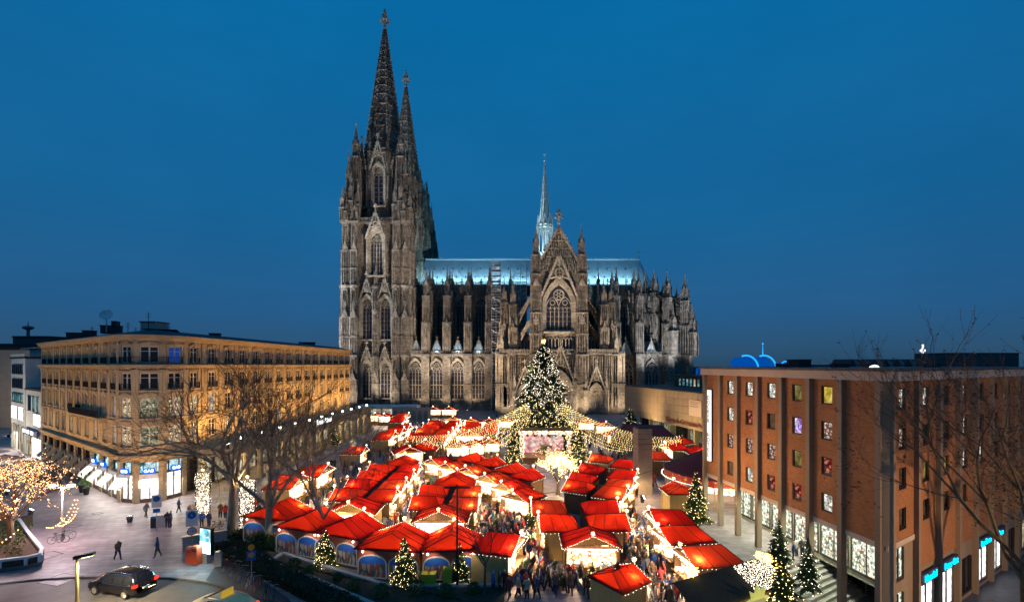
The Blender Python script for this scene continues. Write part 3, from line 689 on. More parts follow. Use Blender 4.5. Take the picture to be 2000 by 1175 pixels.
# ---------------- ridge turret over the crossing
ft = MB(); fx, fy = 14.6, RY
zb = 62.5
for k in range(8):
    a = k*pi/4+pi/8; c_, s_ = cos(a), sin(a)
    ft.tube((3.0*c_, 3.0*s_, zb), (2.7*c_, 2.7*s_, 79), .42, .36, 6); pin = MB(); pinnacle(pin, 0, 0, 0, .75, 6.5); ft.add(pin, Matrix.Translation((3.5*c_, 3.5*s_, 75.5)))
    a1 = a+pi/4
    for z in (zb, 66.5, 77.6, 79): ft.tube((2.9*c_, 2.9*s_, z), (2.9*cos(a1), 2.9*sin(a1), z), .32, .32, 4)
    m_ = Vector((2.65*cos(a+pi/8), 2.65*sin(a+pi/8), 0))
    ft.poly([Vector((2.85*c_, 2.85*s_, 74.5)), m_+Vector((0, 0, 77.2)), Vector((2.85*cos(a1), 2.85*sin(a1), 74.5))], .22, 4)
    gp_ = m_*1.12; ft.poly([Vector((3.1*c_, 3.1*s_, 78)), gp_+Vector((0, 0, 83.5)), Vector((3.1*cos(a1), 3.1*sin(a1), 78))], .2, 4)
    ft.tube((2.3*c_, 2.3*s_, 79), (.12*c_, .12*s_, 107), .2, .08, 4)
    for j in range(16): q = j/16; rr = 2.3+(.12-2.3)*q; ft.octa(((rr+.22)*c_, (rr+.22)*s_, 79.6+28*q), .22*(1.2-q*.7))
ft.frust(0, 0, zb-3, 66.3, 3.0, 2.9, 8, 0, pi/8); ft.frust(0, 0, 79, 107, 2.05, .1, 8, 0, pi/8); ft.frust(0, 0, 66, 79, .9, .9, 8)
for z in [81+3.1*i for i in range(8)]:
    r_ = 2.3*(107-z)/28+.05
    for k in range(8): a = k*pi/4+pi/8; ft.tube((r_*cos(a), r_*sin(a), z), (r_*cos(a+pi/4), r_*sin(a+pi/4), z), .14, .14, 3)
ft.octa((0, 0, 107.6), .55); ft.tube((0, 0, 107), (0, 0, 111), .1, .06, 5)
for k in range(6): ft.tube((0, 0, 110.2), (.9*cos(k*pi/3), 0, 110.2+.9*sin(k*pi/3)), .1, .02, 4)
wobj('ridge_turret', ft, COPPER, cath, (fx, fy, 0))

# ---------------- floodlights of the cathedral (fixtures stand on the ground, roofs and gutters)
FLM = mat('floodlight_housing', (.04, .04, .045), .5, .4); FLG = glow('floodlight_lens', (1, .9, .72), 25)
def flood(loc, aim, power, col, size=70, blend=.7, label='black floodlight on the paving aimed up at the cathedral', warm=True, fixture=True):
    o = thing('floodlight', label, 'floodlight', loc, 0, 'cathedral floodlights')
    d = Vector(aim)-Vector(loc); q = d.to_track_quat('-Z', 'Y')
    m = MB(); m.T = Matrix.Translation((0, 0, .45)) @ q.to_matrix().to_4x4(); m.cbox(0, 0, -.16, .5, .4, .3); m.T = None; m.cbox(0, 0, -.02, .3, .3, .3)
    mkobj('housing', m, FLM, o)
    l = MB(); l.T = Matrix.Translation((0, 0, .45)) @ q.to_matrix().to_4x4(); l.box(-.2, -.16, -.185, .2, .16, -.165); mkobj('lens', l, FLG, o)
    la = lamp('floodlight_beam', 'SPOT', (0, 0, .5), power, col, o, spot_size=radians(size), spot_blend=blend, shadow_soft_size=.25)
    la.rotation_euler = q.to_euler(); la.location = Vector((0, 0, .45))+d.normalized()*.25
    return o
WARM = (1, .78, .54); COOL = (.80, .90, 1.0); NEUT = (1, .90, .76)
K = .9
TG = (1, .87, .72)
for x in (-70, -58, -44): flood((x-6, 165, 0), (x*.9-4, 173, 16), 26000*K, TG, 95)
flood((-98, 150, 0), (-58, 180, 50), 420000*K, (.76, .87, 1), 52); flood((-98, 148, 0), (-54, 184, 92), 480000*K, (.80, .89, 1), 34)
flood((-12, 128, 0), (-50, 176, 80), 270000*K, TG, 32); flood((-10, 132, 0), (-48, 174, 40), 120000*K, TG, 40)
flood((-84, 176, 0), (-63, 184, 40), 90000*K, COOL, 70)
for x in (-35, -26, -16): flood((x, 166, 0), (x+3, 174, 14), 8500*K, WARM, 95)
for x in (-36, -24): flood((x, 160, 0), (x+14, 178, 40), 55000*K, TG, 60)
for x in (-5, 8, 24, 38): flood((x, 150, 0), (x*.8+4, 160, 10), 10000*K, WARM, 100)
flood((-22, 138, 0), (12, 161, 34), 190000*K, WARM, 50); flood((52, 140, 0), (22, 161, 34), 165000*K, (1, .87, .70), 50); flood((16, 118, 0), (16, 161, 54), 120000*K, TG, 34)
for x, y in ((58, 156), (80, 160), (100, 182)): flood((x, y, 0), (CX+(x-CX)*.45, RY+(y-RY)*.5, 46), 150000*K, (.80, .88, 1), 58)
# roof light strips in the gutters
for x0, x1, lab in ((-37, 6.5, 'long light strip in the nave gutter aimed up the roof'), (25.5, 52, 'light strip in the choir gutter aimed up the roof')):
    o = thing('gutter_light_strip', lab, 'light strip', ((x0+x1)/2, NY-.1, ZE+.35)); m = MB(); m.box(-(x1-x0)/2, -.1, 0, (x1-x0)/2, .1, .12); mkobj('rail', m, FLM, o)
    for k in range(int((x1-x0)/4)): m = MB(); m.cbox(-(x1-x0)/2+2+4*k, 0, .12, .08, .08, 2.6); m.tube((-(x1-x0)/2+2+4*k, 0, 2.7), (-(x1-x0)/2+2+4*k, -.7, 2.95), .04, .04, 4); mkobj('bracket', m, FLM, o)
    la = lamp('strip_beam', 'AREA', (0, -.7, 3.0), 330*(x1-x0), (.40, .80, 1.0), o, shape='RECTANGLE', size=x1-x0, size_y=.3); la.rotation_euler = (Vector((0, .86, .5))).to_track_quat('-Z', 'Y').to_euler()
for x in PIERX[:3]: flood((x+4, 172.6, 21.2), (x+4, 182, 25), 700*K, (.6, .85, 1.0), 110, .8, 'small floodlight on the aisle parapet aimed at a little gable')
flood((fx-20, fy-3, 61), (fx, fy, 94), 130000*K, (.80, .95, 1), 40, .8, 'small floodlight on the ridge aimed at the ridge turret')
for dx, dy in ((-.3, -1), (.8, -.6)): flood((fx+dx*8, fy+dy*8, 57.5), (fx, fy, 84), 30000*K, (.80, .95, 1), 70, .8, 'small floodlight on the roof aimed at the ridge turret')
# ================================================================== text
def text_mesh(txt, size, depth=.03, vertical=False):
    cu = bpy.data.curves.new('lettering', 'FONT'); cu.body = '\n'.join(txt) if vertical else txt
    cu.size = size; cu.extrude = depth; cu.align_x = 'CENTER'; cu.align_y = 'CENTER'; cu.space_line = .82
    o = bpy.data.objects.new('lettering_tmp', cu); COL.objects.link(o)
    dg = bpy.context.evaluated_depsgraph_get(); me = bpy.data.meshes.new_from_object(o.evaluated_get(dg))
    bpy.data.objects.remove(o); bpy.data.curves.remove(cu)
    me.transform(Matrix.Rotation(pi/2, 4, 'X')); me.name = 'lettering'; return me      # stands upright, faces -y
def lettering(txt, size, m, parent, loc, rz=0, depth=.03, vertical=False, name='lettering'):
    me = text_mesh(txt, size, depth, vertical); me.materials.clear(); me.materials.append(m)
    return mkobj(name, me, None, parent, loc, rz)

# ================================================================== ground
def brickmat(name, c1, c2, mortar, sc, bw=.5, rh=.25, msize=.02, rough=.8, noise=.5, vec='Object', swap=False):
    if name in MATS: return MATS[name]
    m = bpy.data.materials.new(name); m.use_nodes = True; t = m.node_tree; b = t.nodes['Principled BSDF']
    tc = t.nodes.new('ShaderNodeTexCoord'); mp = t.nodes.new('ShaderNodeMapping'); t.links.new(tc.outputs[vec], mp.inputs[0])
    br = t.nodes.new('ShaderNodeTexBrick'); br.inputs['Scale'].default_value = sc; br.inputs['Mortar Size'].default_value = msize
    br.inputs['Brick Width'].default_value = bw; br.inputs['Row Height'].default_value = rh
    br.inputs['Color1'].default_value = (*c1, 1); br.inputs['Color2'].default_value = (*c2, 1); br.inputs['Mortar'].default_value = (*mortar, 1)
    if swap:
        s_ = t.nodes.new('ShaderNodeSeparateXYZ'); c_ = t.nodes.new('ShaderNodeCombineXYZ'); a_ = t.nodes.new('ShaderNodeMath'); a_.operation = 'ADD'
        t.links.new(mp.outputs[0], s_.inputs[0]); t.links.new(s_.outputs[0], a_.inputs[0]); t.links.new(s_.outputs[1], a_.inputs[1])
        t.links.new(a_.outputs[0], c_.inputs[0]); t.links.new(s_.outputs[2], c_.inputs[1]); t.links.new(c_.outputs[0], br.inputs['Vector'])
    else: t.links.new(mp.outputs[0], br.inputs['Vector'])
    n = t.nodes.new('ShaderNodeTexNoise'); n.inputs['Scale'].default_value = .35; n.inputs['Detail'].default_value = 8; t.links.new(mp.outputs[0], n.inputs['Vector'])
    mxx = t.nodes.new('ShaderNodeMixRGB'); mxx.blend_type = 'OVERLAY'; mxx.inputs[0].default_value = noise
    t.links.new(br.outputs[0], mxx.inputs[1]); t.links.new(n.outputs['Fac'], mxx.inputs[2]); t.links.new(mxx.outputs[0], b.inputs['Base Color'])
    b.inputs['Roughness'].default_value = rough; b.inputs['Specular IOR Level'].default_value = .3
    bp = t.nodes.new('ShaderNodeBump'); bp.inputs['Strength'].default_value = .4; bp.inputs['Distance'].default_value = .02
    t.links.new(br.outputs['Fac'], bp.inputs['Height']); bp.invert = True; t.links.new(bp.outputs[0], b.inputs['Normal'])
    MATS[name] = m; return m
ASPH = mat('asphalt', (.045, .045, .05), .6, col2=(.085, .08, .085), scale=.6, bump=.15, bscale=30, spec=.4)
PAVE = brickmat('plaza_slabs', (.32, .265, .275), (.22, .185, .19), (.09, .078, .078), 1.0, .9, .6, .018, .5, .6)
CONC = mat('concrete', (.32, .30, .28), .85, col2=(.42, .40, .37), scale=1.2, bump=.15, bscale=12)
SOIL = mat('soil', (.035, .024, .016), .95, col2=(.07, .048, .03), scale=3, bump=.5, bscale=9)
LOW = -2.6
gmb = MB(); gmb.face([(-3000, -300, LOW-.05), (3000, -300, LOW-.05), (3000, 4000, LOW-.05), (-3000, 4000, LOW-.05)])
struct('ground', gmb, ASPH)
SA = Vector((22.3, 38.2)); SD = Vector((.854, .520)); SN = Vector((.520, -.854))      # head of the stair, along it, down it
plz = MB()
end = SA+SD*60
plz.slab([(-400, -5), (20.6, -5), (20.6, SA.y-1.0), (SA.x, SA.y), (end.x, end.y), (400, 120), (400, 420), (-400, 420)], LOW, 0)
struct('plaza', plz, PAVE)
lw_ = MB(); lw_.face([(20.7, 2, LOW+.004), (400, 2, LOW+.004), (400, 118, LOW+.004), (end.x+1, end.y, LOW+.004), (20.7, 38, LOW+.004)]); struct('street', lw_, brickmat('street_setts', (.16, .15, .15), (.12, .115, .115), (.05, .05, .05), 1.0, .3, .3, .02, .5, .4))
# roadway in the near left corner with a kerb along its edge
road_edge = [G(u, v) for u, v in ((-140, 1150), (0, 1141), (70, 1133), (150, 1129), (240, 1128), (330, 1130), (400, 1139), (470, 1155), (540, 1178), (600, 1205))]
rd = MB(); rd.slab(road_edge[::-1]+[(-60, 5), (-8, 5)][:1]+[(-4, 5), (road_edge[-1][0], 10)][:1], .001, .006)
struct('road', rd, ASPH)
kb = MB()
for (x0, y0), (x1, y1) in zip(road_edge, road_edge[1:]):
    d = Vector((x1-x0, y1-y0)); n_ = Vector((-d.y, d.x)).normalized()*.16
    kb.slab([(x0, y0), (x1, y1), (x1+n_.x, y1+n_.y), (x0+n_.x, y0+n_.y)], .0, .10)
struct('kerb', kb, mat('dark_kerb', (.09, .075, .07), .8))
# darker parking strip beside the flower beds
pk = MB(); pk.slab([G(u, v) for u, v in ((402, 1133), (437, 1078), (560, 1165), (590, 1200), (540, 1176), (470, 1153))][::-1], .001, .007); struct('parking_strip', pk, ASPH)
# stair down to the street
for i in range(9):
    m = MB(); a = SA+SN*(.35*i); z1 = -.29*(i+1)+.29
    p = [a-SD*1.2, a+SD*7.4, a+SD*7.4+SN*.37, a-SD*1.2+SN*.37]; m.slab([(q.x, q.y) for q in p][::-1], LOW, z1-.27)
    o = mkobj('step', m, CONC); o['kind'] = 'structure'
hd = thing('stair_handrail', 'steel handrail beside the stone stair under the arcade', 'handrail', (SA.x+SD.x*7.2, SA.y+SD.y*7.2, 0))
m = MB(); m.tube((0, 0, .95), (SN.x*3.2, SN.y*3.2, -1.6), .05, .05, 6); mkobj('rail', m, STEEL, hd)
for q in (0, 1.6, 3.2): m = MB(); m.tube((SN.x*q, SN.y*q, -.81*q), (SN.x*q, SN.y*q, .95-.797*q), .035, .035, 6); mkobj('post', m, STEEL, hd)
# manhole covers and service hatches set in the paving
for u, v, wd, dp in ((118, 1131, 2.1, 1.7), (95, 1083, 1.7, 1.3), (140, 1027, 1.4, .8), (190, 1002, .9, .7)):
    x, y = G(u, v); m = MB(); m.cbox(0, 0, .0, wd, dp, .012, 1); 
    for sx_ in (-1, 1): m.cbox(sx_*wd/2, 0, 0, .07, dp+.07, .02); m.cbox(0, sx_*dp/2, 0, wd+.07, .07, .02)
    tag(mkobj('service_hatch', m, [IRON, PAVE], None, (x, y, 0), random.uniform(-.5, .3)), 'square metal framed hatch set flush in the plaza paving', 'hatch', 'hatches in the plaza')

# ================================================================== grand hotel
HST = mat('warm_limestone', (.35, .265, .155), .85, col2=(.50, .40, .25), scale=.5, stretch=(1, 1, .5), bump=.25, bscale=5, lo=.3, hi=.7)
HROOF = mat('dark_slate', (.02, .022, .026), .7, col2=(.035, .037, .042), scale=2)
WFR = mat('white_window_frame', (.62, .58, .50), .5)
PDARK = mat('dark_pane', (.02, .022, .026), .12, spec=.6)
PLIT = [lit_goods('lit_pane_warm', [(.8, .62, .36), (.9, .75, .5), (.3, .2, .1), (.5, .4, .25), (.15, .1, .06)], 1.1, 4), lit_goods('lit_pane_green', [(.25, .3, .12), (.45, .42, .25), (.12, .12, .08), (.6, .55, .4)], .8, 5), lit_goods('lit_pane_cool', [(.8, .85, .8), (.5, .55, .55), (.9, .9, .8)], .8, 1.5)]
PBLUE = glow('lit_pane_blue', (.01, .05, .3), .8)
P0 = Vector((-43.05, 53.4)); dL = Vector((-.822, .569)); dR = Vector((.0222, 1)).normalized(); nL = Vector((-.569, -.822)); nR = Vector((dR.y, -dR.x))
RA = 3.7; swp = math.acos(nL.dot(nR)); TT = RA*math.tan(swp/2)
L0 = P0+dL*TT; R0 = P0+dR*TT; AC = L0-nL*RA
aL = atan2(nL.x, -nL.y); aR = atan2(nR.x, -nR.y)
LEN_L, LEN_R = 10*4.0, 16*3.6
A_end = L0+dL*LEN_L; B_end = R0+dR*LEN_R
hotel = thing('grand_hotel', 'long floodlit sandstone hotel with rounded corner and dark roof', 'hotel', (P0.x, P0.y+3, 0)); WL[hotel] = Vector((P0.x, P0.y+3, 0))
def hpath(off):
    """facade line, moved outwards by off"""
    pts = [A_end+nL*off, L0+nL*off]
    for i in range(1, 12):
        a = aL+(aR-aL)*i/12; pts.append(AC+Vector((sin(a), -cos(a)))*(RA+off))
    return pts+[R0+nR*off, B_end+nR*off]
def band(mb, z0, z1, off, inn=.0, m=0):
    o = hpath(off); i_ = hpath(inn)
    for k in range(len(o)-1):
        a, b, c_, d = o[k], o[k+1], i_[k+1], i_[k]
        mb.face([(a.x,a.y,z0),(b.x,b.y,z0),(b.x,b.y,z1),(a.x,a.y,z1)], m); mb.face([(a.x,a.y,z1),(b.x,b.y,z1),(c_.x,c_.y,z1),(d.x,d.y,z1)], m); mb.face([(b.x,b.y,z0),(a.x,a.y,z0),(d.x,d.y,z0),(c_.x,c_.y,z0)], m)
bays = []
for i in range(10): c = L0+dL*(4.0*(i+.5)); bays.append((c, aL, 4.0, 'L', i))
for i in range(3): a = aL+(aR-aL)*(i+.5)/3; bays.append((AC+Vector((sin(a), -cos(a)))*RA, a, RA*2*math.tan(swp/6)*1.0, 'C', i))
for i in range(16): c = R0+dR*(3.6*(i+.5)); bays.append((c, aR, 3.6, 'R', i))
FL = [(7.0, 9.4, 'arch'), (10.5, 12.9, 'ped'), (13.95, 16.0, 'flat'), (17.25, 19.3, 'seg')]
wall = MB(); org = Vector((P0.x, P0.y+3, 0))
HF = lambda c, a: Matrix.Translation((c.x-org.x, c.y-org.y, 0)) @ Matrix.Rotation(a, 4, 'Z')
for c, a, p, side, i in bays:
    wall.T = HF(c, a); h = p/2; w_ = (.72 if side != 'C' else .78) if not (side == 'C' and i == 1) else .95
    wall.box(-h-.01, 0, 5.4, -w_, .5, 20.3); wall.box(w_, 0, 5.4, h+.01, .5, 20.3)
    zz = 5.4
    for z0, z1, st_ in FL: wall.box(-w_, 0, zz, w_, .5, z0); zz = z1
    wall.box(-w_, 0, zz, w_, .5, 20.3)
    for z0, z1, st_ in FL:                                         # window surrounds
        for s_ in (-1, 1): wall.box(s_*(w_+.11)-.11, -.09, z0-.1, s_*(w_+.11)+.11, 0, z1+.1)
        wall.box(-w_-.32, -.2, z1+.1, w_+.32, 0, z1+.28); wall.box(-w_-.3, -.22, z0-.28, w_+.3, .0, z0-.1)
        if st_ == 'ped': wall.prism([(-w_-.35, z1+.28), (w_+.35, z1+.28), (0, z1+.72)], -.2, 0)
        if st_ in ('seg', 'arch'): wall.prism([(-w_-.2, z1+.28), (w_+.2, z1+.28), (w_*.6, z1+.5), (0, z1+.58), (-w_*.6, z1+.5)], -.16, 0); wall.box(-.16, -.24, z1+.0, .16, 0, z1+.6)
    for s_ in (-1, 1):                                             # pilasters
        wall.box(s_*h*.93-.26, -.16, 10.1, s_*h*.93+.26, 0, 16.3); wall.box(s_*h*.93-.34, -.24, 15.9, s_*h*.93+.34, 0, 16.4); wall.box(s_*h*.93-.3, -.2, 10.0, s_*h*.93+.3, 0, 10.4)
        wall.box(s_*h*.93-.2, -.12, 17.0, s_*h*.93+.2, 0, 19.9)
    for k in range(int(p/.42)): x = -h+.2+k*.42; wall.box(x-.08, -.42, 16.42, x+.08, -.1, 16.62)
    wall.box(-h-.01, 0, 0, -h+.42, .6, 5.4); wall.box(h-.42, 0, 0, h+.01, .6, 5.4); wall.box(-h, 0, 4.95, h, .5, 5.4)
    for k in range(8): wall.box(-h-.02, -.06, .3+k*.6, -h+.44, 0, .78+k*.6); wall.box(h-.44, -.06, .3+k*.6, h+.02, 0, .78+k*.6)
wall.T = Matrix.Translation((-org.x, -org.y, 0))
for z0, z1, o_ in ((5.35, 5.6, .35), (5.6, 5.9, .5), (9.75, 9.95, .2), (13.2, 13.4, .15), (16.6, 16.8, .55), (16.8, 17.0, .7), (19.95, 20.2, .3), (20.2, 20.45, .6), (20.45, 20.7, .75)): band(wall, z0, z1, o_)
wall.T = None
mkobj('wall', wall, HST, hotel)
I_b = B_end-nR*15; A_b = A_end-nL*15
# inner corner of the two wings
def isect(p, d, q, e):
    t = ((q.x-p.x)*e.y-(q.y-p.y)*e.x)/(d.x*e.y-d.y*e.x); return p+d*t
I_c = isect(I_b, dR, A_b, dL)
core = MB(); core.T = Matrix.Translation((-org.x, -org.y, 0))
core.slab([(q.x, q.y) for q in hpath(-.75)]+[(I_b.x, I_b.y), (I_c.x, I_c.y), (A_b.x, A_b.y)], 0, 20.4); mkobj('inner_wall', core, mat('dark_interior', (.03, .027, .024), .9), hotel)
rf = MB(); rf.T = Matrix.Translation((-org.x, -org.y, 0)); o0 = hpath(.3); o1 = hpath(-2.2); o2 = hpath(-6)
for k in range(len(o0)-1):
    rf.face([(*o0[k], 20.7), (*o0[k+1], 20.7), (*o1[k+1], 21.4), (*o1[k], 21.4)]); rf.face([(*o1[k], 21.4), (*o1[k+1], 21.4), (*o2[k+1], 21.75), (*o2[k], 21.75)])
rf.f.append([rf.pt((q[0], q[1], 21.75)) for q in o2]+[rf.pt((*q, 21.6)) for q in (I_b, I_c, A_b)]); rf.m.append(0)
mkobj('roof', rf, HROOF, hotel)
# windows: each its own frame and pane
def win_mesh(w_, h_, arch_=False):
    m = MB(); t = .11
    m.box(-w_, -.03, 0, -w_+t, .06, h_); m.box(w_-t, -.03, 0, w_, .06, h_); m.box(-w_, -.03, h_-t, w_, .06, h_); m.box(-w_, -.03, 0, w_, .06, t); m.box(-.07, -.03, 0, .07, .06, h_); m.box(-w_, -.02, h_*.7-.03, w_, .05, h_*.7+.03)
    q = MB(); q.face([(-w_, .05, 0), (w_, .05, 0), (w_, .05, h_), (-w_, .05, h_)]); return m.mesh('window'), q.mesh('pane')
WMS = {}
def rail_mesh(w_, hgt=.85, y=-.25):
    m = MB(); m.box(-w_, y-.02, hgt-.05, w_, y+.02, hgt); m.box(-w_, y-.02, .05, w_, y+.02, .09)
    n = int(w_*2/.16)
    for i in range(n+1): x = -w_+2*w_*i/n; m.box(x-.014, y-.014, .09, x+.014, y+.014, hgt-.05, 0, False)
    for s_ in (-1, 1): m.box(s_*w_-.015, y, .05, s_*w_+.015, 0, hgt)
    return m.mesh('balcony_rail')
RAILM = {w_: rail_mesh(w_) for w_ in (.85, .9, 1.1, 1.9)}
rnd = random.Random(3)
for c, a, p, side, i in bays:
    w_ = (.72 if side != 'C' else .78) if not (side == 'C' and i == 1) else .95
    for f, (z0, z1, st_) in enumerate(FL):
        key = (w_, round(z1-z0, 2))
        if key not in WMS: WMS[key] = win_mesh(w_, z1-z0)
        wm, qm = WMS[key]
        q = Vector((c.x, c.y, z0))-Vector((sin(a), -cos(a), 0))*.09
        o = mkobj('window', wm, WFR, hotel, q-org, a)
        pm_ = PDARK
        r_ = rnd.random()
        if f == 0 and side == 'L' and i < 6 and r_ < .55 or f == 1 and r_ < .16 or f == 0 and r_ < .35: pm_ = PLIT[rnd.choice((0, 0, 2))]
        if side == 'C' and f in (0, 1): pm_ = PLIT[1 if i == 1 else 0]
        if side == 'C' and i == 2 and f == 3: pm_ = PBLUE
        q2 = bpy.data.objects.new('pane', qm); COL.objects.link(q2); q2.parent = o
        if not qm.materials: qm.materials.append(PDARK)
        q2.material_slots[0].link = 'OBJECT'; q2.material_slots[0].material = pm_
        if f in (2, 3) or (f == 1 and rnd.random() < .4) or (side == 'C' and i == 1 and f == 1):
            rw = 1.9 if side == 'C' and i == 1 and f == 3 else (.9 if side == 'L' else .85)
            mkobj('balcony_rail', RAILM[rw], IRON, hotel, Vector((c.x, c.y, z0-.1))-org, a)
# long stone balcony with iron rail on the street side
bl = MB(); bl.T = HF(L0+dL*12, aL); bl.box(-7, -1.0, 9.9, 7, 0, 10.1)
for x in (-6.5, -2.2, 2.2, 6.5): bl.box(x-.15, -.8, 9.4, x+.15, 0, 9.9)
bl.T = None; mkobj('balcony', bl, HST, hotel)
br_ = MB(); br_.T = HF(L0+dL*12, aL); n = 84
br_.box(-7, -.97, 10.95, 7, -.93, 11.0)
for i in range(n+1): x = -7+14*i/n; br_.box(x-.014, -.96, 10.1, x+.014, -.93, 10.95, 0, False)
br_.T = None; mkobj('balcony_rail', br_, IRON, hotel)
# shop fronts on the ground floor
SHOPW = lit_goods('shop_display_white', [(1, .97, .92), (1, .98, .95), (.95, .9, .85), (1, 1, 1), (.85, .8, .8)], 2.6, .9)
SHOPT = lit_goods('shop_display_tan', [(.75, .62, .4), (.5, .4, .25), (.2, .15, .1), (.85, .75, .55)], .8, .8, (1, 1, .6))
SHOPC = lit_goods('mezzanine_cyan', [(.15, .75, .85), (.4, .9, .95), (.05, .4, .55), (.7, .95, 1)], 1.2, 1.6)
SBLUE = glow('sign_blue', (.0, .13, .85), 1.6); SWHITE = glow('sign_white', (.9, .96, 1), 4)
AWN_W = mat('white_awning', (.78, .75, .72), .8, trans=(.7, .66, .62)); AWN_T = mat('beige_awning', (.62, .52, .38), .8, trans=(.5, .42, .3))
def awning(c, a, wd, m, label, ext=1.5):
    o = thing('awning', label, 'awning', (c.x, c.y, 2.2), a, 'awnings over the hotel shop fronts')
    k = MB(); k.face([(-wd/2, -ext, 0), (wd/2, -ext, 0), (wd/2, -.1, 1.35), (-wd/2, -.1, 1.35)]); k.face([(-wd/2, -ext, -.22), (wd/2, -ext, -.22), (wd/2, -ext, 0), (-wd/2, -ext, 0)]); mkobj('canopy', k, m, o)
    b = MB()
    for s_ in (-1, 1): b.tube((s_*wd/2, -ext, 0), (s_*wd/2, .2, .1), .025, .025, 4)
    b.tube((-wd/2, -ext, 0), (wd/2, -ext, 0), .03, .03, 4); mkobj('frame', b, STEEL, o)
for c, a, p, side, i in bays:
    if side == 'R': continue
    h = p/2-.42; fr = Vector((sin(a), -cos(a), 0))
    bright = side == 'C' or i < 3
    m = MB(); m.face([(-h, .3, .45), (h, .3, .45), (h, .3, 3.5), (-h, .3, 3.5)]); mkobj('shop_window', m, SHOPW if bright else SHOPT, hotel, Vector((c.x, c.y, 0))-org, a)
    m = MB(); m.box(-h, .1, 0, h, .35, .45); m.box(-h, .05, 3.4, h, .35, 3.7); m.box(-.04, .12, .45, .04, .3, 3.4); m.box(-h, .12, .45, -h+.08, .3, 3.4); m.box(h-.08, .12, .45, h, .3, 3.4); mkobj('shop_frame', m, mat('bronze_frame', (.12, .09, .06), .5, .4), hotel, Vector((c.x, c.y, 0))-org, a)
    m = MB(); m.face([(-h, .3, 3.7), (h, .3, 3.7), (h, .3, 4.95), (-h, .3, 4.95)]); mkobj('mezzanine_window', m, SHOPC if bright else PDARK, hotel, Vector((c.x, c.y, 0))-org, a)
    m = MB()
    for k in (-.33, .33): m.box(k*h*2-.03, .1, 3.7, k*h*2+.03, .3, 4.95)
    mkobj('mezzanine_frame', m, IRON, hotel, Vector((c.x, c.y, 0))-org, a)
    if bright and (side == 'C' or i != 0):
        sg = thing('shop_sign', 'blue lit sign box above the %s' % ({'L': 'street side shop awnings', 'C': 'shop windows of the rounded hotel corner'}[side]), 'sign', (c.x+fr.x*.1, c.y+fr.y*.1, 3.62), a, 'blue shop signs on the hotel')
        m = MB(); m.box(-h*.62, -.16, 0, h*.62, .0, .62); mkobj('box', m, SBLUE, sg); lettering('GAB' if p < 4 or side == 'L' else 'GALERIE', .5, SWHITE, sg, (0, -.19, .31))
    if side == 'L' and i < 9: awning(Vector((c.x, c.y))+Vector((fr.x, fr.y))*.05, a, 2.9 if i < 3 else 2.5, AWN_W if i < 3 else AWN_T, (ORD[i]+' white shop awning counted from the rounded hotel corner' if i < 3 else ORD[i-3]+' beige cafe awning counted from the white shop awnings'), 1.5)
    if side == 'C' and i != 2: awning(Vector((c.x, c.y))+Vector((fr.x, fr.y))*.05, a, 1.9, AWN_W, ('deep' if i == 0 else 'short')+' white awning on the rounded hotel corner', 1.3 if i == 0 else .5)
# lamps inside the bright shops spill on the pavement
for c, a, p, side, i in bays:
    if side == 'C' or (side == 'L' and i < 3): lamp('shop_lamp', 'AREA', Vector((c.x, c.y, 3.0))+Vector((sin(a), -cos(a), 0))*.4-org, 260, (1, .92, .80), hotel, size=1.6).rotation_euler = (radians(-55), 0, a)
# arcade along the square
arc_off = 4.6
arcade = MB(); arcade.T = Matrix.Translation((-org.x, -org.y, 0))
def arcpt(t, off): q = R0+dR*t+nR*off; return q
ta, tb = 2.0, LEN_R+.6
p4 = [arcpt(ta, 0.1), arcpt(ta, arc_off+.5), arcpt(tb, arc_off+.5), arcpt(tb, .1)]
arcade.slab([(q.x, q.y) for q in p4], 4.6, 5.3); p5 = [arcpt(ta, 0.1), arcpt(ta, arc_off+.75), arcpt(tb, arc_off+.75), arcpt(tb, .1)]; arcade.slab([(q.x, q.y) for q in p5], 5.3, 5.55)
mkobj('arcade_roof', arcade, HST, hotel)
bal = MB(); Mx = Matrix.Translation((-org.x, -org.y, 0)) @ Matrix.Translation((*arcpt(ta, arc_off+.4), 0)) @ Matrix.Rotation(aR, 4, 'Z'); bal.T = Mx
Lb = tb-ta
bal.box(0, -.15, 6.25, Lb, .15, 6.45); bal.box(0, -.15, 5.55, Lb, .15, 5.7)
for i in range(int(Lb/.33)):
    x = .15+i*.33
    if i % 11 == 0: bal.box(x-.25, -.2, 5.55, x+.25, .2, 6.5)
    else: bal.box(x-.07, -.07, 5.7, x+.07, .07, 6.25, 0, False)
bal.T = None; mkobj('balustrade', bal, HST, hotel)
colm = MB(); colm.cbox(0, 0, 0, 1.15, 1.15, .5); colm.lathe([(.5, .5), (.46, .8), (.43, 3.6), (.46, 4.0), (.55, 4.15)], 14); colm.cbox(0, 0, 4.12, 1.15, 1.15, .5)
colm = colm.mesh('column', False)
for i in range(17):
    q = arcpt(ta+.6+3.55*i, arc_off-.1); mkobj('column', colm, HST, hotel, Vector((q.x, q.y, 0))-org, aR)
bk = MB()
for i in range(16):
    q0 = arcpt(ta+.5+3.6*i, .06); bk.T = Matrix.Translation((q0.x-org.x, q0.y-org.y, 0)) @ Matrix.Rotation(aR, 4, 'Z'); bk.face([(0, 0, .4), (2.7, 0, .4), (2.7, 0, 4.2), (0, 0, 4.2)])
    bk.T = None; mkobj('arcade_window', bk, SHOPT, hotel); bk = MB()
for i in range(5): q = arcpt(4+12*i, 2.4); lamp('arcade_lamp', 'POINT', Vector((q.x, q.y, 4.1))-org, 620, (1, .74, .34), hotel, shadow_soft_size=.2)
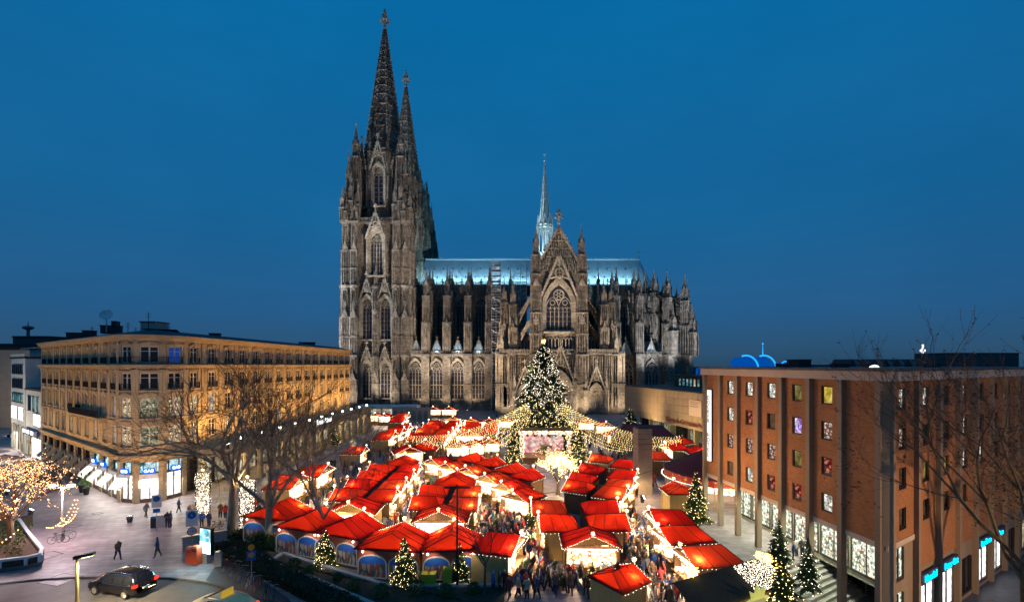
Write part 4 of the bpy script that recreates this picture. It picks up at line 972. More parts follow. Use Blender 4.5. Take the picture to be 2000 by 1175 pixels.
sgn = thing('hotel_sign', 'white gothic lettering on the hotel arcade balustrade', 'sign', (*arcpt(30, arc_off+.95), 5.7), aR); lettering('Dom - Hotel', 1.25, SWHITE, sgn, (0, 0, .35), 0, .05)
GLOBE = glow('globe_lamp', (1, .93, .8), 14)
for i in range(11):
    q = arcpt(4+5.2*i, arc_off+.4); o = thing('globe_lamp', 'small white globe lamp on the hotel arcade balustrade', 'lamp', (q.x, q.y, 6.45), 0, 'globe lamps on the arcade')
    m = MB(); m.frust(0, 0, 0, .25, .08, .06, 6); mkobj('foot', m, IRON, o); m = MB(); m.lathe([(.03, .22), (.17, .3), (.21, .42), (.16, .55), (.03, .6)], 8); mkobj('globe', m, GLOBE, o)
# amber facade floodlights standing on the arcade roof and street canopies
AMB = (1, .50, .12)
for i in range(9):
    q = arcpt(3+6.8*i, arc_off-.6); t_ = arcpt(3+6.8*i, 0); flood((q.x, q.y, 5.55), (t_.x, t_.y, 15.5), 5200, AMB, 150, 1.0, 'floodlight on the hotel arcade roof aimed at the facade')
for i in range(6):
    q = L0+dL*(2+7*i)+nL*7.5; t_ = L0+dL*(2+7*i); flood((q.x, q.y, 0), (t_.x, t_.y, 13), 3700, (1, .56, .2), 110, 1.0, 'floodlight in the paving aimed at the hotel street front')
q = AC+Vector((.45, -.9))*(RA+8); flood((q.x, q.y, 0), (AC.x, AC.y, 14), 3300, (1, .56, .2), 100, 1.0, 'floodlight in the paving aimed at the rounded hotel corner')
# things on the hotel roof
ds = thing('satellite_dish', 'pale satellite dish on the hotel roof', 'dish', (PX(208, 66), 66, 21.7)); m = MB(); m.tube((0, 0, 0), (0, 0, 2.2), .08, .08, 6); mkobj('mast', m, STEEL, ds)
m = MB(); m.T = Matrix.Translation((0, 0, 2.4)) @ Matrix.Rotation(radians(35), 4, 'Y') @ Matrix.Rotation(radians(60), 4, 'X'); m.lathe([(.02, 0), (.4, .04), (.75, .15), (.8, .17), (.75, .2), (.4, .1), (.02, .06)], 18); m.tube((0, 0, .1), (0, 0, .7), .03, .03, 4); mkobj('reflector', m, mat('pale_paint', (.6, .58, .58), .5), ds)
pb = thing('lift_penthouse', 'pale box with flat cap on the hotel roof', 'roof box', (PX(302, 64), 64, 21.6)); m = MB(); m.cbox(0, 0, 0, 2.0, 2.4, 1.2); mkobj('box', m, mat('grey_plaster', (.35, .32, .3), .8), pb); m = MB(); m.cbox(0, 0, 1.2, 2.3, 2.7, .12); mkobj('cap', m, HROOF, pb)
for u, D, h in ((290, 62, 2.6), (250, 66, 1.6), (330, 70, 1.7), (180, 72, 1.5), (265, 75, 1.6)):
    an = thing('antenna', 'thin antenna mast on the hotel roof', 'antenna', (PX(u, D), D, 21.5), 0, 'antennas on the hotel roof'); m = MB(); m.tube((0, 0, 0), (0, 0, h), .05, .03, 5); mkobj('mast', m, IRON, an); m = MB()
    for k in range(3): m.tube((-.35, 0, h-.2-k*.25), (.35, 0, h-.2-k*.25), .02, .02, 4)
    mkobj('crossbar', m, IRON, an)
for u, D, wd, h in ((218, 67, 2.2, 1.1), (226, 69, .6, 1.9), (175, 74, 1.4, .9), (600, 108, 3.4, .7), (420, 82, 1.6, 1.0), (150, 79, 2.4, .9)):
    vb = thing('roof_vent', 'dark ventilation box on the hotel roof', 'vent', (PX(u, D), D, 21.5), .3, 'ventilation boxes on the hotel roof'); m = MB(); m.cbox(0, 0, 0, wd, 1.2, h); mkobj('box', m, HROOF, vb); m = MB(); m.cbox(0, 0, h, wd*1.1, 1.3, .1); mkobj('cap', m, IRON, vb)

# ================================================================== generic block with windows
def block(name, label, base, a, wd, dp, h, wallm, rows, cols, z0, zstep, wh, ww, panes, x0=None, cat='building', roofm=None, frame=None):
    o = thing(name, label, cat, (base[0], base[1], 0), a)
    m = MB(); m.box(0, 0, -.1, wd, dp, h); mkobj('wall', m, wallm, o)
    m = MB(); m.box(-.15, -.15, h, wd+.15, dp+.15, h+.35); mkobj('roof', m, roofm or HROOF, o)
    if rows and cols:
        q = MB(); q.box(-ww/2, -.03, 0, ww/2, .02, wh, 0); f = MB(); t = .08
        f.box(-ww/2-t, -.1, -t, -ww/2, .0, wh+t); f.box(ww/2, -.1, -t, ww/2+t, .0, wh+t); f.box(-ww/2, -.1, -t, ww/2, 0, 0); f.box(-ww/2, -.1, wh, ww/2, 0, wh+t); f.box(-.03, -.08, 0, .03, 0, wh)
        qm, fm = q.mesh('pane'), f.mesh('window')
        for r in range(rows):
            for c in range(cols):
                x = (x0 or wd/cols/2)+wd/cols*c if x0 is None else x0+(wd-2*x0)*c/max(1, cols-1)
                wn = mkobj('window', fm, frame or IRON, o, (x, 0, z0+zstep*r)); pn = mkobj('pane', qm, panes[0], wn); pn.material_slots[0].link = 'OBJECT'; pn.material_slots[0].material = rnd.choice(panes)
    return o
WPL = mat('white_plaster', (.62, .60, .54), .8, col2=(.52, .50, .45), scale=.8); BRPL = mat('brown_plaster', (.12, .08, .065), .9, col2=(.17, .12, .09), scale=.5)
PCY = lit_goods('office_cyan', [(.1, .3, .34), (.05, .12, .15), (.25, .5, .5)], .7, 1.2)
pA = A_end-dL*0; e1 = A_end+dL*13.2; e2 = e1+dL*13.5
lowb = block('white_shop_house', 'low white shop house with bright upper floor beside the hotel', e1, aL, 12.6, 10, 12.3, WPL, 0, 0, 0, 0, 0, 0, [])
for k, (x, w_, z0, z1, mm) in enumerate(((3.2, 2.4, 8.6, 11.2, PDARK), (6.4, 1.6, 8.6, 11.2, PCY), (9.6, 1.6, 8.6, 11.2, PCY), (9.0, 5.0, 6.0, 8.2, SHOPW), (3.0, 4.2, .3, 3.9, SHOPT), (9.2, 5.4, .3, 3.9, SHOPW))):
    m = MB(); m.box(x-w_/2, -.05, z0, x+w_/2, .02, z1); wn = mkobj('window', m, mm, lowb); m = MB(); m.box(x-w_/2-.1, -.12, z0-.1, x+w_/2+.1, -.0, z0); m.box(x-w_/2-.1, -.12, z1, x+w_/2+.1, 0, z1+.1); m.box(x-.05, -.1, z0, x+.05, 0, z1); mkobj('frame', m, IRON, wn)
sg = thing('shop_sign', 'long white lit fascia sign on the low shop house', 'sign', (*(e1-dL*6.3+nL*.3), 4.3), aL); m = MB(); m.box(-5.6, -.2, 0, 5.6, 0, .9); mkobj('box', m, mat('sign_navy', (.02, .06, .25), .4), sg)
for x in (-4.4, -1.4, 1.8): m = MB(); m.box(x-.9, -.24, .15, x+.9, -.2, .75); mkobj('panel', m, SWHITE, sg)
tallb = block('white_office_house', 'tall white office house with three window bands', e2, aL, 13.2, 16, 18.2, WPL, 0, 0, 0, 0, 0, 0, [])
for r in range(3):
    for c in range(5):
        x = 2.5+c*1.9; m = MB(); m.box(x-.8, -.04, 9.7+2.8*r, x+.8, .02, 11.3+2.8*r); wn = mkobj('window', m, PCY if r == 0 else PDARK, tallb); m = MB(); m.box(x-.95, -.12, 9.6+2.8*r, x-.8, 0, 11.4+2.8*r); m.box(x-.95, -.12, 11.3+2.8*r, x+.95, 0, 11.45+2.8*r); m.box(x-.95, -.12, 9.55+2.8*r, x+.95, 0, 9.7+2.8*r); mkobj('frame', m, IRON, wn)
for x, w_, z0, z1 in ((3.4, 5.6, 6.2, 8.7), (9.6, 4.8, 6.2, 8.7), (3.2, 4.6, .3, 5.2), (9.4, 5.2, .3, 5.2)):
    m = MB(); m.box(x-w_/2, -.05, z0, x+w_/2, .02, z1); wn = mkobj('shop_window', m, SHOPW if z0 > 5 else SHOPT, tallb); m = MB()
    for k in range(4): m.box(x-w_/2+w_*k/3-.06, -.12, z0, x-w_/2+w_*k/3+.06, 0, z1)
    mkobj('frame', m, WPL, wn)
m = MB(); m.box(.8, 2.5, 18.5, 12.4, 14, 20.2); mkobj('penthouse', m, WPL, tallb); m = MB(); m.box(.4, 1.2, 20.2, 12.8, 14.4, 20.4); mkobj('penthouse_roof', m, WPL, tallb)
m = MB(); m.box(-.1, -.1, 18.5, 13.2, .1, 19.1); mkobj('parapet', m, WPL, tallb)
for q_ in (e1-dL*6+nL*1.2, e2-dL*6+nL*1.2): lamp('shop_lamp', 'AREA', (q_.x-e1.x, q_.y-e1.y, 3.6), 900, (1, .92, .8), None, size=5).location = (q_.x, q_.y, 3.6)
bb = block('brown_party_house', 'tall brown plastered house wall rising behind the low shop house', e1-nL*10.2-dL*12, aL, 14, 10, 19.6, BRPL, 0, 0, 0, 0, 0, 0, [])
# far left street end
for q_, t_ in ((e1+nL*9, e1-dL*5), (e2+nL*9, e2-dL*5)): flood((q_.x, q_.y, 0), (t_.x, t_.y, 10), 6000, (1, .86, .66), 120, 1.0, 'floodlight in the paving aimed at the white houses')
flood((-118, 108, 0), (-128, 126, 8), 9000, (1, .75, .5), 110, 1.0, 'added floodlight in the paving for shop glow on the tan house')  # added flood stands in for shop glow on this house
tanb = block('tan_corner_house', 'tan house with cyan sign at the street end', (-150, 122), radians(12), 26, 14, 21, mat('tan_plaster', (.42, .33, .24), .85, col2=(.34, .27, .2), scale=.7), 0, 0, 0, 0, 0, 0, [])
sg = thing('cyan_sign', 'cyan lit shop sign band on the tan house', 'sign', (-129, 126.2, 9.5), radians(12)); m = MB(); m.box(-6, -.3, 0, 6, 0, 1.5); mkobj('box', m, glow('sign_cyan', (.0, .55, .9), 1.6), sg); lettering('VO', 1.3, SWHITE, sg, (3.2, -.34, .75))
fr_ = thing('white_frame_light', 'white square light frame on the tan house', 'light', (-128.5, 126.2, 4.5), radians(12)); m = MB()
for a_, b_ in (((-1.1, 0), (1.1, 0)), ((-1.1, 2), (1.1, 2)), ((-1.1, 0), (-1.1, 2)), ((1.1, 0), (1.1, 2))): m.tube((a_[0], -.15, a_[1]), (b_[0], -.15, b_[1]), .1, .1, 4)
mkobj('frame', m, SWHITE, fr_)
# ================================================================== brick office building on the right
BRICK = brickmat('red_brick', (.46, .19, .07), (.33, .125, .048), (.26, .16, .10), 1.0, .25, .083, .008, .85, .35, 'Object', True)
PIL = mat('concrete_pilaster', (.26, .19, .125), .85, col2=(.32, .24, .165), scale=.8, stretch=(1, 1, .3), bump=.1, bscale=10)
FASC = mat('pale_fascia', (.50, .40, .31), .8, col2=(.56, .46, .37), scale=.6)
RC = Vector((25.0, 30.7)); dA = Vector((-.149, .989)); dB = Vector((.854, .520))
nA = Vector((-.989, -.149)); nB = Vector((.520, -.854)); aA = atan2(nA.x, -nA.y); aB = atan2(nB.x, -nB.y)
LA, LB = 21.3, 46.0; ZTOP = 16.7
off = thing('brick_office_building', 'brown brick building with concrete pilasters above a lit arcade', 'building', (RC.x, RC.y, 0)); ro = Vector((RC.x, RC.y, 0))
fA = lambda t: RC+dA*t; fB = lambda t: RC+dB*t
# local frames: face A runs from its far end (x=0) to the corner (x=LA); face B from the corner outwards
MA = Matrix.Translation((*(fA(LA)-RC), 0)) @ Matrix.Rotation(aA, 4, 'Z'); MBm = Matrix.Rotation(aB, 4, 'Z')
backA = fA(LA)+dB*30; backB = fB(LB)+dA*12; 
PT = [21.3, 18.4, 15.5, 12.5, 9.45, 6.4, 3.4, .37]                # pilasters on A, distance from the corner
PB = [.35, 4.6, 8.8, 13.0, 17.3, 21.6, 25.8, 30, 34.2, 38.5, 42.8]
ROWS = [5.65, 8.45, 11.2, 13.95]; WH = 1.42
WR = mat('dark_window_frame', (.045, .032, .028), .5, .2)
wa = MB(); wa.T = MA
xs = sorted(LA-t for t in PT)
ARC_Z = 4.9
for k in range(7):
    x0, x1 = xs[k], xs[k+1]; xm = (x0+x1)/2
    if 1 <= k <= 5:
        wa.box(x0, 0, ARC_Z, xm-.52, .35, 15.9); wa.box(xm+.52, 0, ARC_Z, x1, .35, 15.9); zz = ARC_Z
        for z in ROWS: wa.box(xm-.52, 0, zz, xm+.52, .35, z); zz = z+WH
        wa.box(xm-.52, 0, zz, xm+.52, .35, 15.9)
    else: wa.box(x0, 0, ARC_Z, x1, .35, 15.9)
wa.T = MBm
for k in range(len(PB)-1):
    x0, x1 = PB[k], PB[k+1]; xm = (x0+x1)/2
    wa.box(x0, 0, 2.2 if k else ARC_Z, xm-.6, .35, 15.9); wa.box(xm+.6, 0, 2.2 if k else ARC_Z, x1, .35, 15.9); zz = 2.2 if k else ARC_Z
    for z in ROWS: wa.box(xm-.6, 0, zz, xm+.6, .35, z); zz = z+WH
    wa.box(xm-.6, 0, zz, xm+.6, .35, 15.9)
wa.T = None; mkobj('brick_wall', wa, BRICK, off)
inn = MB(); q = [fA(LA)-nA*.5+dB*0, RC-nA*.5-nB*.5, fB(LB)-nB*.5, backB, backA]
inn.T = Matrix.Translation((-RC.x, -RC.y, 0)); inn.slab([(p_.x, p_.y) for p_ in q], 5.0, 16.0); mkobj('inner_wall', inn, MATS['dark_interior'], off)
fs = MB(); fs.T = Matrix.Translation((-RC.x, -RC.y, 0)); oA = [fA(LA+.4)+nA*.45, RC+nA*.45+nB*.45, fB(LB)+nB*.45, backB, backA]
fs.slab([(p_.x, p_.y) for p_ in oA], 15.9, 16.55); mkobj('fascia', fs, FASC, off)
rf = MB(); rf.T = Matrix.Translation((-RC.x, -RC.y, 0)); oR = [fA(LA+.6)+nA*.65, RC+nA*.65+nB*.65, fB(LB)+nB*.65, backB+Vector((.5, .5)), backA+Vector((-.3, .5))]
rf.slab([(p_.x, p_.y) for p_ in oR], 16.552, 16.75); mkobj('roof', rf, mat('roof_felt', (.10, .085, .09), .8, col2=(.14, .12, .12), scale=1), off)
for t in PT:
    m = MB(); m.box(-.2, -.36, -.6 if t > 2 else LOW, .2, .1, 15.9); m.box(-.24, -.4, 15.6, .24, 0, 15.88); p_ = fA(t); mkobj('pilaster', m, PIL, off, (p_.x-RC.x, p_.y-RC.y, 0), aA)
for t in PB:
    m = MB(); m.box(-.2, -.3, LOW, .2, .1, 15.9); p_ = fB(t); mkobj('pilaster', m, PIL, off, (p_.x-RC.x, p_.y-RC.y, 0), aB)
m = MB(); m.T = Matrix.Rotation((aA+aB)/2, 4, 'Z'); m.box(-.24, .02, LOW, .24, .7, 15.9); m.T = None; mkobj('corner_pier', m, PIL, off)
bm_ = MB(); bm_.T = MA; bm_.box(.2, -.05, 4.55, LA, .4, ARC_Z+.02); bm_.T = MBm; bm_.box(0, -.05, 4.55, 4.5, .4, ARC_Z+.02); bm_.T = None; mkobj('lintel', bm_, FASC, off)
# windows with what the rooms show
ROOMS = {
 'w': lit_goods('room_white', [(1, .95, .82), (.9, .88, .8), (.55, .55, .5), (1, .98, .9), (.3, .35, .25), (.2, .18, .15)], 1.2, 6),
 'y': lit_goods('room_yellow', [(.75, .58, .06), (.7, .5, .05), (.8, .65, .2), (.35, .25, .05)], .9, 1.6),
 'p': lit_goods('room_purple', [(.45, .2, .95), (.8, .6, 1), (.9, .85, .95), (.3, .12, .7)], 1.0, 6),
 'r': lit_goods('room_red', [(.45, .02, .02), (.15, .02, .02), (.6, .3, .2), (.1, .08, .06), (.25, .01, .01)], .8, 5.0),
 'd': mat('room_dark_pane', (.07, .06, .05), .15, spec=.6, col2=(.16, .13, .1), scale=2),
 'm': lit_goods('room_mixed', [(.6, .5, .4), (.25, .12, .08), (.9, .8, .7), (.5, .06, .03), (.2, .18, .15), (.12, .1, .08)], .8, 8.0),
 'g': lit_goods('room_dim', [(.2, .16, .05), (.3, .25, .08), (.1, .08, .03)], .8, 2.0)}
f = MB(); t = .09; w_ = .52
f.box(-w_, -.03, 0, -w_+t, .12, WH); f.box(w_-t, -.03, 0, w_, .12, WH); f.box(-w_+t, -.03, WH-t, w_-t, .12, WH); f.box(-w_+t, -.03, 0, w_-t, .12, t); fm = f.mesh('window')
q = MB(); q.face([(-w_+t, .08, t), (w_-t, .08, t), (w_-t, .08, WH-t), (-w_+t, .08, WH-t)]); qm = q.mesh('pane'); qm.materials.append(ROOMS['w'])
sl = MB(); sl.box(-w_-.05, -.12, -.1, w_+.05, .05, 0); slm = sl.mesh('sill')
PAT = ['wmwrm', 'mmdpm', 'wwmgr', 'wmdmy']; PAT = {3: 'wwwgy', 2: 'wrdpm', 1: 'mmmgr', 0: 'dwrrw'}
def rwin(p_, a, z, kind, sc=1.0):
    o = mkobj('window', fm, WR, off, (p_.x-RC.x, p_.y-RC.y, z), a); o.scale = (sc, 1, 1)
    c = mkobj('pane', qm, None, o); c.material_slots[0].link = 'OBJECT'; c.material_slots[0].material = ROOMS[kind]; mkobj('sill', slm, WR, o)
for k in range(1, 6):
    tm = LA-(xs[k]+xs[k+1])/2; p_ = fA(tm)-nA*.12
    for r, z in enumerate(ROWS): rwin(p_, aA, z, PAT[r][k-1])
rr = random.Random(11)
for k in range(len(PB)-1):
    tm = (PB[k]+PB[k+1])/2; p_ = fB(tm)-nB*.12
    for r, z in enumerate(ROWS): rwin(p_, aB, z, 'w' if (r == 3 and k < 2) else ('d' if rr.random() < .6 else rr.choice('gmw')), 1.15)
# ground floor under the arcade: glazed shops set back
SHOPG = lit_goods('shop_display_green', [(.85, .95, .78), (.95, .92, .75), (.4, .5, .38), (.75, .6, .35), (.2, .26, .22), (1, 1, .9), (.3, .2, .12)], 1.35, 6.5, (1, 1, .8))
SHB = 3.6
gs = MB(); gs.T = MA; gs.box(0, SHB, -.1, LA-SHB+.3, SHB+.3, 4.6); gs.T = None
mkobj('shop_wall', gs, mat('pale_green_render', (.42, .42, .32), .8), off)
cl_ = MB(); cl_.T = MA; cl_.box(.0, .4, 4.6, LA-2.0, SHB+.2, 4.72); cl_.T = None; mkobj('arcade_ceiling', cl_, mat('white_soffit', (.7, .7, .62), .8), off)
for k in range(6):
    x0, x1 = xs[k], xs[k+1]; p_ = fA(LA-(x0+x1)/2)-nA*(SHB-.05); hw = (x1-x0)/2-.2
    m = MB(); m.face([(-hw, 0, .55), (hw, 0, .55), (hw, 0, 3.6), (-hw, 0, 3.6)]); mkobj('shop_window', m, SHOPG, off, (p_.x-RC.x, p_.y-RC.y, 0), aA)
    m = MB(); m.box(-hw-.1, -.1, .4, hw+.1, 0, .55); m.box(-hw-.1, -.1, 3.6, hw+.1, 0, 4.2); m.box(-hw-.08, -.08, .55, -hw, 0, 3.6); m.box(hw, -.08, .55, hw+.08, 0, 3.6); m.box(-.03, -.06, .55, .03, 0, 3.6); mkobj('shop_frame', m, WR, off, (p_.x-RC.x, p_.y-RC.y, 0), aA)
    lamp('arcade_lamp', 'AREA', (p_.x-RC.x+nA.x*1.6, p_.y-RC.y+nA.y*1.6, 4.55), 240, (.92, 1, .72), off, size=1.2)
# corner bay and street shops on side B
p_ = fB(2.5)-nB*.3
def shopB(t0, t1, z0, z1, mm, name='shop_window'):
    p_ = fB((t0+t1)/2)-nB*.05; hw = (t1-t0)/2
    m = MB(); m.face([(-hw, 0, z0), (hw, 0, z0), (hw, 0, z1), (-hw, 0, z1)]); mkobj(name, m, mm, off, (p_.x-RC.x, p_.y-RC.y, 0), aB)
    m = MB(); m.box(-hw-.12, -.12, z0-.2, hw+.12, .1, z0); m.box(-hw-.12, -.12, z0, -hw, .1, z1); m.box(hw, -.12, z0, hw+.12, .1, z1); m.box(-.04, -.1, z0, .04, .05, z1); mkobj('shop_frame', m, WR, off, (p_.x-RC.x, p_.y-RC.y, 0), aB)
bw_ = MB(); bw_.T = MBm; bw_.box(0, .06, LOW, LB, .4, 2.2); bw_.box(0, .06, 2.2, 4.6, .4, 4.6); bw_.T = None; mkobj('base_wall', bw_, PIL, off)
shopB(.9, 2.4, 2.4, 4.4, SHOPG); shopB(.9, 2.4, -1.6, 1.3, SHOPG)
for k in range(1, 9): shopB(PB[k]+.6, PB[k+1]-.9, -1.9, .85, SHOPW if k in (1, 2, 4, 5) else (SHOPT if k % 3 else PDARK))
CYAN = glow('sign_cyan_bright', (.0, .62, 1.0), 2.6)
for k, tx in ((1, 'Mondial'), (2, 'Peter Ost'), (4, 'Bar Dom'), (5, 'Dom')):
    p_ = fB((PB[k]+PB[k+1])/2)+nB*.2; sg = thing('street_sign_board', {1: 'cyan script sign over the shop next to the corner pilaster', 2: 'cyan script sign over the wide bright shop window', 4: 'short cyan script sign over the shop with red display', 5: 'broken cyan sign at the last lit shop'}[k], 'sign', (p_.x, p_.y, 1.1), aB)
    m = MB(); m.box(-1.6, -.06, 0, 1.6, .12, .75); mkobj('board', m, mat('dark_board', (.05, .05, .08), .5), sg); lettering(tx, .72, CYAN, sg, (0, -.1, .36))
# upright lit sign at the far end of face A
for i, (tx, z, h) in enumerate((('DOCKER', 12.1, 4.4), ('HOTEL', 8.2, 3.7))):
    p_ = fA(20.35)+nA*.12; sg = thing('upright_sign', ('upper' if i == 0 else 'lower')+' upright white lit letter sign on the brick wall', 'sign', (p_.x, p_.y, z-h/2), aA)
    m = MB(); m.box(-.36, -.02, 0, .36, .12, h); mkobj('backing', m, IRON, sg)
    m = MB(); m.box(-.27, -.2, .08, .27, -.02, h-.08); mkobj('panel', m, glow('sign_panel_white', (1, .97, .9), 1.3), sg)
    lettering(tx, .62 if i == 0 else .66, mat('sign_letter_dark', (.25, .23, .2), .6), sg, (0, -.23, h/2), 0, .02, True)
# roof clutter
for u, D, wd, h in ((1560, 47, 1.7, .75), (1530, 50, 1.2, .35), (1640, 44, 1.2, .3), (1700, 46, .9, .28), (1820, 46, 1.0, .3)):
    o = thing('roof_unit', 'low dark ventilation unit on the flat brick building roof', 'vent', (PX(u, D), D, 16.74), aA, 'units on the brick building roof'); m = MB(); m.cbox(0, 0, 0, wd, wd*.8, h); mkobj('box', m, IRON, o); m = MB(); m.cbox(0, 0, h, wd*1.08, wd*.9, .06); mkobj('lid', m, HROOF, o)
o = thing('roof_dome_light', 'small lit dome skylight on the flat brick building roof', 'skylight', (PX(1708, 36), 36, 16.74)); m = MB(); m.lathe([(.36, 0), (.32, .12), (.18, .22), (.02, .26)], 10); mkobj('dome', m, glow('dome_glow', (.85, .95, 1), 2.0), o); m = MB(); m.lathe([(.42, 0), (.42, .06), (.36, .06)], 10); mkobj('curb', m, IRON, o)
# added floodlights stand in for warm market light on the facade
flood((16, 36, 0), (24, 40, 10), 8000, (1, .62, .3), 120, 1.0, 'added floodlight in the paving for market light on the brick building')
flood((13, 46, 3.3), (23, 44, 9), 5500, (1, .6, .26), 120, 1.0, 'added floodlight on a stall roof for market light on the brick building')
sl_ = thing('street_lamp', 'added tall street lamp out of view facing the brick building', 'street lamp', (37, 19, LOW)); m = MB(); m.frust(0, 0, 0, 8, .1, .07, 8); mkobj('post', m, IRON, sl_); m = MB(); m.cbox(0, .5, 8, .3, 1.2, .14); mkobj('head', m, IRON, sl_); m = MB(); m.cbox(0, .6, 7.97, .22, .8, .03); mkobj('lens', m, glow('added_lamp_lens', (1, .75, .45), 10), sl_); lamp('street_light', 'POINT', (0, .6, 7.7), 9000, (1, .64, .36), sl_, shadow_soft_size=.3)  # added unseen lamp; lights the street front and the bare tree

# ================================================================== museum
TILE = mat('warm_stone_slab', (.30, .20, .115), .8, col2=(.44, .31, .19), scale=.55, stretch=(1, 1, .35), bump=.2, bscale=6, lo=.25, hi=.7)
M0 = Vector((31.4, 128.0)); M1 = Vector((40.6, 82.0)); dM = (M1-M0).normalized(); LM = (M1-M0).length; nM = Vector((dM.y, -dM.x)); nM = nM if nM.x < 0 else -nM; aM = atan2(nM.x, -nM.y)
mus = thing('museum', 'low museum block clad in tan stone slabs', 'museum', (M0.x, M0.y, 0)); mo = Vector((M0.x, M0.y, 0))
m = MB(); m.T = Matrix.Rotation(aM, 4, 'Z'); m.box(0, .12, 3.5, LM, 40, 11.2); mkobj('upper_block', m, TILE, mus)
NC = 26; NR_ = 5; tw, th = LM/NC, 7.7/NR_
tl = [MB() for _ in range(3)]
for i, t_ in enumerate(tl): t_.box(-tw/2+.02, -.04-.03*i, -th/2+.02, tw/2-.02, .12, th/2-.02)
tl = [t_.mesh('stone_slab') for t_ in tl]
for r in range(NR_):
    for c in range(NC):
        x = tw*(c+.5); p_ = Matrix.Rotation(aM, 3, 'Z') @ Vector((x, 0, 0))
        mkobj('stone_slab', tl[rr.randrange(3)], TILE, mus, (p_.x, p_.y, 3.5+th*(r+.5)), aM)
m = MB(); m.T = Matrix.Rotation(aM, 4, 'Z'); m.box(2, 3.5, 0, LM, 30, 3.5); mkobj('lower_wall', m, mat('grey_green_wall', (.20, .20, .16), .8), mus)
GLZ = lit_goods('museum_glazing', [(.32, .30, .2), (.5, .48, .3), (.16, .15, .1), (.42, .2, .1)], .6, .5)
for i in range(7):
    x = 6+i*5.6; p_ = Matrix.Rotation(aM, 3, 'Z') @ Vector((x, 3.4, 0)); m = MB(); m.face([(-2.2, 0, .4), (2.2, 0, .4), (2.2, 0, 3.3), (-2.2, 0, 3.3)]); mkobj('glazing', m, GLZ if i % 3 else PDARK, mus, (p_.x, p_.y, 0), aM)
    m = MB(); m.box(-2.3, -.15, .3, -2.2, 0, 3.5); m.box(2.2, -.15, .3, 2.3, 0, 3.5); m.box(-2.2, -.12, .3, 2.2, 0, .4); m.box(-.05, -.12, .4, .05, 0, 3.3); mkobj('glazing_frame', m, IRON, mus, (p_.x, p_.y, 0), aM)
for i in range(5):
    x = 3.2+i*9.6; p_ = Matrix.Rotation(aM, 3, 'Z') @ Vector((x, 1.0, 0)); m = MB(); m.cbox(0, 0, 0, .7, .9, 3.5); mkobj('pillar', m, mat('olive_concrete', (.42, .38, .2), .8), mus, (p_.x, p_.y, 0), aM)
m = MB(); m.T = Matrix.Rotation(aM, 4, 'Z'); m.box(-.15, -.2, 11.2, LM, 40, 11.45); mkobj('roof', m, HROOF, mus)
p_ = Matrix.Rotation(aM, 3, 'Z') @ Vector((29.5, -.2, 4.6)); lettering('Römisch-Germanisches', 1.55, mat('rust_letters', (.20, .04, .02), .6), mus, p_, aM, .05)
po = thing('wall_poster', 'pale poster with text lines hung on the museum wall', 'poster', Vector((M0.x, M0.y, 0))+Matrix.Rotation(aM, 3, 'Z') @ Vector((33.5, -.22, 6.4)), aM); m = MB(); m.box(-2.2, 0, 0, 2.2, .05, 3.3); mkobj('sheet', m, mat('poster_paper', (.62, .45, .33), .8), po); m = MB()
for z, wd in ((2.8, 3.2), (2.4, 2.6), (1.9, 3.0)): m.box(-1.7, -.02, z, -1.7+wd, 0, z+.12)
mkobj('print', m, mat('poster_ink', (.35, .2, .14), .8), po)
up = thing('museum_annex', 'dark flat roofed annex with pale blue end wall behind the museum', 'building', (43, 122, 11)); m = MB(); m.T = Matrix.Rotation(aM+.05, 4, 'Z'); m.box(0, 0, 0, 12, 10, 3.1); mkobj('dark_wall', m, mat('dark_bronze_cladding', (.04, .038, .042), .6), up)
m = MB(); m.T = Matrix.Rotation(aM+.05, 4, 'Z'); m.box(12, -.2, 0, 30, 10, 2.9); mkobj('pale_wall', m, mat('pale_blue_cladding', (.34, .42, .48), .5), up)
for i in range(6): m = MB(); m.T = Matrix.Rotation(aM+.05, 4, 'Z'); m.box(2.2+i*1.5, -.06, .7, 2.9+i*1.5, 0, 2.4); mkobj('window', m, PCY if i != 4 else PLIT[0], up)
m = MB(); m.T = Matrix.Rotation(aM+.05, 4, 'Z'); m.box(-.3, -.5, 3.1, 30.3, 10.3, 3.35); mkobj('roof', m, HROOF, up)
flood((26, 112, 0), (34, 108, 8), 9000, (1, .72, .36), 130, 1.0, 'floodlight in the paving aimed at the museum wall')
flood((29, 92, 0), (37.5, 96, 8), 7000, (1, .72, .36), 130, 1.0, 'floodlight in the paving aimed at the museum wall')

# ================================================================== skyline
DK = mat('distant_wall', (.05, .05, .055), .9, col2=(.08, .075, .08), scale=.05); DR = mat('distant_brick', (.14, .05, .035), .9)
def far(name, label, u0, u1, vtop, D, m, cat='building', parts=None):
    x0, x1 = PX(u0, D), PX(u1, D); h = PZ(vtop, D); o = thing(name, label, cat, ((x0+x1)/2, D, 0)); w_ = abs(x1-x0)
    k = MB(); k.cbox(0, 12, 0, w_, 24, h); mkobj('wall', k, m, o); k = MB(); k.cbox(0, 12, h, w_*1.02, 24.6, .4+h*.01); mkobj('roof', k, HROOF, o); return o
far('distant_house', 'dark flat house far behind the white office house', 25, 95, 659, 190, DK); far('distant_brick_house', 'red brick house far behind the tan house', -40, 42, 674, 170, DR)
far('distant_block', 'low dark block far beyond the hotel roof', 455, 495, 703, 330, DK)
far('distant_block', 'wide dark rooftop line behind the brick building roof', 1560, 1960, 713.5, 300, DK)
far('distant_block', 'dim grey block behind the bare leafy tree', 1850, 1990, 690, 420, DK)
tv = thing('television_tower', 'faint distant television tower with round platform', 'tower', (PX(55, 900), 900, 0)); z = PZ(640, 900)
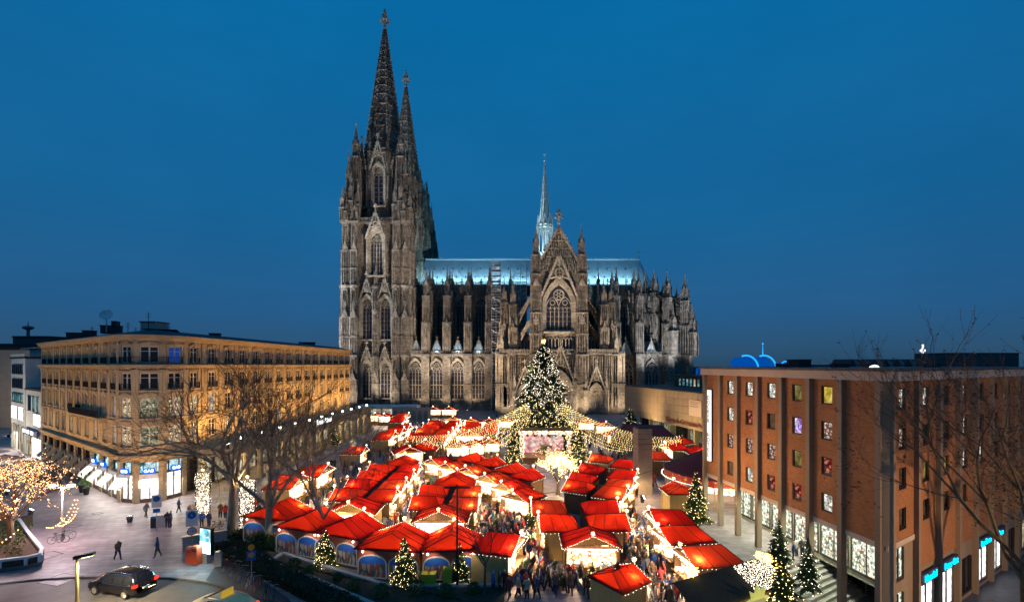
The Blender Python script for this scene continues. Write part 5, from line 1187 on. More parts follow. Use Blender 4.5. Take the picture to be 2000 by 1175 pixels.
m = MB(); HZM = mat('hazy_concrete', (.10, .115, .13), .9); m.frust(0, 0, 0, z+3, 3.6, 2.4, 12); mkobj('shaft', m, HZM, tv); m = MB(); m.lathe([(3, z-4), (7.5, z-2), (9, z), (7.5, z+2.5), (3, z+4)], 16); mkobj('platform', m, HZM, tv); m = MB(); m.frust(0, 0, z+3, z+13, 1, .3, 8); mkobj('antenna', m, HZM, tv)
ch_ = thing('distant_church_tower', 'distant brick tower with a white lit cross on top', 'tower', (PX(1797, 520), 520, 0)); z = PZ(690, 520)
m = MB(); m.cbox(0, 0, 0, 7, 7, z); mkobj('shaft', m, DR, ch_); m = MB(); m.box(-.7, -4, z, .7, -3, z+10); m.box(-2.8, -4, z+2, 2.8, -3, z+4.4); mkobj('cross', m, glow('white_cross', (1, 1, 1), 2.2), ch_)
sw = thing('sawtooth_hall', 'distant hall with a row of curved sawtooth gables', 'hall', (PX(1740, 300), 300, 0)); zb = PZ(716, 300)
m = MB(); m.box(-28, 0, 0, 38, 20, zb); mkobj('wall', m, DK, sw)
for i in range(7):
    x = -25+i*7.2; w_ = 3.3+i*.12; pts = [(x-w_*.6, zb)]+[(x+w_*.9-w_*1.5*(1-sin(a_)), zb+4.6*sin(a_)*1.0) for a_ in (pi/2,)]+[(x+w_*.55, zb+2.6), (x+w_*.75, zb)]
    m = MB(); m.prism(pts[:1]+[(x+w_*.75, zb), (x+w_*.5, zb+2.6), (x+.2, zb+4.8), (x-w_*.4, zb+2.4)], 0, 18); mkobj('gable', m, DR if i != 4 else DR, sw)
    m = MB(); m.prism([(x+w_*.75, zb), (x+w_*1.3, zb), (x+w_*1.2, zb+3), (x+.4, zb+5.1), (x+.2, zb+4.8), (x+w_*.5, zb+2.6)], -.3, 18); mkobj('roof_shell', m, mat('dull_zinc', (.2, .22, .24), .5, .4), sw)
BL = glow('blue_tent_light', (.0, .14, .75), .5); BL2 = glow('cyan_arch_light', (.02, .42, 1.0), 1.3)
md = thing('blue_dome', 'distant blue lit tent hall with two glowing arches', 'hall', (PX(1485, 620), 620, 0)); zb = PZ(717, 620)
m = MB(); n = 12
for i in range(n): pass
pts = [(-22, 0), (22, 0), (21, zb+3), (7, zb+14), (-17, zb+14), (-21, zb+6)]; m.prism(pts, 0, 40); mkobj('tent', m, BL, md)
for x in (-20, 4):
    m = MB(); arcp = [(x+17*sin(a_), -1, zb-3+19*cos(a_)) for a_ in [radians(-18+108*i/10) for i in range(11)]]; m.poly(arcp, 1.2, 5); mkobj('arch', m, BL2, md)
m = MB(); m.frust(6, 5, zb+17, zb+31, .8, .3, 6); m.octa((6, 5, zb+32), 1.6); mkobj('mast', m, BL2, md)
md2 = thing('blue_dome', 'smaller distant blue lit tent with rounded top', 'hall', (PX(1555, 640), 640, 0)); zb = PZ(717, 640)
m = MB(); m.prism([(-17, 0), (17, 0), (16, zb+2), (9, zb+7), (-12, zb+7), (-16, zb+2)], 0, 20); mkobj('tent', m, BL, md2)
for x in (-14, 4):
    m = MB(); m.poly([(x+10*sin(a_), -1, zb-2+10.5*cos(a_)) for a_ in [radians(-40+120*i/8) for i in range(9)]], 1.0, 5); mkobj('arch', m, BL2, md2)
md3 = thing('blue_lit_hall', 'distant hall with blue lit windows beside the choir', 'hall', (PX(1374, 420), 420, 0)); zb = PZ(716, 420); m = MB(); m.box(-8, 0, 0, 10, 14, zb); mkobj('wall', m, DK, md3)
for i in range(5): m = MB(); m.box(-7+i*3.3, -.3, zb-7, -4.8+i*3.3, 0, zb-1.2); mkobj('window', m, BL, md3)
# ================================================================== market stalls
WOOD = mat('brown_boards', (.14, .07, .03), .75, col2=(.24, .13, .06), scale=2, stretch=(6, 6, .5), bump=.2, bscale=8)
WOODL = mat('ochre_boards', (.42, .26, .09), .75, col2=(.52, .34, .13), scale=2, stretch=(6, 6, .5))
CANV = mat('red_canvas', (.34, .008, .008), .75, col2=(.17, .004, .006), scale=1.0, spec=.2, bump=.5, bscale=1.6, trans=(.86, .035, .008))
CANVS = [CANV, CANV, mat('faded_red_canvas', (.40, .035, .022), .8, col2=(.26, .012, .010), scale=1.1, spec=.2, bump=.5, bscale=1.6, trans=(.86, .07, .02)), mat('deep_red_canvas', (.24, .005, .008), .8, col2=(.15, .003, .005), scale=.9, spec=.2, bump=.5, bscale=1.6, trans=(.70, .018, .008))]
CANVD = mat('dark_red_canvas', (.13, .018, .025), .8, col2=(.17, .025, .03), scale=.5)
RIB = mat('canvas_seam', (.06, .008, .008), .8)
BK = .5
FAIRY = glow('fairy_bulb', (1, .84, .62), 9, False); FAIRYW = glow('fairy_bulb_warm', (1, .50, .18), 13, False); FAIRYG = glow('fairy_bulb_gold', (1, .74, .30), 11, False); FAIRYC = glow('fairy_bulb_white', (1, .86, .64), 11, False)
STAR = glow('yellow_star', (1, .62, .12), 7); STARC = glow('pale_star', (1, .78, .38), 9)
GOODS = [lit_goods('stall_goods_white', [(1, .78, .46), (1, .84, .56), (.85, .52, .25), (1, .9, .7), (.55, .3, .15)], 3.6, 5),
         lit_goods('stall_goods_warm', [(1, .78, .45), (.8, .4, .15), (1, .85, .6), (.5, .15, .08), (1, .85, .6)], 3.2, 6),
         lit_goods('stall_goods_blue', [(.9, .9, .9), (.25, .45, .85), (1, .95, .85), (.6, .75, .95), (.95, .8, .6)], 2.4, 5.0, (1, 1, 2.0))]
MURAL = [lit_goods('m%d' % 0, [(0, 0, 0), (0, 0, 0)], 0)]
STRIP = glow('stall_strip_light', (1, .70, .38), 16)
def mural_mat(name, sky, pal):
    m = bpy.data.materials.new(name); m.use_nodes = True; t = m.node_tree; b = t.nodes['Principled BSDF']; b.inputs['Roughness'].default_value = .7
    tc = t.nodes.new('ShaderNodeTexCoord'); mp = t.nodes.new('ShaderNodeMapping'); mp.inputs['Scale'].default_value = (6, 1, 2.2); t.links.new(tc.outputs['Object'], mp.inputs[0])
    v = t.nodes.new('ShaderNodeTexVoronoi'); v.inputs['Scale'].default_value = 1.0; t.links.new(mp.outputs[0], v.inputs['Vector']); sp = t.nodes.new('ShaderNodeSeparateColor'); t.links.new(v.outputs['Color'], sp.inputs[0])
    r = t.nodes.new('ShaderNodeValToRGB'); r.color_ramp.interpolation = 'CONSTANT'; t.links.new(sp.outputs[0], r.inputs[0]); els = r.color_ramp.elements
    els[0].color = (*pal[0], 1); els[1].position = .25; els[1].color = (*pal[1], 1)
    for i, c in enumerate(pal[2:]): e = els.new(.19*(i+2)); e.color = (*c, 1)
    sx_ = t.nodes.new('ShaderNodeSeparateXYZ'); t.links.new(tc.outputs['Object'], sx_.inputs[0]); n = t.nodes.new('ShaderNodeTexNoise'); n.inputs['Scale'].default_value = 2.5; t.links.new(tc.outputs['Object'], n.inputs['Vector'])
    a = t.nodes.new('ShaderNodeMath'); a.operation = 'ADD'; t.links.new(sx_.outputs['Z'], a.inputs[0]); t.links.new(n.outputs['Fac'], a.inputs[1])
    r2 = t.nodes.new('ShaderNodeMapRange'); r2.inputs['From Min'].default_value = 1.75; r2.inputs['From Max'].default_value = 1.95; t.links.new(a.outputs[0], r2.inputs['Value'])
    mxx = t.nodes.new('ShaderNodeMixRGB'); t.links.new(r2.outputs[0], mxx.inputs[0]); t.links.new(r.outputs[0], mxx.inputs[1]); mxx.inputs[2].default_value = (*sky, 1); t.links.new(mxx.outputs[0], b.inputs['Base Color'])
    return m
MURAL = [mural_mat('mural_panel_a', (.02, .10, .42), [(.45, .40, .32), (.40, .16, .04), (.10, .14, .22), (.05, .04, .07), (.16, .10, .05)]), mural_mat('mural_panel_b', (.02, .12, .44), [(.36, .30, .22), (.10, .08, .14), (.35, .06, .03), (.07, .08, .05), (.20, .12, .05)])]
ARCHW = mat('cream_trim', (.62, .54, .44), .7); REDP = mat('red_panel', (.40, .09, .05), .7)

def bulbs(mb, a, b, n, r, sag=0, jit=0, rn=random):
    a = Vector(a); b = Vector(b)
    for i in range(n):
        t = (i+.5)/n; p = a.lerp(b, t); p.z -= sag*4*t*(1-t)
        mb.tetra((p.x+rn.uniform(-jit, jit), p.y+rn.uniform(-jit, jit), p.z+rn.uniform(-jit, jit)), r)
def star_mesh(r, n=9, th=.35):
    m = MB(); rn = random.Random(5)
    for i in range(n*2):
        z = 1-2*(i+.5)/(n*2); a = i*2.39996; s_ = sqrt(1-z*z); d = Vector((s_*cos(a), s_*sin(a), z)); q = d.cross(Vector((.3, .2, 1))).normalized(); w2 = d.cross(q)
        tip = d*r*(1 if i % 3 else .8); k = [q*r*.2*cos(2*pi*j/3)+w2*r*.2*sin(2*pi*j/3)+d*r*.12 for j in range(3)]
        for j in range(3): m.face([tuple(k[j]), tuple(k[(j+1) % 3]), tuple(tip)])
    return m
STARM = star_mesh(.21).mesh('star_lamp')
STALLM = {}
def cloth(mb, a, b, c, d, rn, nu=6, nv=5):
    """slightly sagging canvas panel between four corners"""
    a, b, c, d = map(Vector, (a, b, c, d)); g = []
    for i in range(nu+1):
        u = i/nu; row = []
        for j in range(nv+1):
            v = j/nv; p = a.lerp(b, u).lerp(d.lerp(c, u), v); e = (sin(pi*u))*(.6+.4*abs(sin(pi*v*3)))
            p.z -= .07*e; p.z += rn.uniform(-.012, .012) if 0 < i < nu and 0 < j < nv else 0; row.append(mb.pt(p))
        g.append(row)
    for i in range(nu):
        for j in range(nv): mb.idx((g[i][j], g[i][j+1], g[i+1][j+1], g[i+1][j]))
def stall_meshes(wd, dp):
    k = (wd, dp)
    if k in STALLM: return STALLM[k]
    R = {}; hw, hd = wd/2-.25, dp/2; n = 1.05
    ZE_, ZA = 2.5, 2.5+min(1.1, wd*.22)
    m = MB(); m.box(-hw, hd-.1, 0, hw, hd, 2.55)
    for s_ in (-1, 1):
        m.box(min(s_*hw, s_*(hw-.08)), -hd+.1, 0, max(s_*hw, s_*(hw-.08)), hd-.1, 2.5); m.box(s_*hw-.09, -hd-.05, 0, s_*hw+.09, -hd+.12, 2.6)
    m.box(-hw, -hd, 2.35, hw, -hd+.1, 2.6); R['wall'] = m.mesh('wall')
    m = MB(); m.box(-hw+.1, -hd-.05, 0, hw-.1, -hd+.05, .95); R['front'] = m.mesh('front_panel')
    m = MB(); m.box(-hw, -hd-.35, .95, hw, -hd+.35, 1.03); R['counter'] = m.mesh('counter')
    m = MB(); m.box(-hw+.1, -hd+.5, .9, hw-.1, -hd+.65, 2.35); 
    rn = random.Random(int(wd*10))
    for i in range(int(wd*2.2)): x = rn.uniform(-hw+.3, hw-.3); m.cbox(x, -hd+rn.uniform(-.1, .25), 1.03, rn.uniform(.15, .35), .2, rn.uniform(.12, .45))
    R['goods'] = m.mesh('goods')
    m = MB(); m.tube((-hw+.15, -hd-.2, 2.38), (hw-.15, -hd-.2, 2.38), .035, .035, 5); R['strip'] = m.mesh('strip_light')
    # roof: gable with its ridge running front to back, hipped at the back
    W_, yf, yb, yr = wd/2+.02, -hd-.42, hd+.12, hd-.7
    m = MB(); A, B = (0, yf, ZA), (0, yr, ZA-.08); fl_, frr, bl_, brr = (-W_, yf, ZE_), (W_, yf, ZE_), (-W_, yb, ZE_-.05), (W_, yb, ZE_-.05)
    cloth(m, fl_, A, B, bl_, rn); cloth(m, A, frr, brr, B, rn); m.face([bl_, B, brr][::-1])
    R['roof'] = m.mesh('roof')
    m = MB()
    for p, q in ((A, B), (B, bl_), (B, brr), (fl_, bl_), (frr, brr), (bl_, brr)): m.tube(Vector(p)+Vector((0, 0, .02)), Vector(q)+Vector((0, 0, .02)), .035, .035, 4)
    for t in (.35, .7):
        for s_ in (-1, 1):
            p = Vector(A).lerp(Vector(B), t); q = Vector((s_*W_, yf+(yb-yf)*t, ZE_-.02)); m.tube(p+Vector((0, 0, .015)), q+Vector((0, 0, .015)), .025, .025, 4)
    R['rib'] = m.mesh('roof_frame')
    m = MB()
    for s_ in (-1, 1): bulbs(m, (s_*W_, yf-.04, ZE_-.05), (0, yf-.04, ZA-.02), int(wd*3.2), .018, 0, .03, rn); bulbs(m, (s_*(W_+.03), yf, ZE_-.08), (s_*(W_+.03), yb, ZE_-.12), int(dp*3.6), .018, 0, .035, rn)
    bulbs(m, (-W_, yf-.05, ZE_-.1), (W_, yf-.05, ZE_-.1), int(wd*3.6), .018, 0, .05, rn)
    R['lights'] = m.mesh('eave_lights'); R['A'] = A; R['yf'] = yf; R['hd'] = hd; R['hw'] = hw; R['ZE'] = ZE_; STALLM[k] = R; return R
def mural_part(parent, hw, hd):
    for i, s_ in enumerate((-1, 1)):
        o = [(x*1, z) for x, z in [(-hw*.46, .35), (hw*.46, .35)]]; c = s_*hw*.5; w2 = hw*.46
        pts = [(-w2, .3), (w2, .3)]+[(w2*cos(a), 1.45+.62*sin(a)) for a in [pi*j/8 for j in range(9)]]
        m = MB(); m.prism([(x, z) for x, z in pts], 0, .05); p = mkobj('mural', m, MURAL[i], parent, (c, hd+.06, 0), pi)
        m = MB(); m.strip(pts[2:], .1, -.04, .04); m.strip([(w2, .3), (w2, 1.45)], .1, -.04, .04); m.strip([(-w2, .3), (-w2, 1.45)], .1, -.04, .04); m.strip([(-w2, .3), (w2, .3)], .1, -.04, .04); mkobj('arch_trim', m, ARCHW, p)
    m = MB(); m.box(-hw, hd+.005, 1.2, hw, hd+.03, 2.45); mkobj('back_panel', m, REDP, parent)
    for s_ in (-1, 1): lamp('panel_lamp', 'SPOT', (s_*hw*.6, hd+.75, 2.45), 34, (1, .9, .72), parent, spot_size=radians(110), shadow_soft_size=.1, aim=(s_*hw*.6, hd, 1.0))
    for s_ in (-1, 1): m = MB(); m.octa((s_*hw*.8, hd+.12, 2.3), .09); mkobj('panel_lamp_bulb', m, GLOBE, parent)
NST = [0]
def stall(x, y, th, wd=4.1, dp=3.2, label=None, group=None, goods=None, mural=False, canv=None, power=230, star=True, ochre=None):
    R = stall_meshes(wd, dp); NST[0] += 1; rn = random.Random(NST[0]*13)
    o = thing('market_stall', label, 'market stall', (x, y, 0), radians(th)+rn.uniform(-.02, .02), group)
    wl = mkobj('wall', R['wall'], WOOD, o); wl.material_slots[0].link = 'OBJECT'; wl.material_slots[0].material = WOODL if (ochre if ochre is not None else rn.random() < .45) else WOOD; mkobj('front_panel', R['front'], WOODL, o); mkobj('counter', R['counter'], WOOD, o)
    g = mkobj('goods', R['goods'], GOODS[0], o); g.material_slots[0].link = 'OBJECT'; g.material_slots[0].material = GOODS[goods if goods is not None else rn.choice((0, 0, 1))]
    r = mkobj('roof', R['roof'], CANV, o); r.material_slots[0].link = 'OBJECT'; r.material_slots[0].material = canv or rn.choice(CANVS)
    mkobj('roof_frame', R['rib'], RIB, r); stuff(mkobj('eave_lights', R['lights'], FAIRY, o))
    mkobj('strip_light', R['strip'], STRIP, o)
    if star: s_ = mkobj('star_lamp', STARM, STARC, o, (R['A'][0], R['yf']-.1, R['A'][2]+.22), rn.random()*6)
    lx = rn.choice((-1, 1))*wd*rn.uniform(.14, .26); lz = R['A'][2]-(R['A'][2]-R['ZE'])*abs(lx)/(wd/2)-rn.uniform(.22, .4); lamp('stall_lamp', 'POINT', (lx, -R['hd']+rn.uniform(-.1, .5), lz), power*.6*rn.uniform(.5, 1.4), (1, .74, .40), o, shadow_soft_size=.1); lamp('stall_lamp', 'POINT', (-lx, R['hd']-.9, 1.9), power*.22*rn.uniform(.6, 1.3), (1, .78, .46), o, shadow_soft_size=.1)
    lamp('counter_lamp', 'SPOT', (rn.uniform(-.6, .6), -R['hd']-.42, 2.3), power*(5.0 if y < 50 else 3.2 if y < 70 else 2.2), (1, .70, .40), o, spot_size=radians(150), spot_blend=.8, shadow_soft_size=.15, aim=(0, -R['hd']-1.6, 0))
    if mural: mural_part(o, R['hw'], R['hd'])
    return o
def E(u, v, z=3.1): return G(u, v, z)
# --- double rows running towards the cathedral
def double_row(xc, ys, gl, lab, wd=4.1, dp=2.7, gap=.35, dx=0):
    for i, y in enumerate(ys):
        x = xc+dx*i; on = ORD[len(ys)-1-i]+' from the street, '
        stall(x-dp/2-gap, y, -90, wd, dp, on+'hotel side of '+lab, gl); stall(x+dp/2+gap, y-.5, 90, wd, dp, on+'museum side of '+lab, gl)
def strip_path(xc, y0, y1, lab, dx=0):
    m = MB(); m.slab([(xc-.5, y0), (xc+.5, y0), (xc+dx+.5, y1), (xc+dx-.5, y1)], 2.3, 2.4); return tag(mkobj('gap_strip', m, mat('dark_gap_strip', (.03, .022, .018), .8)), lab, 'gap strip')  # added dark sheet for the dark gap between the stall backs
double_row(-16.1, [63.6, 59.4, 55.2, 51.0], 'stalls in the long double row by the plane trees', 'the long double row by the plane trees')
stall(-16.2, 67.6, 180, 4.6, 3.2, 'end stall closing the long double row on its cathedral side', None); stall(-15.8, 46.5, 0, 5.0, 3.0, 'wide end stall closing the long double row on its street side', None)
strip_path(-16.1, 49, 65.4, 'added dark strip for the gap between the backs of the long double row')
double_row(-6.9, [52.4, 48.0], 'stalls in the short double row with the blue shelves', 'the short double row with blue shelves')
stall(-7.0, 56.6, 180, 5.0, 3.2, 'end stall closing the short double row towards the stage', None); stall(-6.7, 44.0, 0, 5.2, 2.8, 'wide stall with blue and white shelves facing the flower beds', None, 2)
strip_path(-6.9, 46, 54.5, 'added dark strip for the gap between the backs of the short double row')
double_row(-16.3, [111.5, 104.5, 97.5, 90.8], 'stalls in the far double row near the cathedral tower', 'the far double row near the tower', 6.6, 3.0)
strip_path(-16.3, 88, 114, 'added dark strip for the gap between the backs of the far double row')
double_row(-7.0, [109, 101], 'stalls in the far double row beside the light canopy', 'the far double row beside the light canopy', 6.4, 3.2); stall(-8.6, 95, 0, 6, 3, 'stall in front of the far double row beside the light canopy', None)
# --- slanted rows either side of the lit tree
for i, (u, v) in enumerate(((861, 895), (890, 904), (929, 911), (967, 926), (1000, 941), (1022, 957))):
    x, y = E(u, v); stall(x, y, -38, 4.2, 3.0, ORD[i]+' from the cathedral in the slanted row left of the golden tree', 'slanted row facing the square')
for i, (u, v) in enumerate(((906, 893), (944, 901), (984, 914), (1014, 926))):
    x, y = E(u, v); stall(x+.8, y+1.2, 142, 4.2, 2.6, ORD[i]+' from the cathedral of the stalls backing the slanted row', 'slanted row facing the stage')
for i, (u, v) in enumerate(((1217, 900), (1215, 920), (1207, 938), (1192, 953))):
    x, y = E(u, v); stall(x, y, 62, 4.1, 3.0, ORD[i]+' from the cathedral in the slanted row beside the stone pillar', 'slanted row beside the pillar')
for i, (u, v) in enumerate(((1183, 892), (1166, 912), (1150, 930), (1143, 946))):
    x, y = E(u, v); stall(x-.4, y+.6, -118, 4.1, 2.6, ORD[i]+' from the cathedral of the stalls right of the golden tree', 'slanted row right of the golden tree')
# --- small block in front of the golden tree
stall(3.9, 46.4, -90, 4.2, 3.0, 'dark looking stall of the small block, on the golden tree end', None, None, False, None, 90); stall(4.4, 42.0, -90, 4.2, 3.0, 'bright stall of the small block facing the flower beds side', None); stall(8.6, 46.4, 90, 4.2, 3.0, 'stall of the small block facing the stone pillar', None); stall(8.5, 42.2, 90, 4.2, 3.0, 'stall of the small block facing the red corner huts', None); stall(6.4, 38.1, 0, 4.7, 2.8, 'wide stall closing the small block towards the street', None)
# --- along the arcade and in front of the tower
for i, (u, v) in enumerate(((783, 833), (770, 839), (752, 847))): x, y = E(u, v); stall(x, y, 90, 7.5, 3.2, ORD[i]+' from the cathedral end, '+'red stall in the row along the hotel arcade end', 'row along the hotel arcade')
for i, (u, v) in enumerate(((736, 807), (754, 808))): x, y = E(u, v); stall(x, y, 0, 3.8, 3, ORD[i]+' from the hotel, '+'red stall under the pale pavilion by the tower', 'stalls by the pavilion')
for i, (u, v) in enumerate(((783, 810), (775, 818))): x, y = E(u, v); stall(x, y, 90, 5, 3.4, ORD[i]+' from the cathedral, '+'red stall beside the pale pavilion by the tower', 'stalls beside the pavilion')
for i, (u, v) in enumerate(((848, 796), (878, 796))): x, y = E(u, v); stall(x, y, 0, 5.2, 3.2, ORD[i]+' from the tower, '+'farthest red canvas stall below the nave windows', 'stalls below the nave')
for i, (u, v) in enumerate(((886, 815), (921, 818), (956, 818), (988, 817))): x, y = E(u, v); stall(x, y, 0, 4.6, 3.2, ORD[i]+' from the tower end, '+'red stall in the row facing the square below the nave', 'row below the nave')
for i, (u, v) in enumerate(((797, 874), (826, 869))): x, y = E(u, v); stall(x, y, 20 if i == 0 else 180, 5.0, 3.4, ('corner stall with bright white side between the two double rows', 'back stall between the two double rows')[i], None)
for i, (u, v) in enumerate(((896, 864), (925, 861), (955, 857))): x, y = E(u, v); stall(x, y, 0, 4.6, 3, ORD[i]+' from the hotel side, '+'red stall under the left light canopy', 'stalls under the left light canopy')
x, y = E(692, 875); stall(x, y, 90, 4.2, 3, 'lone red stall before the hotel arcade columns', None)
for i, (u, v) in enumerate(((612, 914), (560, 934))): x, y = E(u, v); stall(x, y, 90, 5.6, 3, ('red stall behind the plane tree branches', 'red stall next to the light curtains')[i], None)
# --- right side
for i, (u, v) in enumerate(((1145, 820), (1180, 826), (1203, 842))): x, y = E(u, v); stall(x, y, 0, 5, 3.6, ORD[i]+' from the portals, '+'red stall between the right light canopy and the portals', 'stalls near the portals')
for i, (u, v) in enumerate(((1328, 857), (1320, 868), (1365, 875), (1284, 885))): x, y = E(u, v); stall(x, y, (-60, -80, 0, -90)[i], 4.4, 3.2, ('red stall at the end of the dark red tent', 'red stall with a round emblem on its side near the tent', 'red stall beside the far brick building corner', 'red stall just behind the stone pillar')[i], None)
x, y = E(1327, 948); stall(x, y, 180, 3.6, 2.6, 'small red hut with a framed picture on its back', None, None, False, None, 140)
x, y = E(1311, 1000); stall(x, y, -90, 4.2, 3.2, 'red hut beside the lit fir before the brick arcade', None)
stall(14.6, 39.3, -80, 3.9, 3.6, 'red corner hut next to the arcade with a lit window side', None, 1); stall(14.9, 35.0, -80, 3.9, 3.6, 'red corner hut with ochre end wall near the entrance gate', None, 1)
x, y = E(1206, 1113); stall(x, y, 125, 3.2, 2.4, 'small red ticket hut standing alone near the street', None, 0)
# --- backs with painted arches along the flower beds
for i, (u, v, th, wd) in enumerate(((542, 992, 168, 5.6), (606, 1012, 160, 5.4), (681, 1023, 158, 5.2), (772, 1047, 172, 5.6), (883, 1048, 184, 4.9), (972, 1049, 72, 4.4))):
    x, y = E(u, v, 3.0); stall(x, y, th, wd, 3.0, 'red stall seen from behind, painted arches, '+('beside the first plane tree', 'between the two plane trees', 'next to the first small fir', 'behind the lit fir and yellow bins', 'behind the thin pole', 'at the corner with yellow side')[i], None, None, i != 5, None, 260, True, i == 5)

# ================================================================== big tents, pillar, stage
def tent(name, label, x, y, r, z0, z1, m, val, n=12):
    o = thing(name, label, 'tent', (x, y, 0)); k = MB(); k.lathe([(r, z0), (r*.55, z0+(z1-z0)*.5), (r*.12, z1)], n); mkobj('roof', k, m, o)
    k = MB(); k.lathe([(r+.02, z0-.75), (r+.05, z0+.02)], n); mkobj('valance', k, val, o)
    for i in range(n): a = 2*pi*i/n; k = MB(); k.tube((r*.96*cos(a), r*.96*sin(a), 0), (r*.96*cos(a), r*.96*sin(a), z0), .07, .07, 6); mkobj('post', k, WOODL, o)
    k = MB()
    for i in range(int(r*40)): a = 2*pi*i/int(r*40); k.tetra(((r+.1)*cos(a), (r+.1)*sin(a), z0-.8), .025)
    stuff(mkobj('eave_lights', k, FAIRY, o)); k = MB(); k.lathe([(r*.4, .9), (r*.4, 2.3)], n); mkobj('bar_counter', k, GOODS[1], o); return o
VAL = mat('red_gold_valance', (.45, .03, .02), .6, col2=(.75, .42, .08), scale=2.2, lo=.55, hi=.6)
tent('round_tent', 'large round dark red tent with gold patterned valance', 27.0, 59.5, 7.2, 3.5, 6.6, CANVD, VAL)
o = thing('pavilion_tent', 'plain dark red tent roof behind the stone pillar', 'tent', (25.0, 88, 0), -.15); m = MB(); A, B = (-3.5, 0, 5.6), (3.5, 0, 5.6)
for f in (((-6, -3.5, 3.4), (6, -3.5, 3.4), B, A), ((6, 3.5, 3.4), (-6, 3.5, 3.4), A, B), ((6, -3.5, 3.4), (6, 3.5, 3.4), B), ((-6, 3.5, 3.4), (-6, -3.5, 3.4), A)): m.face(f)
mkobj('roof', m, mat('plain_dark_red_canvas', (.20, .03, .035), .8), o); m = MB()
for sx_ in (-1, 1):
    for sy_ in (-1, 1): m = MB(); m.tube((sx_*5.8, sy_*3.3, 0), (sx_*5.8, sy_*3.3, 3.5), .08, .08, 6); mkobj('post', m, WOODL, o)
m = MB(); m.box(-5.7, 2.9, 0, 5.7, 3.1, 3.2); mkobj('back_wall', m, WOOD, o)
x, y = G(1255, 962); o = thing('stone_pillar', 'tall square tan pillar with slots standing among the stalls', 'pillar', (x, y, 0), .12); m = MB(); m.cbox(0, 0, 0, 1.95, 1.75, 5.9); mkobj('shaft', m, mat('tan_concrete', (.40, .31, .22), .85, col2=(.33, .25, .18), scale=1.5), o)
for i in range(4): m = MB(); m.cbox(0, 0, 6.0+i*.68, 1.95, 1.75, .58); m.cbox(0, 0, 5.88+i*.68, 1.7, 1.5, .14); mkobj('drum', m, MATS['tan_concrete'], o)
m = MB(); m.cbox(0, 0, 8.68, 1.8, 1.6, .12); mkobj('cap', m, HROOF, o)
flood((12.4, 57.6, 0), (15.6, 61, 6), 1500, (1, .72, .4), 80, 1.0, 'floodlight in the paving aimed at the stone pillar')
# stage under the giant tree
SX, SY = 5.7, 79.0
st = thing('stage', 'open stage with pink lit backdrop under the giant tree', 'stage', (SX, SY, 0)); ORW = mat('orange_boards', (.45, .17, .05), .7)
m = MB(); m.box(-4.2, -.3, 0, 4.2, 4.5, 1.1); mkobj('platform', m, WOOD, st)
m = MB(); m.box(-3.6, 4.3, 1.1, 3.6, 4.4, 4.6); mkobj('backdrop', m, lit_goods('pink_backdrop', [(1, .5, .45), (.95, .42, .4), (1, .62, .55), (.8, .35, .35), (1, .8, .7)], .95, 1.2), st)
for s_ in (-1, 1): m = MB(); m.box(s_*4.1-.25, -.3, 1.1, s_*4.1+.25, .3, 5.4); mkobj('post', m, ORW, st)
m = MB(); m.box(-4.6, -.6, 5.2, 4.6, 4.6, 5.7); mkobj('roof', m, ORW, st)
for i in range(6): m = MB(); m.cbox(-3+i*1.2, 0, 4.7, .3, .3, .45); mkobj('stage_lamp', m, IRON, st)
for i in range(6): m = MB(); m.box(-.9, -.6-.3*i, 0, .9, -.3-.3*i, 1.0-.16*i); mkobj('step', m, ORW, st)
m = MB(); rn = random.Random(2)
for i in range(500): m.tetra((rn.uniform(-4.6, 4.6), -.65, rn.uniform(5.15, 5.8)), .018)
for i in range(320): m.tetra((rn.choice((-1, 1))*rn.uniform(3.6, 4.4), -.35, rn.uniform(1.2, 5.2)), .018)
stuff(mkobj('fairy_lights', m, FAIRYC, st)); lamp('stage_light', 'AREA', (0, 1.5, 4.6), 380, (1, .72, .62), st, size=3)

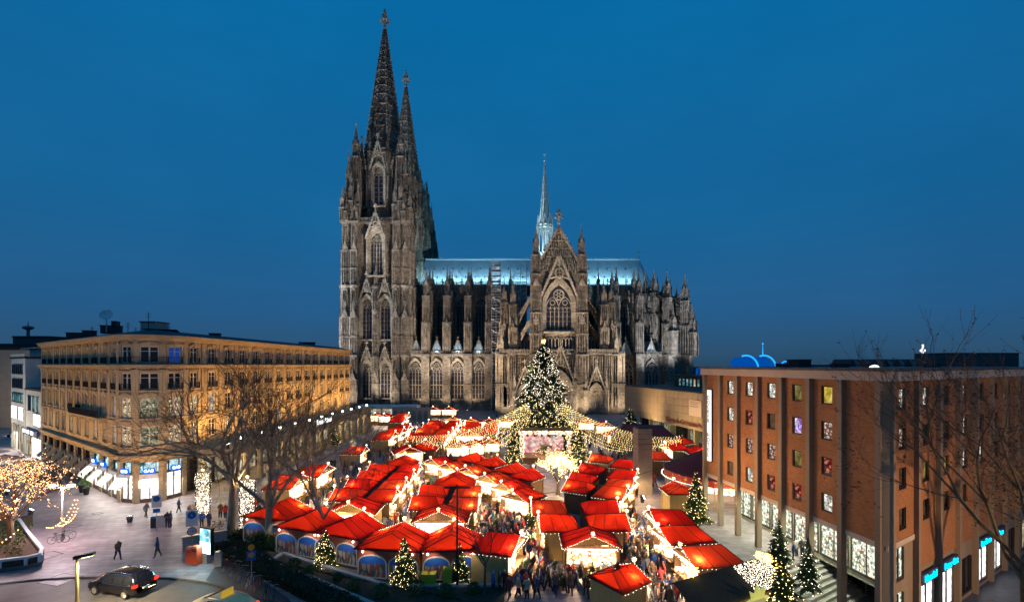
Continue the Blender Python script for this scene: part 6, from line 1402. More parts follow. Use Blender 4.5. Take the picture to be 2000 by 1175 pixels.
# ================================================================== firs and other trees with lights
NEED = mat('fir_needles', (.03, .055, .018), .8, col2=(.08, .11, .035), scale=3, spec=.2); BARK = mat('bark', (.07, .05, .035), .9, col2=(.13, .10, .07), scale=3, stretch=(1, 1, .3), bump=.5, bscale=6)
def fir_meshes(h, r, nb, nl, br, seed, blob=.035):
    rn = random.Random(seed); t = MB(); t.frust(0, 0, 0, h*.96, r*.055+.02, .01, 7)
    c = MB(); tips = []
    for i in range(nb):
        q = (i+rn.random())/nb; z = h*(.06+.92*q); rad = r*(1-q)**(.62 if h > 15 else .8)*(rn.uniform(.5, 1.1) if rn.random() < .85 else rn.uniform(1.1, 1.35))+.02*h; a = i*2.39996+rn.uniform(-.3, .3)
        d = Vector((cos(a), sin(a), 0)); s_ = Vector((-sin(a), cos(a), 0)); drop = rad*rn.uniform(.12, .4); w2 = rad*.16+.03*h*.3
        p0 = Vector((0, 0, z)); p1 = d*rad*.55+Vector((0, 0, z-drop*.3)); p2 = d*rad+Vector((0, 0, z-drop))
        for off in (-1, 1):
            for k in range(3):
                b0 = p0.lerp(p2, .25+.22*k); e = b0+s_*off*w2*(1.4-k*.25)+d*rad*.22+Vector((0, 0, rn.uniform(-.12, .02)*rad))
                c.face([tuple(b0-d*rad*.1), tuple(b0+d*rad*.14), tuple(e)])
        c.face([tuple(p0+s_*w2*.3), tuple(p1+s_*w2*.8), tuple(p2), tuple(p1-s_*w2*.8)])
        tips.append((p0, p2, s_, w2))
    l = MB()
    for i in range(nl):
        p0, p2, s_, w2 = tips[min(len(tips)-1, int(len(tips)*(1-sqrt(1-rn.random()))))]; q = p0.lerp(p2, rn.uniform(.55, 1.04))+s_*rn.uniform(-1, 1)*w2; q.z += rn.uniform(-.02, .05)*h*.3
        l.tetra(q, br*BK*rn.uniform(.6, 1.3), 1 if h > 15 and q.z < h*rn.uniform(.25, .6) else 0)
    return t.mesh('trunk'), c.mesh('crown'), l.mesh('fairy_lights')
FIRM = {}
def fir(x, y, h, r, label, nb=170, nl=320, br=.035, seed=1, lm=None, z=0, group=None, name='fir_tree', pot=False, power=0, col=(1, .85, .6)):
    k = (h, r, nb, nl, br, seed)
    if k not in FIRM: FIRM[k] = fir_meshes(*k)
    t, c, l = FIRM[k]; o = thing(name, label, 'fir tree', (x, y, z), random.uniform(0, 6), group)
    mkobj('trunk', t, BARK, o); stuff(mkobj('crown', c, NEED, o)); stuff(mkobj('fairy_lights', l, [lm or FAIRYG, FAIRYG], o))
    if pot: m = MB(); m.lathe([(.28, 0), (.42, .5), (.46, .55), (.4, .5)], 10); mkobj('pot', m, mat('grey_pot', (.08, .08, .08), .6), o)
    if power: lamp('fairy_glow', 'POINT', (r*.0, -r*1.05, h*.35), power, col, o, shadow_soft_size=.8)
    return o
GX, GY = 6.1, 89.0
big = fir(GX, GY, 21.3, 6.6, 'giant fir covered in white lights standing before the cathedral', 1700, 8500, .052, 77, FAIRYC, 0, None, 'giant_fir_tree')
m = MB(); m.T = Matrix.Scale(2.0, 4); m.add(star_mesh(.30)); mkobj('top_star', m, STAR, big, (0, 0, 21.5))
for k in range(9): lamp('tree_inner_glow', 'POINT', (2.9*cos(2.4*k), 2.9*sin(2.4*k)-.8, 2.5+1.75*k), 300, (1, .78, .46), big, shadow_soft_size=.3)
for k in range(4): lamp('tree_glow', 'POINT', (7.6*cos(radians(-150+40*k)), 7.6*sin(radians(-150+40*k)), 7), 420, (1, .86, .62), big, shadow_soft_size=1.5)
for u, v, h, r, lab, nb, nl, br, pw, lm in ((790, 1143, 3.9, 1.25, 'bright lit fir beside the yellow bins', 240, 420, .034, 40, FAIRYG), (634, 1107, 3.4, 1.15, 'lit fir at the foot of the second plane tree', 240, 380, .034, 25, FAIRYG), (697, 1092, 3.0, .9, 'slim dark fir between two painted stall backs', 200, 160, .032, 0, FAIRYG), (898, 1137, 3.3, .95, 'dark fir with few lights behind the thin pole', 220, 150, .032, 0, FAIRYG),
     (1043, 1042, 3.6, 1.1, 'leafy lit fir beside the bright stall of the small block', 220, 130, .035, 0, FAIRYG), (1360, 1018, 5.6, 1.5, 'yellow green lit fir against the brick building corner', 320, 420, .045, 90, FAIRYG), (1521, 1106, 4.1, 1.15, 'potted fir with white lights before the arcade shops', 260, 170, .032, 0, FAIRYC), (1578, 1150, 4.0, .95, 'slim potted fir at the head of the stone stair', 260, 170, .032, 0, FAIRYC),
     (1527, 1232, 5.2, 1.5, 'very bright yellow green fir beside the entrance gate', 320, 650, .042, 120, FAIRYG), (1206, 1196, 3.6, 1.3, 'dark green lit fir before the small ticket hut', 300, 330, .032, 20, FAIRYC), (1157, 1150, 2.2, .8, 'short lit fir behind the small ticket hut', 160, 160, .03, 0, FAIRYG), (1002, 910, 6.5, 2.0, 'yellow green lit fir beside the stage on the hotel side', 300, 700, .05, 150, FAIRYG), (1132, 912, 6.5, 2.1, 'yellow green lit fir beside the stage on the museum side', 300, 700, .05, 150, FAIRYG),
     (1231, 842, 6.4, 3.0, 'broad fir with white lights before the museum', 300, 260, .06, 0, FAIRYC), (1305, 1090, 3.4, .9, 'dim fir leaning on the red hut near the arcade', 200, 110, .03, 0, FAIRYG), (652, 868, 5.2, 1.7, 'lit fir before the hotel arcade columns', 260, 260, .05, 60, FAIRYG), (850, 930, 3.2, 1.2, 'small fir with tiny lights beside the bright white stall', 200, 90, .035, 0, FAIRYG), (985, 803, 4, 1.6, 'far fir with white lights near the portal', 160, 120, .07, 0, FAIRYC)):
    x, y = G(u, v); fir(x, y, h, r, lab, nb, int(nl*.75), br*.85, u, lm, 0, None, 'fir_tree', u in (1521, 1578), pw)

# bare broadleaf trees: tapered limbs, branches and twigs
def grow(mb, twigs, p, d, r, length, depth, rn, spread=.55, up=.12, n0=5):
    seg = 3; pts = [p]
    for i in range(seg):
        d = (d+Vector((rn.uniform(-.2, .2), rn.uniform(-.2, .2), rn.uniform(-.08, .12)+up*.3))).normalized(); q = pts[-1]+d*length/seg
        r0 = r*(1-.28*i/seg); r1 = r*(1-.28*(i+1)/seg); (mb if depth > 1 else twigs).tube(pts[-1], q, r0, r1, n0 if depth > 2 else (4 if depth > 1 else 3)); pts.append(q)
        if depth > 0 and i and rn.random() < .75:
            ax = d.cross(Vector((rn.uniform(-1, 1), rn.uniform(-1, 1), rn.uniform(-1, 1)))).normalized(); grow(mb, twigs, q, (d+ax*spread*1.5).normalized(), r1*.42, length*.62, depth-1, rn, spread, up, n0)
    if depth > 0:
        k = 2 if depth > 3 else 3
        for j in range(k):
            ax = d.cross(Vector((rn.uniform(-1, 1), rn.uniform(-1, 1), rn.uniform(-1, 1)))).normalized(); grow(mb, twigs, pts[-1], (d+ax*rn.uniform(.6, 1.2)*spread+Vector((0, 0, up))).normalized(), r*.54, length*rn.uniform(.66, .9), depth-1, rn, spread, up, n0)
def bare_tree(x, y, label, h0, r, limb, depth, seed, nlimb=4, spread=.6, z=0, bark=None, lights=None, leaves=0, lean=(0, 0), up=.12):
    rn = random.Random(seed); o = thing('bare_tree', label, 'tree', (x, y, z)); t = MB(); pts = [Vector((0, 0, 0))]
    d = Vector((lean[0], lean[1], 1)).normalized()
    t.tube((0, 0, -.05), (0, 0, .35), r*1.5, r*1.06, 9)
    for i in range(4): q = pts[-1]+(d+Vector((rn.uniform(-.07, .07), rn.uniform(-.07, .07), 0)))*h0/4; t.tube(pts[-1], q, r*(1.06-.08*i), r*(1.06-.08*(i+1)), 9); pts.append(q)
    mkobj('trunk', t, bark or BARK, o); br = MB(); tw = MB()
    for j in range(nlimb):
        a = 2*pi*j/nlimb+rn.uniform(-.5, .5); grow(br, tw, pts[-1]-Vector((0, 0, rn.uniform(0, h0*.12))), Vector((cos(a)*rn.uniform(.35, .95), sin(a)*rn.uniform(.35, .95), 1)).normalized(), r*.46, limb, depth, rn, spread, up)
    stuff(mkobj('limbs', br, bark or BARK, o)); stuff(mkobj('twigs', tw, MATS.get('twig') or mat('twig', (.16, .10, .06), .9), o))
    if leaves:
        lv = MB(); V = tw.v
        for i in range(leaves): p = Vector(V[rn.randrange(len(V))]); a = rn.uniform(0, 6); u = Vector((cos(a), sin(a), rn.uniform(-.7, .2)))*.11; w2 = Vector((-sin(a), cos(a), rn.uniform(-.4, .4)))*.07; lv.face([p, p+u*.6+w2, p+u*1.3, p+u*.6-w2])
        stuff(mkobj('leaves', lv, mat('dry_leaf', (.10, .035, .015), .8, col2=(.16, .07, .025), scale=4), o))
    if lights:
        n, br_, lm = lights; l = MB(); V = tw.v+br.v
        for i in range(n): p = Vector(V[rn.randrange(len(V))]); l.tetra(p+Vector((rn.uniform(-.1, .1), rn.uniform(-.1, .1), rn.uniform(-.1, .1))), br_*.62*rn.uniform(.6, 1.3))
        stuff(mkobj('fairy_lights', l, lm, o))
    return o
PLANE = mat('plane_bark', (.24, .20, .13), .85, col2=(.38, .33, .23), scale=1.6, bump=.3, bscale=4)
x, y = G(451, 1045); bare_tree(x, y, 'tall bare plane tree beside the light curtains', 5.0, .42, 4.7, 4, 21, 6, .8, 0, PLANE, None, 0, (.05, 0), .02)
x, y = G(524, 1066); bare_tree(x, y, 'bare plane tree with forked trunk before the painted stall backs', 3.6, .40, 4.5, 4, 35, 5, .68, 0, PLANE, None, 0, (0, 0), .1)
x, y = G(627, 1075); bare_tree(x, y, 'slender leaning bare tree behind the small lit fir', 3.2, .26, 3.7, 4, 44, 4, .6, 0, PLANE, None, 0, (.1, 0), .16)
x, y = G(946, 1168); bare_tree(x, y, 'thin young bare tree growing out of the flower bed', 2.6, .11, 1.9, 3, 52, 3, .7, 0, BARK, None, 0, (-.02, 0), .1)
bare_tree(28.7, 25.2, 'big bare tree with brown leaves before the brick street front', 8.6, .27, 4.4, 4, 68, 6, .7, LOW, mat('brown_bark', (.09, .06, .035), .9, col2=(.17, .12, .06), scale=2.5), None, 4200, (-.05, .0), .2)
bare_tree(34.5, 28.0, 'second bare tree with brown leaves farther along the brick street front', 6.4, .32, 3.0, 4, 69, 4, .72, LOW, MATS['brown_bark'], None, 1800, (.0, .05), .1)
x, y = G(1090, 965); gt = bare_tree(x, y, 'round tree wrapped in golden lights before the stage', 1.7, .22, 1.5, 3, 81, 5, .8, 0, BARK, (2600, .032, FAIRYG), 0, (0, 0), .1)
lamp('fairy_glow', 'POINT', (0, -3.4, 3.2), 160, (1, .74, .36), gt, shadow_soft_size=1)
lt = bare_tree(-45.8, 42.0, 'broad bare tree hung with warm bulbs over the planter', 2.8, .30, 2.3, 3, 95, 7, .9, 0, BARK, (3400, .026, FAIRYW), 0, (0, 0), .05)
l = MB(); rn = random.Random(4)
for k in range(8):
    a = rn.uniform(-2.6, .3); p = Vector((4.6*cos(a), 4.6*sin(a), rn.uniform(2.2, 4.5))); q = Vector((4.6*cos(a+.7), 4.6*sin(a+.7), rn.uniform(2.2, 4.5))); bulbs(l, p, q, 14, .032, .9, .03, rn)
stuff(mkobj('bulb_chains', l, FAIRYW, lt)); lamp('fairy_glow', 'POINT', (1.5, -2.5, 4), 420, (1, .5, .25), lt, shadow_soft_size=1.2)
# light canopy: strings from the giant fir out to a ring of posts
for k in range(36):
    a = radians(-168+156*k/35); R_ = 24
    if -113 < math.degrees(a) < -67: continue
    p0 = Vector((GX+3.6*cos(a), GY+3.6*sin(a), 9.8)); p1 = Vector((GX+R_*cos(a)*1.08, GY+R_*sin(a)*.9, 4.1))
    o = thing('light_string', 'string of white bulbs from the giant fir to the outer posts', 'light string', tuple(p0), 0, 'light canopy strings'); m = MB(); pts = [p0.lerp(p1, t/8)-p0-Vector((0, 0, 2.1*4*(t/8)*(1-t/8))) for t in range(9)]; m.poly(pts, .012, 3); mkobj('cable', m, IRON, o)
    l = MB(); rn = random.Random(k)
    for t in range(46): q = (t+.5)/46; p = p0.lerp(p1, q)-p0; p.z -= 2.1*4*q*(1-q)+.06; l.tetra(p, .026)
    for t in range(18):
        q = (t+rn.random())/18; p = p0.lerp(p1, q)-p0; p.z -= 2.1*4*q*(1-q)
        for j in range(2): l.tetra(p-Vector((0, 0, .25+.25*j)), .021)
    stuff(mkobj('bulbs', l, FAIRYG, o))
    if k % 4 == 0: po = thing('canopy_post', 'slim dark post at the outer edge of the light canopy', 'post', (p1.x, p1.y, 0), 0, 'light canopy posts'); m = MB(); m.frust(0, 0, 0, 5.1, .09, .06, 8); mkobj('shaft', m, IRON, po); m = MB(); m.frust(0, 0, 0, .2, .22, .2, 8); mkobj('foot', m, IRON, po)
for s_ in (-1, 1): lamp('canopy_glow', 'POINT', (GX+s_*13, GY-5, 4.3), 480, (1, .85, .6), big, shadow_soft_size=2).location = (s_*13, -6, 4.6)
# light curtains on the arcade corner
for u, v, h, lab in ((396, 1010, 5.0, 'curtain of white lights by the hotel arcade entrance'), (483, 1035, 5.2, 'curtain of white lights between the two plane trees')):
    x, y = G(u, v); o = thing('light_curtain', lab, 'light curtain', (x, y, 0)); m = MB(); m.tube((-.8, 0, 0), (-.8, 0, h), .05, .05, 6); m.tube((.8, 0, 0), (.8, 0, h), .05, .05, 6); m.tube((-.8, 0, h), (.8, 0, h), .05, .05, 6); m.tube((-.8, 0, .1), (.8, 0, .1), .05, .05, 6); mkobj('frame', m, IRON, o)
    l = MB(); rn = random.Random(u)
    for i in range(700): l.tetra((rn.uniform(-.8, .8), rn.uniform(-.25, .25), rn.uniform(.1, h)), .015)
    stuff(mkobj('fairy_lights', l, FAIRYC, o)); w_ = MB()
    for i in range(12): w_.tube((-.75+1.5*i/11, 0, .1), (-.75+1.5*i/11, 0, h), .012, .012, 3)
    mkobj('wires', w_, IRON, o); mkobj('star_lamp', STARM, STAR, o, (0, 0, h+.3)); lamp('star_glow', 'POINT', (0, -.6, h+.3), 420, (1, .68, .32), o, shadow_soft_size=.3)
# ================================================================== people
def skin_mesh(vs, es, rad, root, name):
    me = bpy.data.meshes.new(name); me.from_pydata(vs, es, []); o = bpy.data.objects.new(name+'_tmp', me); COL.objects.link(o)
    o.modifiers.new('s', 'SKIN'); sb = o.modifiers.new('d', 'SUBSURF'); sb.levels = 1; sb.render_levels = 1
    for i, r in enumerate(rad): me.skin_vertices[0].data[i].radius = r if isinstance(r, tuple) else (r, r); me.skin_vertices[0].data[i].use_root = (i == root)
    dg = bpy.context.evaluated_depsgraph_get(); out = bpy.data.meshes.new_from_object(o.evaluated_get(dg)); out.name = name
    bpy.data.objects.remove(o); bpy.data.meshes.remove(me); return out
def person_mesh(stride=0.0, arm=(.03, -.08, .03, -.08), lean=0.0, coat=0.0, sit=False, nm='person'):
    la, lb, ra, rb = arm; s_ = stride
    V = [(0, 0, .96), (0, -lean*.4, 1.16), (0, -lean, 1.37), (0, -lean*1.1, 1.5), (0, -lean*1.2-.01, 1.6), (0, -lean*1.2, 1.69),
         (.19, -lean, 1.42), (.26, la-lean, 1.15), (.23, lb-lean, .93 if lb > -.2 else 1.1), (.22, lb*1.25-lean, .85 if lb > -.2 else 1.12),
         (-.19, -lean, 1.42), (-.26, ra-lean, 1.15), (-.23, rb-lean, .93 if rb > -.2 else 1.1), (-.22, rb*1.25-lean, .85 if rb > -.2 else 1.12),
         (.09, 0, .88), (.1, -s_*.5-.03, .5), (.1, -s_+.02, .08), (.11, -s_-.13, .04), (-.09, 0, .88), (-.1, s_*.5-.03, .5), (-.1, s_*1.1+.04, .09), (-.11, s_*1.1-.1, .04)]
    E_ = [(0,1),(1,2),(2,3),(3,4),(4,5),(2,6),(6,7),(7,8),(8,9),(2,10),(10,11),(11,12),(12,13),(0,14),(14,15),(15,16),(16,17),(0,18),(18,19),(19,20),(20,21)]
    c = 1+coat
    R = [(.17*c,.13*c),(.165,.125),(.185,.13),(.06,.06),(.10,.105),(.07,.08),(.075,.08),.062,.045,.04,(.075,.08),.062,.045,.04,(.115*c,.12*c),.078,.055,.05,(.115*c,.12*c),.078,.055,.05]
    me = skin_mesh(V, E_, R, 0, nm)
    idx = []
    hy = -lean*1.2
    for p in me.polygons:
        x, y, z = p.center
        if z > 1.53: k = 3 if (y > hy+.015 or z > 1.66) else 2
        elif abs(x) > .15 and z < .9 and z > .7 and False: k = 2
        elif z > (.82-coat*.5): k = 0
        elif z > .1: k = 1
        else: k = 4
        idx.append(k)
    for i in (9, 13):
        h = Vector(V[i])
        for p in me.polygons:
            if (p.center-h).length < .075: idx[p.index] = 2
    me.polygons.foreach_set('material_index', idx); me.polygons.foreach_set('use_smooth', [True]*len(idx)); return me
SKIN = mat('skin', (.45, .27, .19), .6); SHOE = mat('shoe_leather', (.02, .018, .016), .5)
PM = [person_mesh(0, nm='person'), person_mesh(.2, (.1, .12, -.05, -.18), .03, .15), person_mesh(-.22, (-.04, -.16, .1, .1), .04), person_mesh(.03, (-.02, -.26, -.02, -.26), .02, .2), person_mesh(.05, (.02, -.05, -.03, -.27), .0, .3), person_mesh(.26, (.12, .14, -.08, -.19), .06)]
COATS = {'black': (.03, .028, .03), 'dark blue': (.03, .045, .11), 'brown': (.16, .09, .055), 'red': (.45, .03, .025), 'grey': (.14, .14, .15), 'beige': (.38, .30, .20), 'bright blue': (.03, .12, .40), 'white': (.55, .52, .48), 'dark green': (.03, .06, .03), 'wine red': (.22, .03, .035)}
CM = {k: mat('coat_'+k.replace(' ', '_'), c, .85, col2=tuple(min(1, q*1.5+.01) for q in c), scale=4) for k, c in COATS.items()}
TR = [mat('jeans', (.03, .045, .09), .85), mat('dark_trousers', (.02, .02, .022), .85), mat('brown_trousers', (.07, .05, .035), .85)]
HR = [mat('dark_hair', (.02, .012, .008), .7), mat('brown_hair', (.07, .04, .02), .7), mat('fair_hair', (.28, .2, .1), .7), mat('wool_hat_red', (.3, .02, .02), .9), mat('wool_hat_grey', (.15, .15, .16), .9)]
for me in PM:
    for m_ in (CM['black'], TR[0], SKIN, HR[0], SHOE): me.materials.append(m_)
prn = random.Random(99)
def person(x, y, label, coat, group=None, pose=None, rz=None, hat=None, z=0, s=None):
    o = bpy.data.objects.new('person', PM[prn.randrange(6) if pose is None else pose]); COL.objects.link(o); o.location = (x, y, z); o.rotation_euler = (0, 0, prn.uniform(0, 6.28) if rz is None else rz)
    k = s or prn.uniform(.93, 1.07); o.scale = (k, k, k)
    for i, m_ in ((0, CM[coat]), (1, prn.choice(TR)), (3, hat or prn.choice(HR))): o.material_slots[i].link = 'OBJECT'; o.material_slots[i].material = m_
    return tag(o, label, 'person', group)
bpy.context.view_layer.update()
FOOT = []
for o in list(COL.objects):
    if o.name.startswith('market_stall'):
        r = [c for c in o.children if c.name.startswith('wall')][0].data; xs_ = [v.co.x for v in r.vertices]; ys_ = [v.co.y for v in r.vertices]; FOOT.append((o.matrix_world.inverted(), max(xs_)+.35, max(ys_)+.55, min(ys_)-.75))
TREES = [(o.location.x, o.location.y) for o in COL.objects if o.get('category') in ('fir tree', 'tree')]
def free(x, y, pl):
    for M, hx, y1, y0 in FOOT:
        q = M @ Vector((x, y, 0))
        if abs(q.x) < hx and y0 < q.y < y1: return False
    if any((x-a)**2+(y-b)**2 < 1.2 for a, b in TREES): return False
    if abs(x-SX) < 5 and -2.5 < y-SY < 5.5 or (x-27)**2+(y-59.5)**2 < 60 or hypot(x-15.7, y-61) < 1.8: return False
    return all((x-a)**2+(y-b)**2 > .30 for a, b in pl)
ZONES = [((-13.2, -8.8), (41, 66), 30), ((-3.5, 2.6), (35.5, 52), 60), ((9.4, 13.2), (36, 60), 75), ((-1.5, 9.5), (33.4, 36.6), 26), ((-30, -20.5), (50, 86), 46), ((-13, -9.5), (66, 90), 12), ((10.5, 20), (60, 80), 30), ((-20, 14), (68, 80), 22), ((8, 13), (31.5, 35), 12)]
ZN = ['in the lane between both double rows', 'beside the short double row', 'in the lane beside the stone pillar', 'on open paving beyond the beds', 'between arcade and long double row', 'before the far double row', 'near the round dark red tent', 'in front of the stage', 'beside the small ticket hut']
placed = []
for zi, ((x0, x1), (y0, y1), n) in enumerate(ZONES):
    k = t_ = 0
    while k < n and t_ < n*25:
        t_ += 1; x, y = prn.uniform(x0, x1), prn.uniform(y0, y1)
        if free(x, y, placed):
            placed.append((x, y)); k += 1; c = prn.choices(list(COATS), (26, 14, 14, 7, 12, 6, 4, 4, 6, 7))[0]
            hi_ = prn.randrange(5); person(x, y, '%s coated person with %s %s' % (c, ('dark hair', 'brown hair', 'fair hair', 'red wool hat', 'grey wool hat')[hi_], ZN[zi]), c, 'visitors '+ZN[zi], None, None, HR[hi_])
# the rest of the crowd, past what can be picked apart, reads as one mass
CML = list(CM.values()); MLIST = CML+TR+[SKIN]+HR+[SHOE]; NC_ = len(CML)
PV = [([v.co.copy() for v in me.vertices], [(list(p.vertices), p.material_index) for p in me.polygons]) for me in PM]
cv, cf, cm_ = [], [], []
def crowd_at(x, y):
    V_, F_ = PV[prn.randrange(6)]; a = prn.uniform(0, 6.28); k = prn.uniform(.93, 1.07); c_, s_ = cos(a)*k, sin(a)*k; b = len(cv)
    mm = (prn.choices(range(NC_), (26, 14, 14, 7, 12, 6, 4, 4, 6, 7))[0], NC_+prn.randrange(3), NC_+3, NC_+4+prn.randrange(5), NC_+9)
    cv.extend((x+p.x*c_-p.y*s_, y+p.x*s_+p.y*c_, p.z*k) for p in V_)
    for f, m_ in F_: cf.append([i_+b for i_ in f]); cm_.append(mm[m_])
for zi, ((x0, x1), (y0, y1), n) in enumerate(ZONES+[((-30, 28), (78, 128), 330)]):
    k = t_ = 0; n = n if zi == len(ZONES) else int(n*.8)
    while k < n and t_ < n*12:
        t_ += 1; x, y = prn.uniform(x0, x1), prn.uniform(y0, y1)
        if free(x, y, placed if zi < len(ZONES) else []) and hypot(x-GX, y-GY) > 3: k += 1; placed.append((x, y)); crowd_at(x, y)
me = bpy.data.meshes.new('crowd'); me.from_pydata(cv, [], cf); me.polygons.foreach_set('material_index', cm_); me.polygons.foreach_set('use_smooth', [True]*len(cf)); me.update()
stuff(mkobj('crowd', me, MLIST))
for u, v, c, lab, pose, rz in ((327, 1030, 'black', 'person in black coat standing beside the grey kiosk, one of a pair', 3, .8), (334, 1029, 'dark blue', 'person in dark blue coat facing the one in black', 3, -.8), (349, 1000, 'dark blue', 'person in dark coat walking past the bright corner shop', 1, 2.4), (371, 1012, 'brown', 'person in brown coat by the light curtain', 4, 1), (378, 1016, 'beige', 'person in beige coat holding something by the light curtain', 3, 0), (394, 1030, 'bright blue', 'person in blue jacket with red cap beside the bicycles', 0, .5), (408, 1031, 'dark blue', 'person in dark blue anorak beside the bicycles', 0, 3), (40, 874, 'red', 'person in red jacket on the bright far pavement', 1, 2), (50, 873, 'black', 'person in black beside the one in the red jacket', 0, 1), (63, 884, 'black', 'person in black coat standing before the low shop house', 4, .2), (70, 884, 'dark blue', 'person in jeans standing before the low shop house', 3, -.4), (94, 918, 'black', 'dark clad person walking down the middle of the street', 5, 3), (72, 912, 'beige', 'person in light coat near the street parasols', 1, 1), (230, 1092, 'brown', 'lone walker crossing the open paving', 5, 1.2), (308, 1087, 'dark blue', 'walker in blue crossing the open paving near the boxes', 1, -1), (285, 1010, 'grey', 'person in grey on the light before the corner shop', 2, 1.5),
     (1549, 1093, 'dark blue', 'person in blue jacket talking before the arcade shops', 3, 1.2), (1556, 1085, 'white', 'person in pale jacket talking before the arcade shops', 0, 3.6), (1567, 1088, 'black', 'blond person in black coat talking before the arcade shops', 3, -1.2), (1562, 1062, 'black', 'person looking into the arcade shop window', 4, 3.1), (470, 1020, 'black', 'person in black by the second light curtain', 0, 0), (440, 1012, 'red', 'person in red under the arcade entrance', 1, .4), (430, 1010, 'brown', 'person in brown under the arcade entrance', 4, 1)):
    x, y = G(u, v); person(x, y, lab, c, None, pose, rz)

# ================================================================== vehicles
def car(name, label, loc, rz, paint, mpv=True, taxi=False):
    o = thing(name, label, 'car', loc, rz); G_ = mat('tinted_glass', (.012, .012, .014), .06, spec=.8); TY_ = mat('tyre_rubber', (.02, .02, .02), .85); RIM = mat('alloy_rim', (.55, .52, .45), .35, .8); CHR = mat('chrome_trim', (.7, .7, .7), .2, 1.0)
    top = 1.70 if mpv else 1.46
    ST_ = [(-2.36, .42, .80, .84, .70, .66), (-2.33, .34, .93, 1.02, .84, .74), (-2.24, .30, .98, 1.22, .89, .74), (-2.0, .27, 1.0, top-.14, .91, .68), (-1.7, .26, 1.0, top-.03, .92, .66), (-.8, .25, .98, top, .92, .67), (.15, .25, .96, top-.02, .92, .67), (.62, .25, .95, top-.13, .92, .65), (1.0, .25, .94, top*.5+.56, .915, .68), (1.38, .26, .93, 1.06, .91, .74), (1.8, .28, .86, .96, .89, .72), (2.15, .30, .74, .84, .84, .66), (2.34, .36, .60, .68, .70, .55)]
    m = MB(); rings = []
    for x, zb, zm, zt, w_, wr in ST_:
        half = [(0, zb-.02), (w_*.86, zb), (w_*.985, zb+.14), (w_, (zb+zm)/2), (w_*.975, zm), (wr+(w_-wr)*.45 if zt-zm > .3 else w_*.9, (zm+zt)/2), (wr, zt), (wr*.6, zt+.035), (0, zt+.045)]
        rings.append([m.pt((x, y, z)) for y, z in half]+[m.pt((x, -y, z)) for y, z in half[-2:0:-1]])
    n = len(rings[0])
    for a, b in zip(rings, rings[1:]):
        for i in range(n): m.idx((a[i], b[i], b[(i+1) % n], a[(i+1) % n]))
    m.idx(rings[0][::-1]); m.idx(rings[-1]); bd = mkobj('body', m.mesh('body', True), paint, o)
    def side(x): 
        for a, b in zip(ST_, ST_[1:]):
            if a[0] <= x <= b[0]: t = (x-a[0])/(b[0]-a[0]); return [a[i]+(b[i]-a[i])*t for i in range(6)]
    for s_ in (-1, 1):
        for x0, x1 in ((-1.95, -1.32), (-1.24, -.32), (-.24, .66)):
            q = []
            k = 5
            for j in range(k+1): x = x0+(x1-x0)*j/k; S_ = side(x); q.append((x, S_))
            w = MB()
            for (xa, A), (xb, B) in zip(q, q[1:]):
                f_ = lambda S_, t: (S_[4]*.975+(S_[5]-S_[4]*.975)*t+.012)
                za0, za1 = A[2]+.05, A[3]-.07; zb0, zb1 = B[2]+.05, B[3]-.07
                w.face([(xa, s_*f_(A, .08), za0), (xb, s_*f_(B, .08), zb0), (xb, s_*(f_(B, .5)+.02), (zb0+zb1)/2), (xa, s_*(f_(A, .5)+.02), (za0+za1)/2)][::s_]); w.face([(xa, s_*(f_(A, .5)+.02), (za0+za1)/2), (xb, s_*(f_(B, .5)+.02), (zb0+zb1)/2), (xb, s_*f_(B, .93), zb1), (xa, s_*f_(A, .93), za1)][::s_])
            mkobj('side_window', w, G_, o)
        w = MB(); w.tube((-1.95, s_*.93, 1.01), (.9, s_*.93, .98), .012, .012, 4); w.poly([(.95, s_*.9, 1.02), (.6, s_*.68, top-.14), (-.8, s_*.69, top-.04), (-1.75, s_*.69, top-.07), (-1.98, s_*.8, 1.15), (-1.95, s_*.93, 1.01)], .014, 4); mkobj('window_trim', w, CHR, o)
        w = MB(); w.tube((.5, s_*.62, top-.02), (-.8, s_*.64, top+.07), .022, .022, 5); w.tube((-.8, s_*.64, top+.07), (-1.8, s_*.62, top+.01), .022, .022, 5); mkobj('roof_rail', w, CHR, o)
        w = MB(); w.cbox(.86, s_*1.02, 1.0, .16, .22, .15, 0, .03); w.box(.84, min(s_*.86, s_*.95), 1.02, .9, max(s_*.86, s_*.95), 1.06); mkobj('mirror', w, paint, o)
        w = MB(); w.T = Matrix.Translation((2.16, s_*.62, .74)) @ Matrix.Rotation(s_*.35, 4, 'Z'); w.octa((0, 0, 0), .13, 0, .1); mkobj('headlight', w, glow('headlight', (.95, .97, 1), 9), o)
        w = MB(); w.box(-2.37, min(s_*.62, s_*.9), .88, -2.16, max(s_*.62, s_*.9), 1.06); mkobj('tail_light', w, glow('tail_light', (1, .03, .01), 3), o)
        for x in (-1.42, 1.42):
            w = MB(); w.T = Matrix.Translation((x, s_*.80, .33)) @ Matrix.Rotation(pi/2, 4, 'X'); w.lathe([(.2, -.11), (.30, -.115), (.335, -.07), (.335, .07), (.30, .115), (.2, .11)], 20); wh = mkobj('wheel', w, TY_, o)
            w = MB(); w.T = Matrix.Translation((x, s_*.915, .33)) @ Matrix.Rotation(pi/2, 4, 'X'); w.lathe([(.19, -.01), (.215, .0), (.215, .02), (.19, .02)], 18)
            for k in range(5): a = 2*pi*k/5; w.tube((.03*cos(a), .03*sin(a), 0), (.2*cos(a), .2*sin(a), 0), .035, .028, 5)
            w.frust(0, 0, -.03, .03, .05, .05, 8); mkobj('rim', w, RIM, wh)
            w = MB(); arc_ = [(x+.39*cos(a), s_*.925, .33+.39*sin(a)) for a in [radians(-5+190*j/10) for j in range(11)]]; w.poly(arc_, .03, 4); mkobj('wheel_arch', w, paint, o)
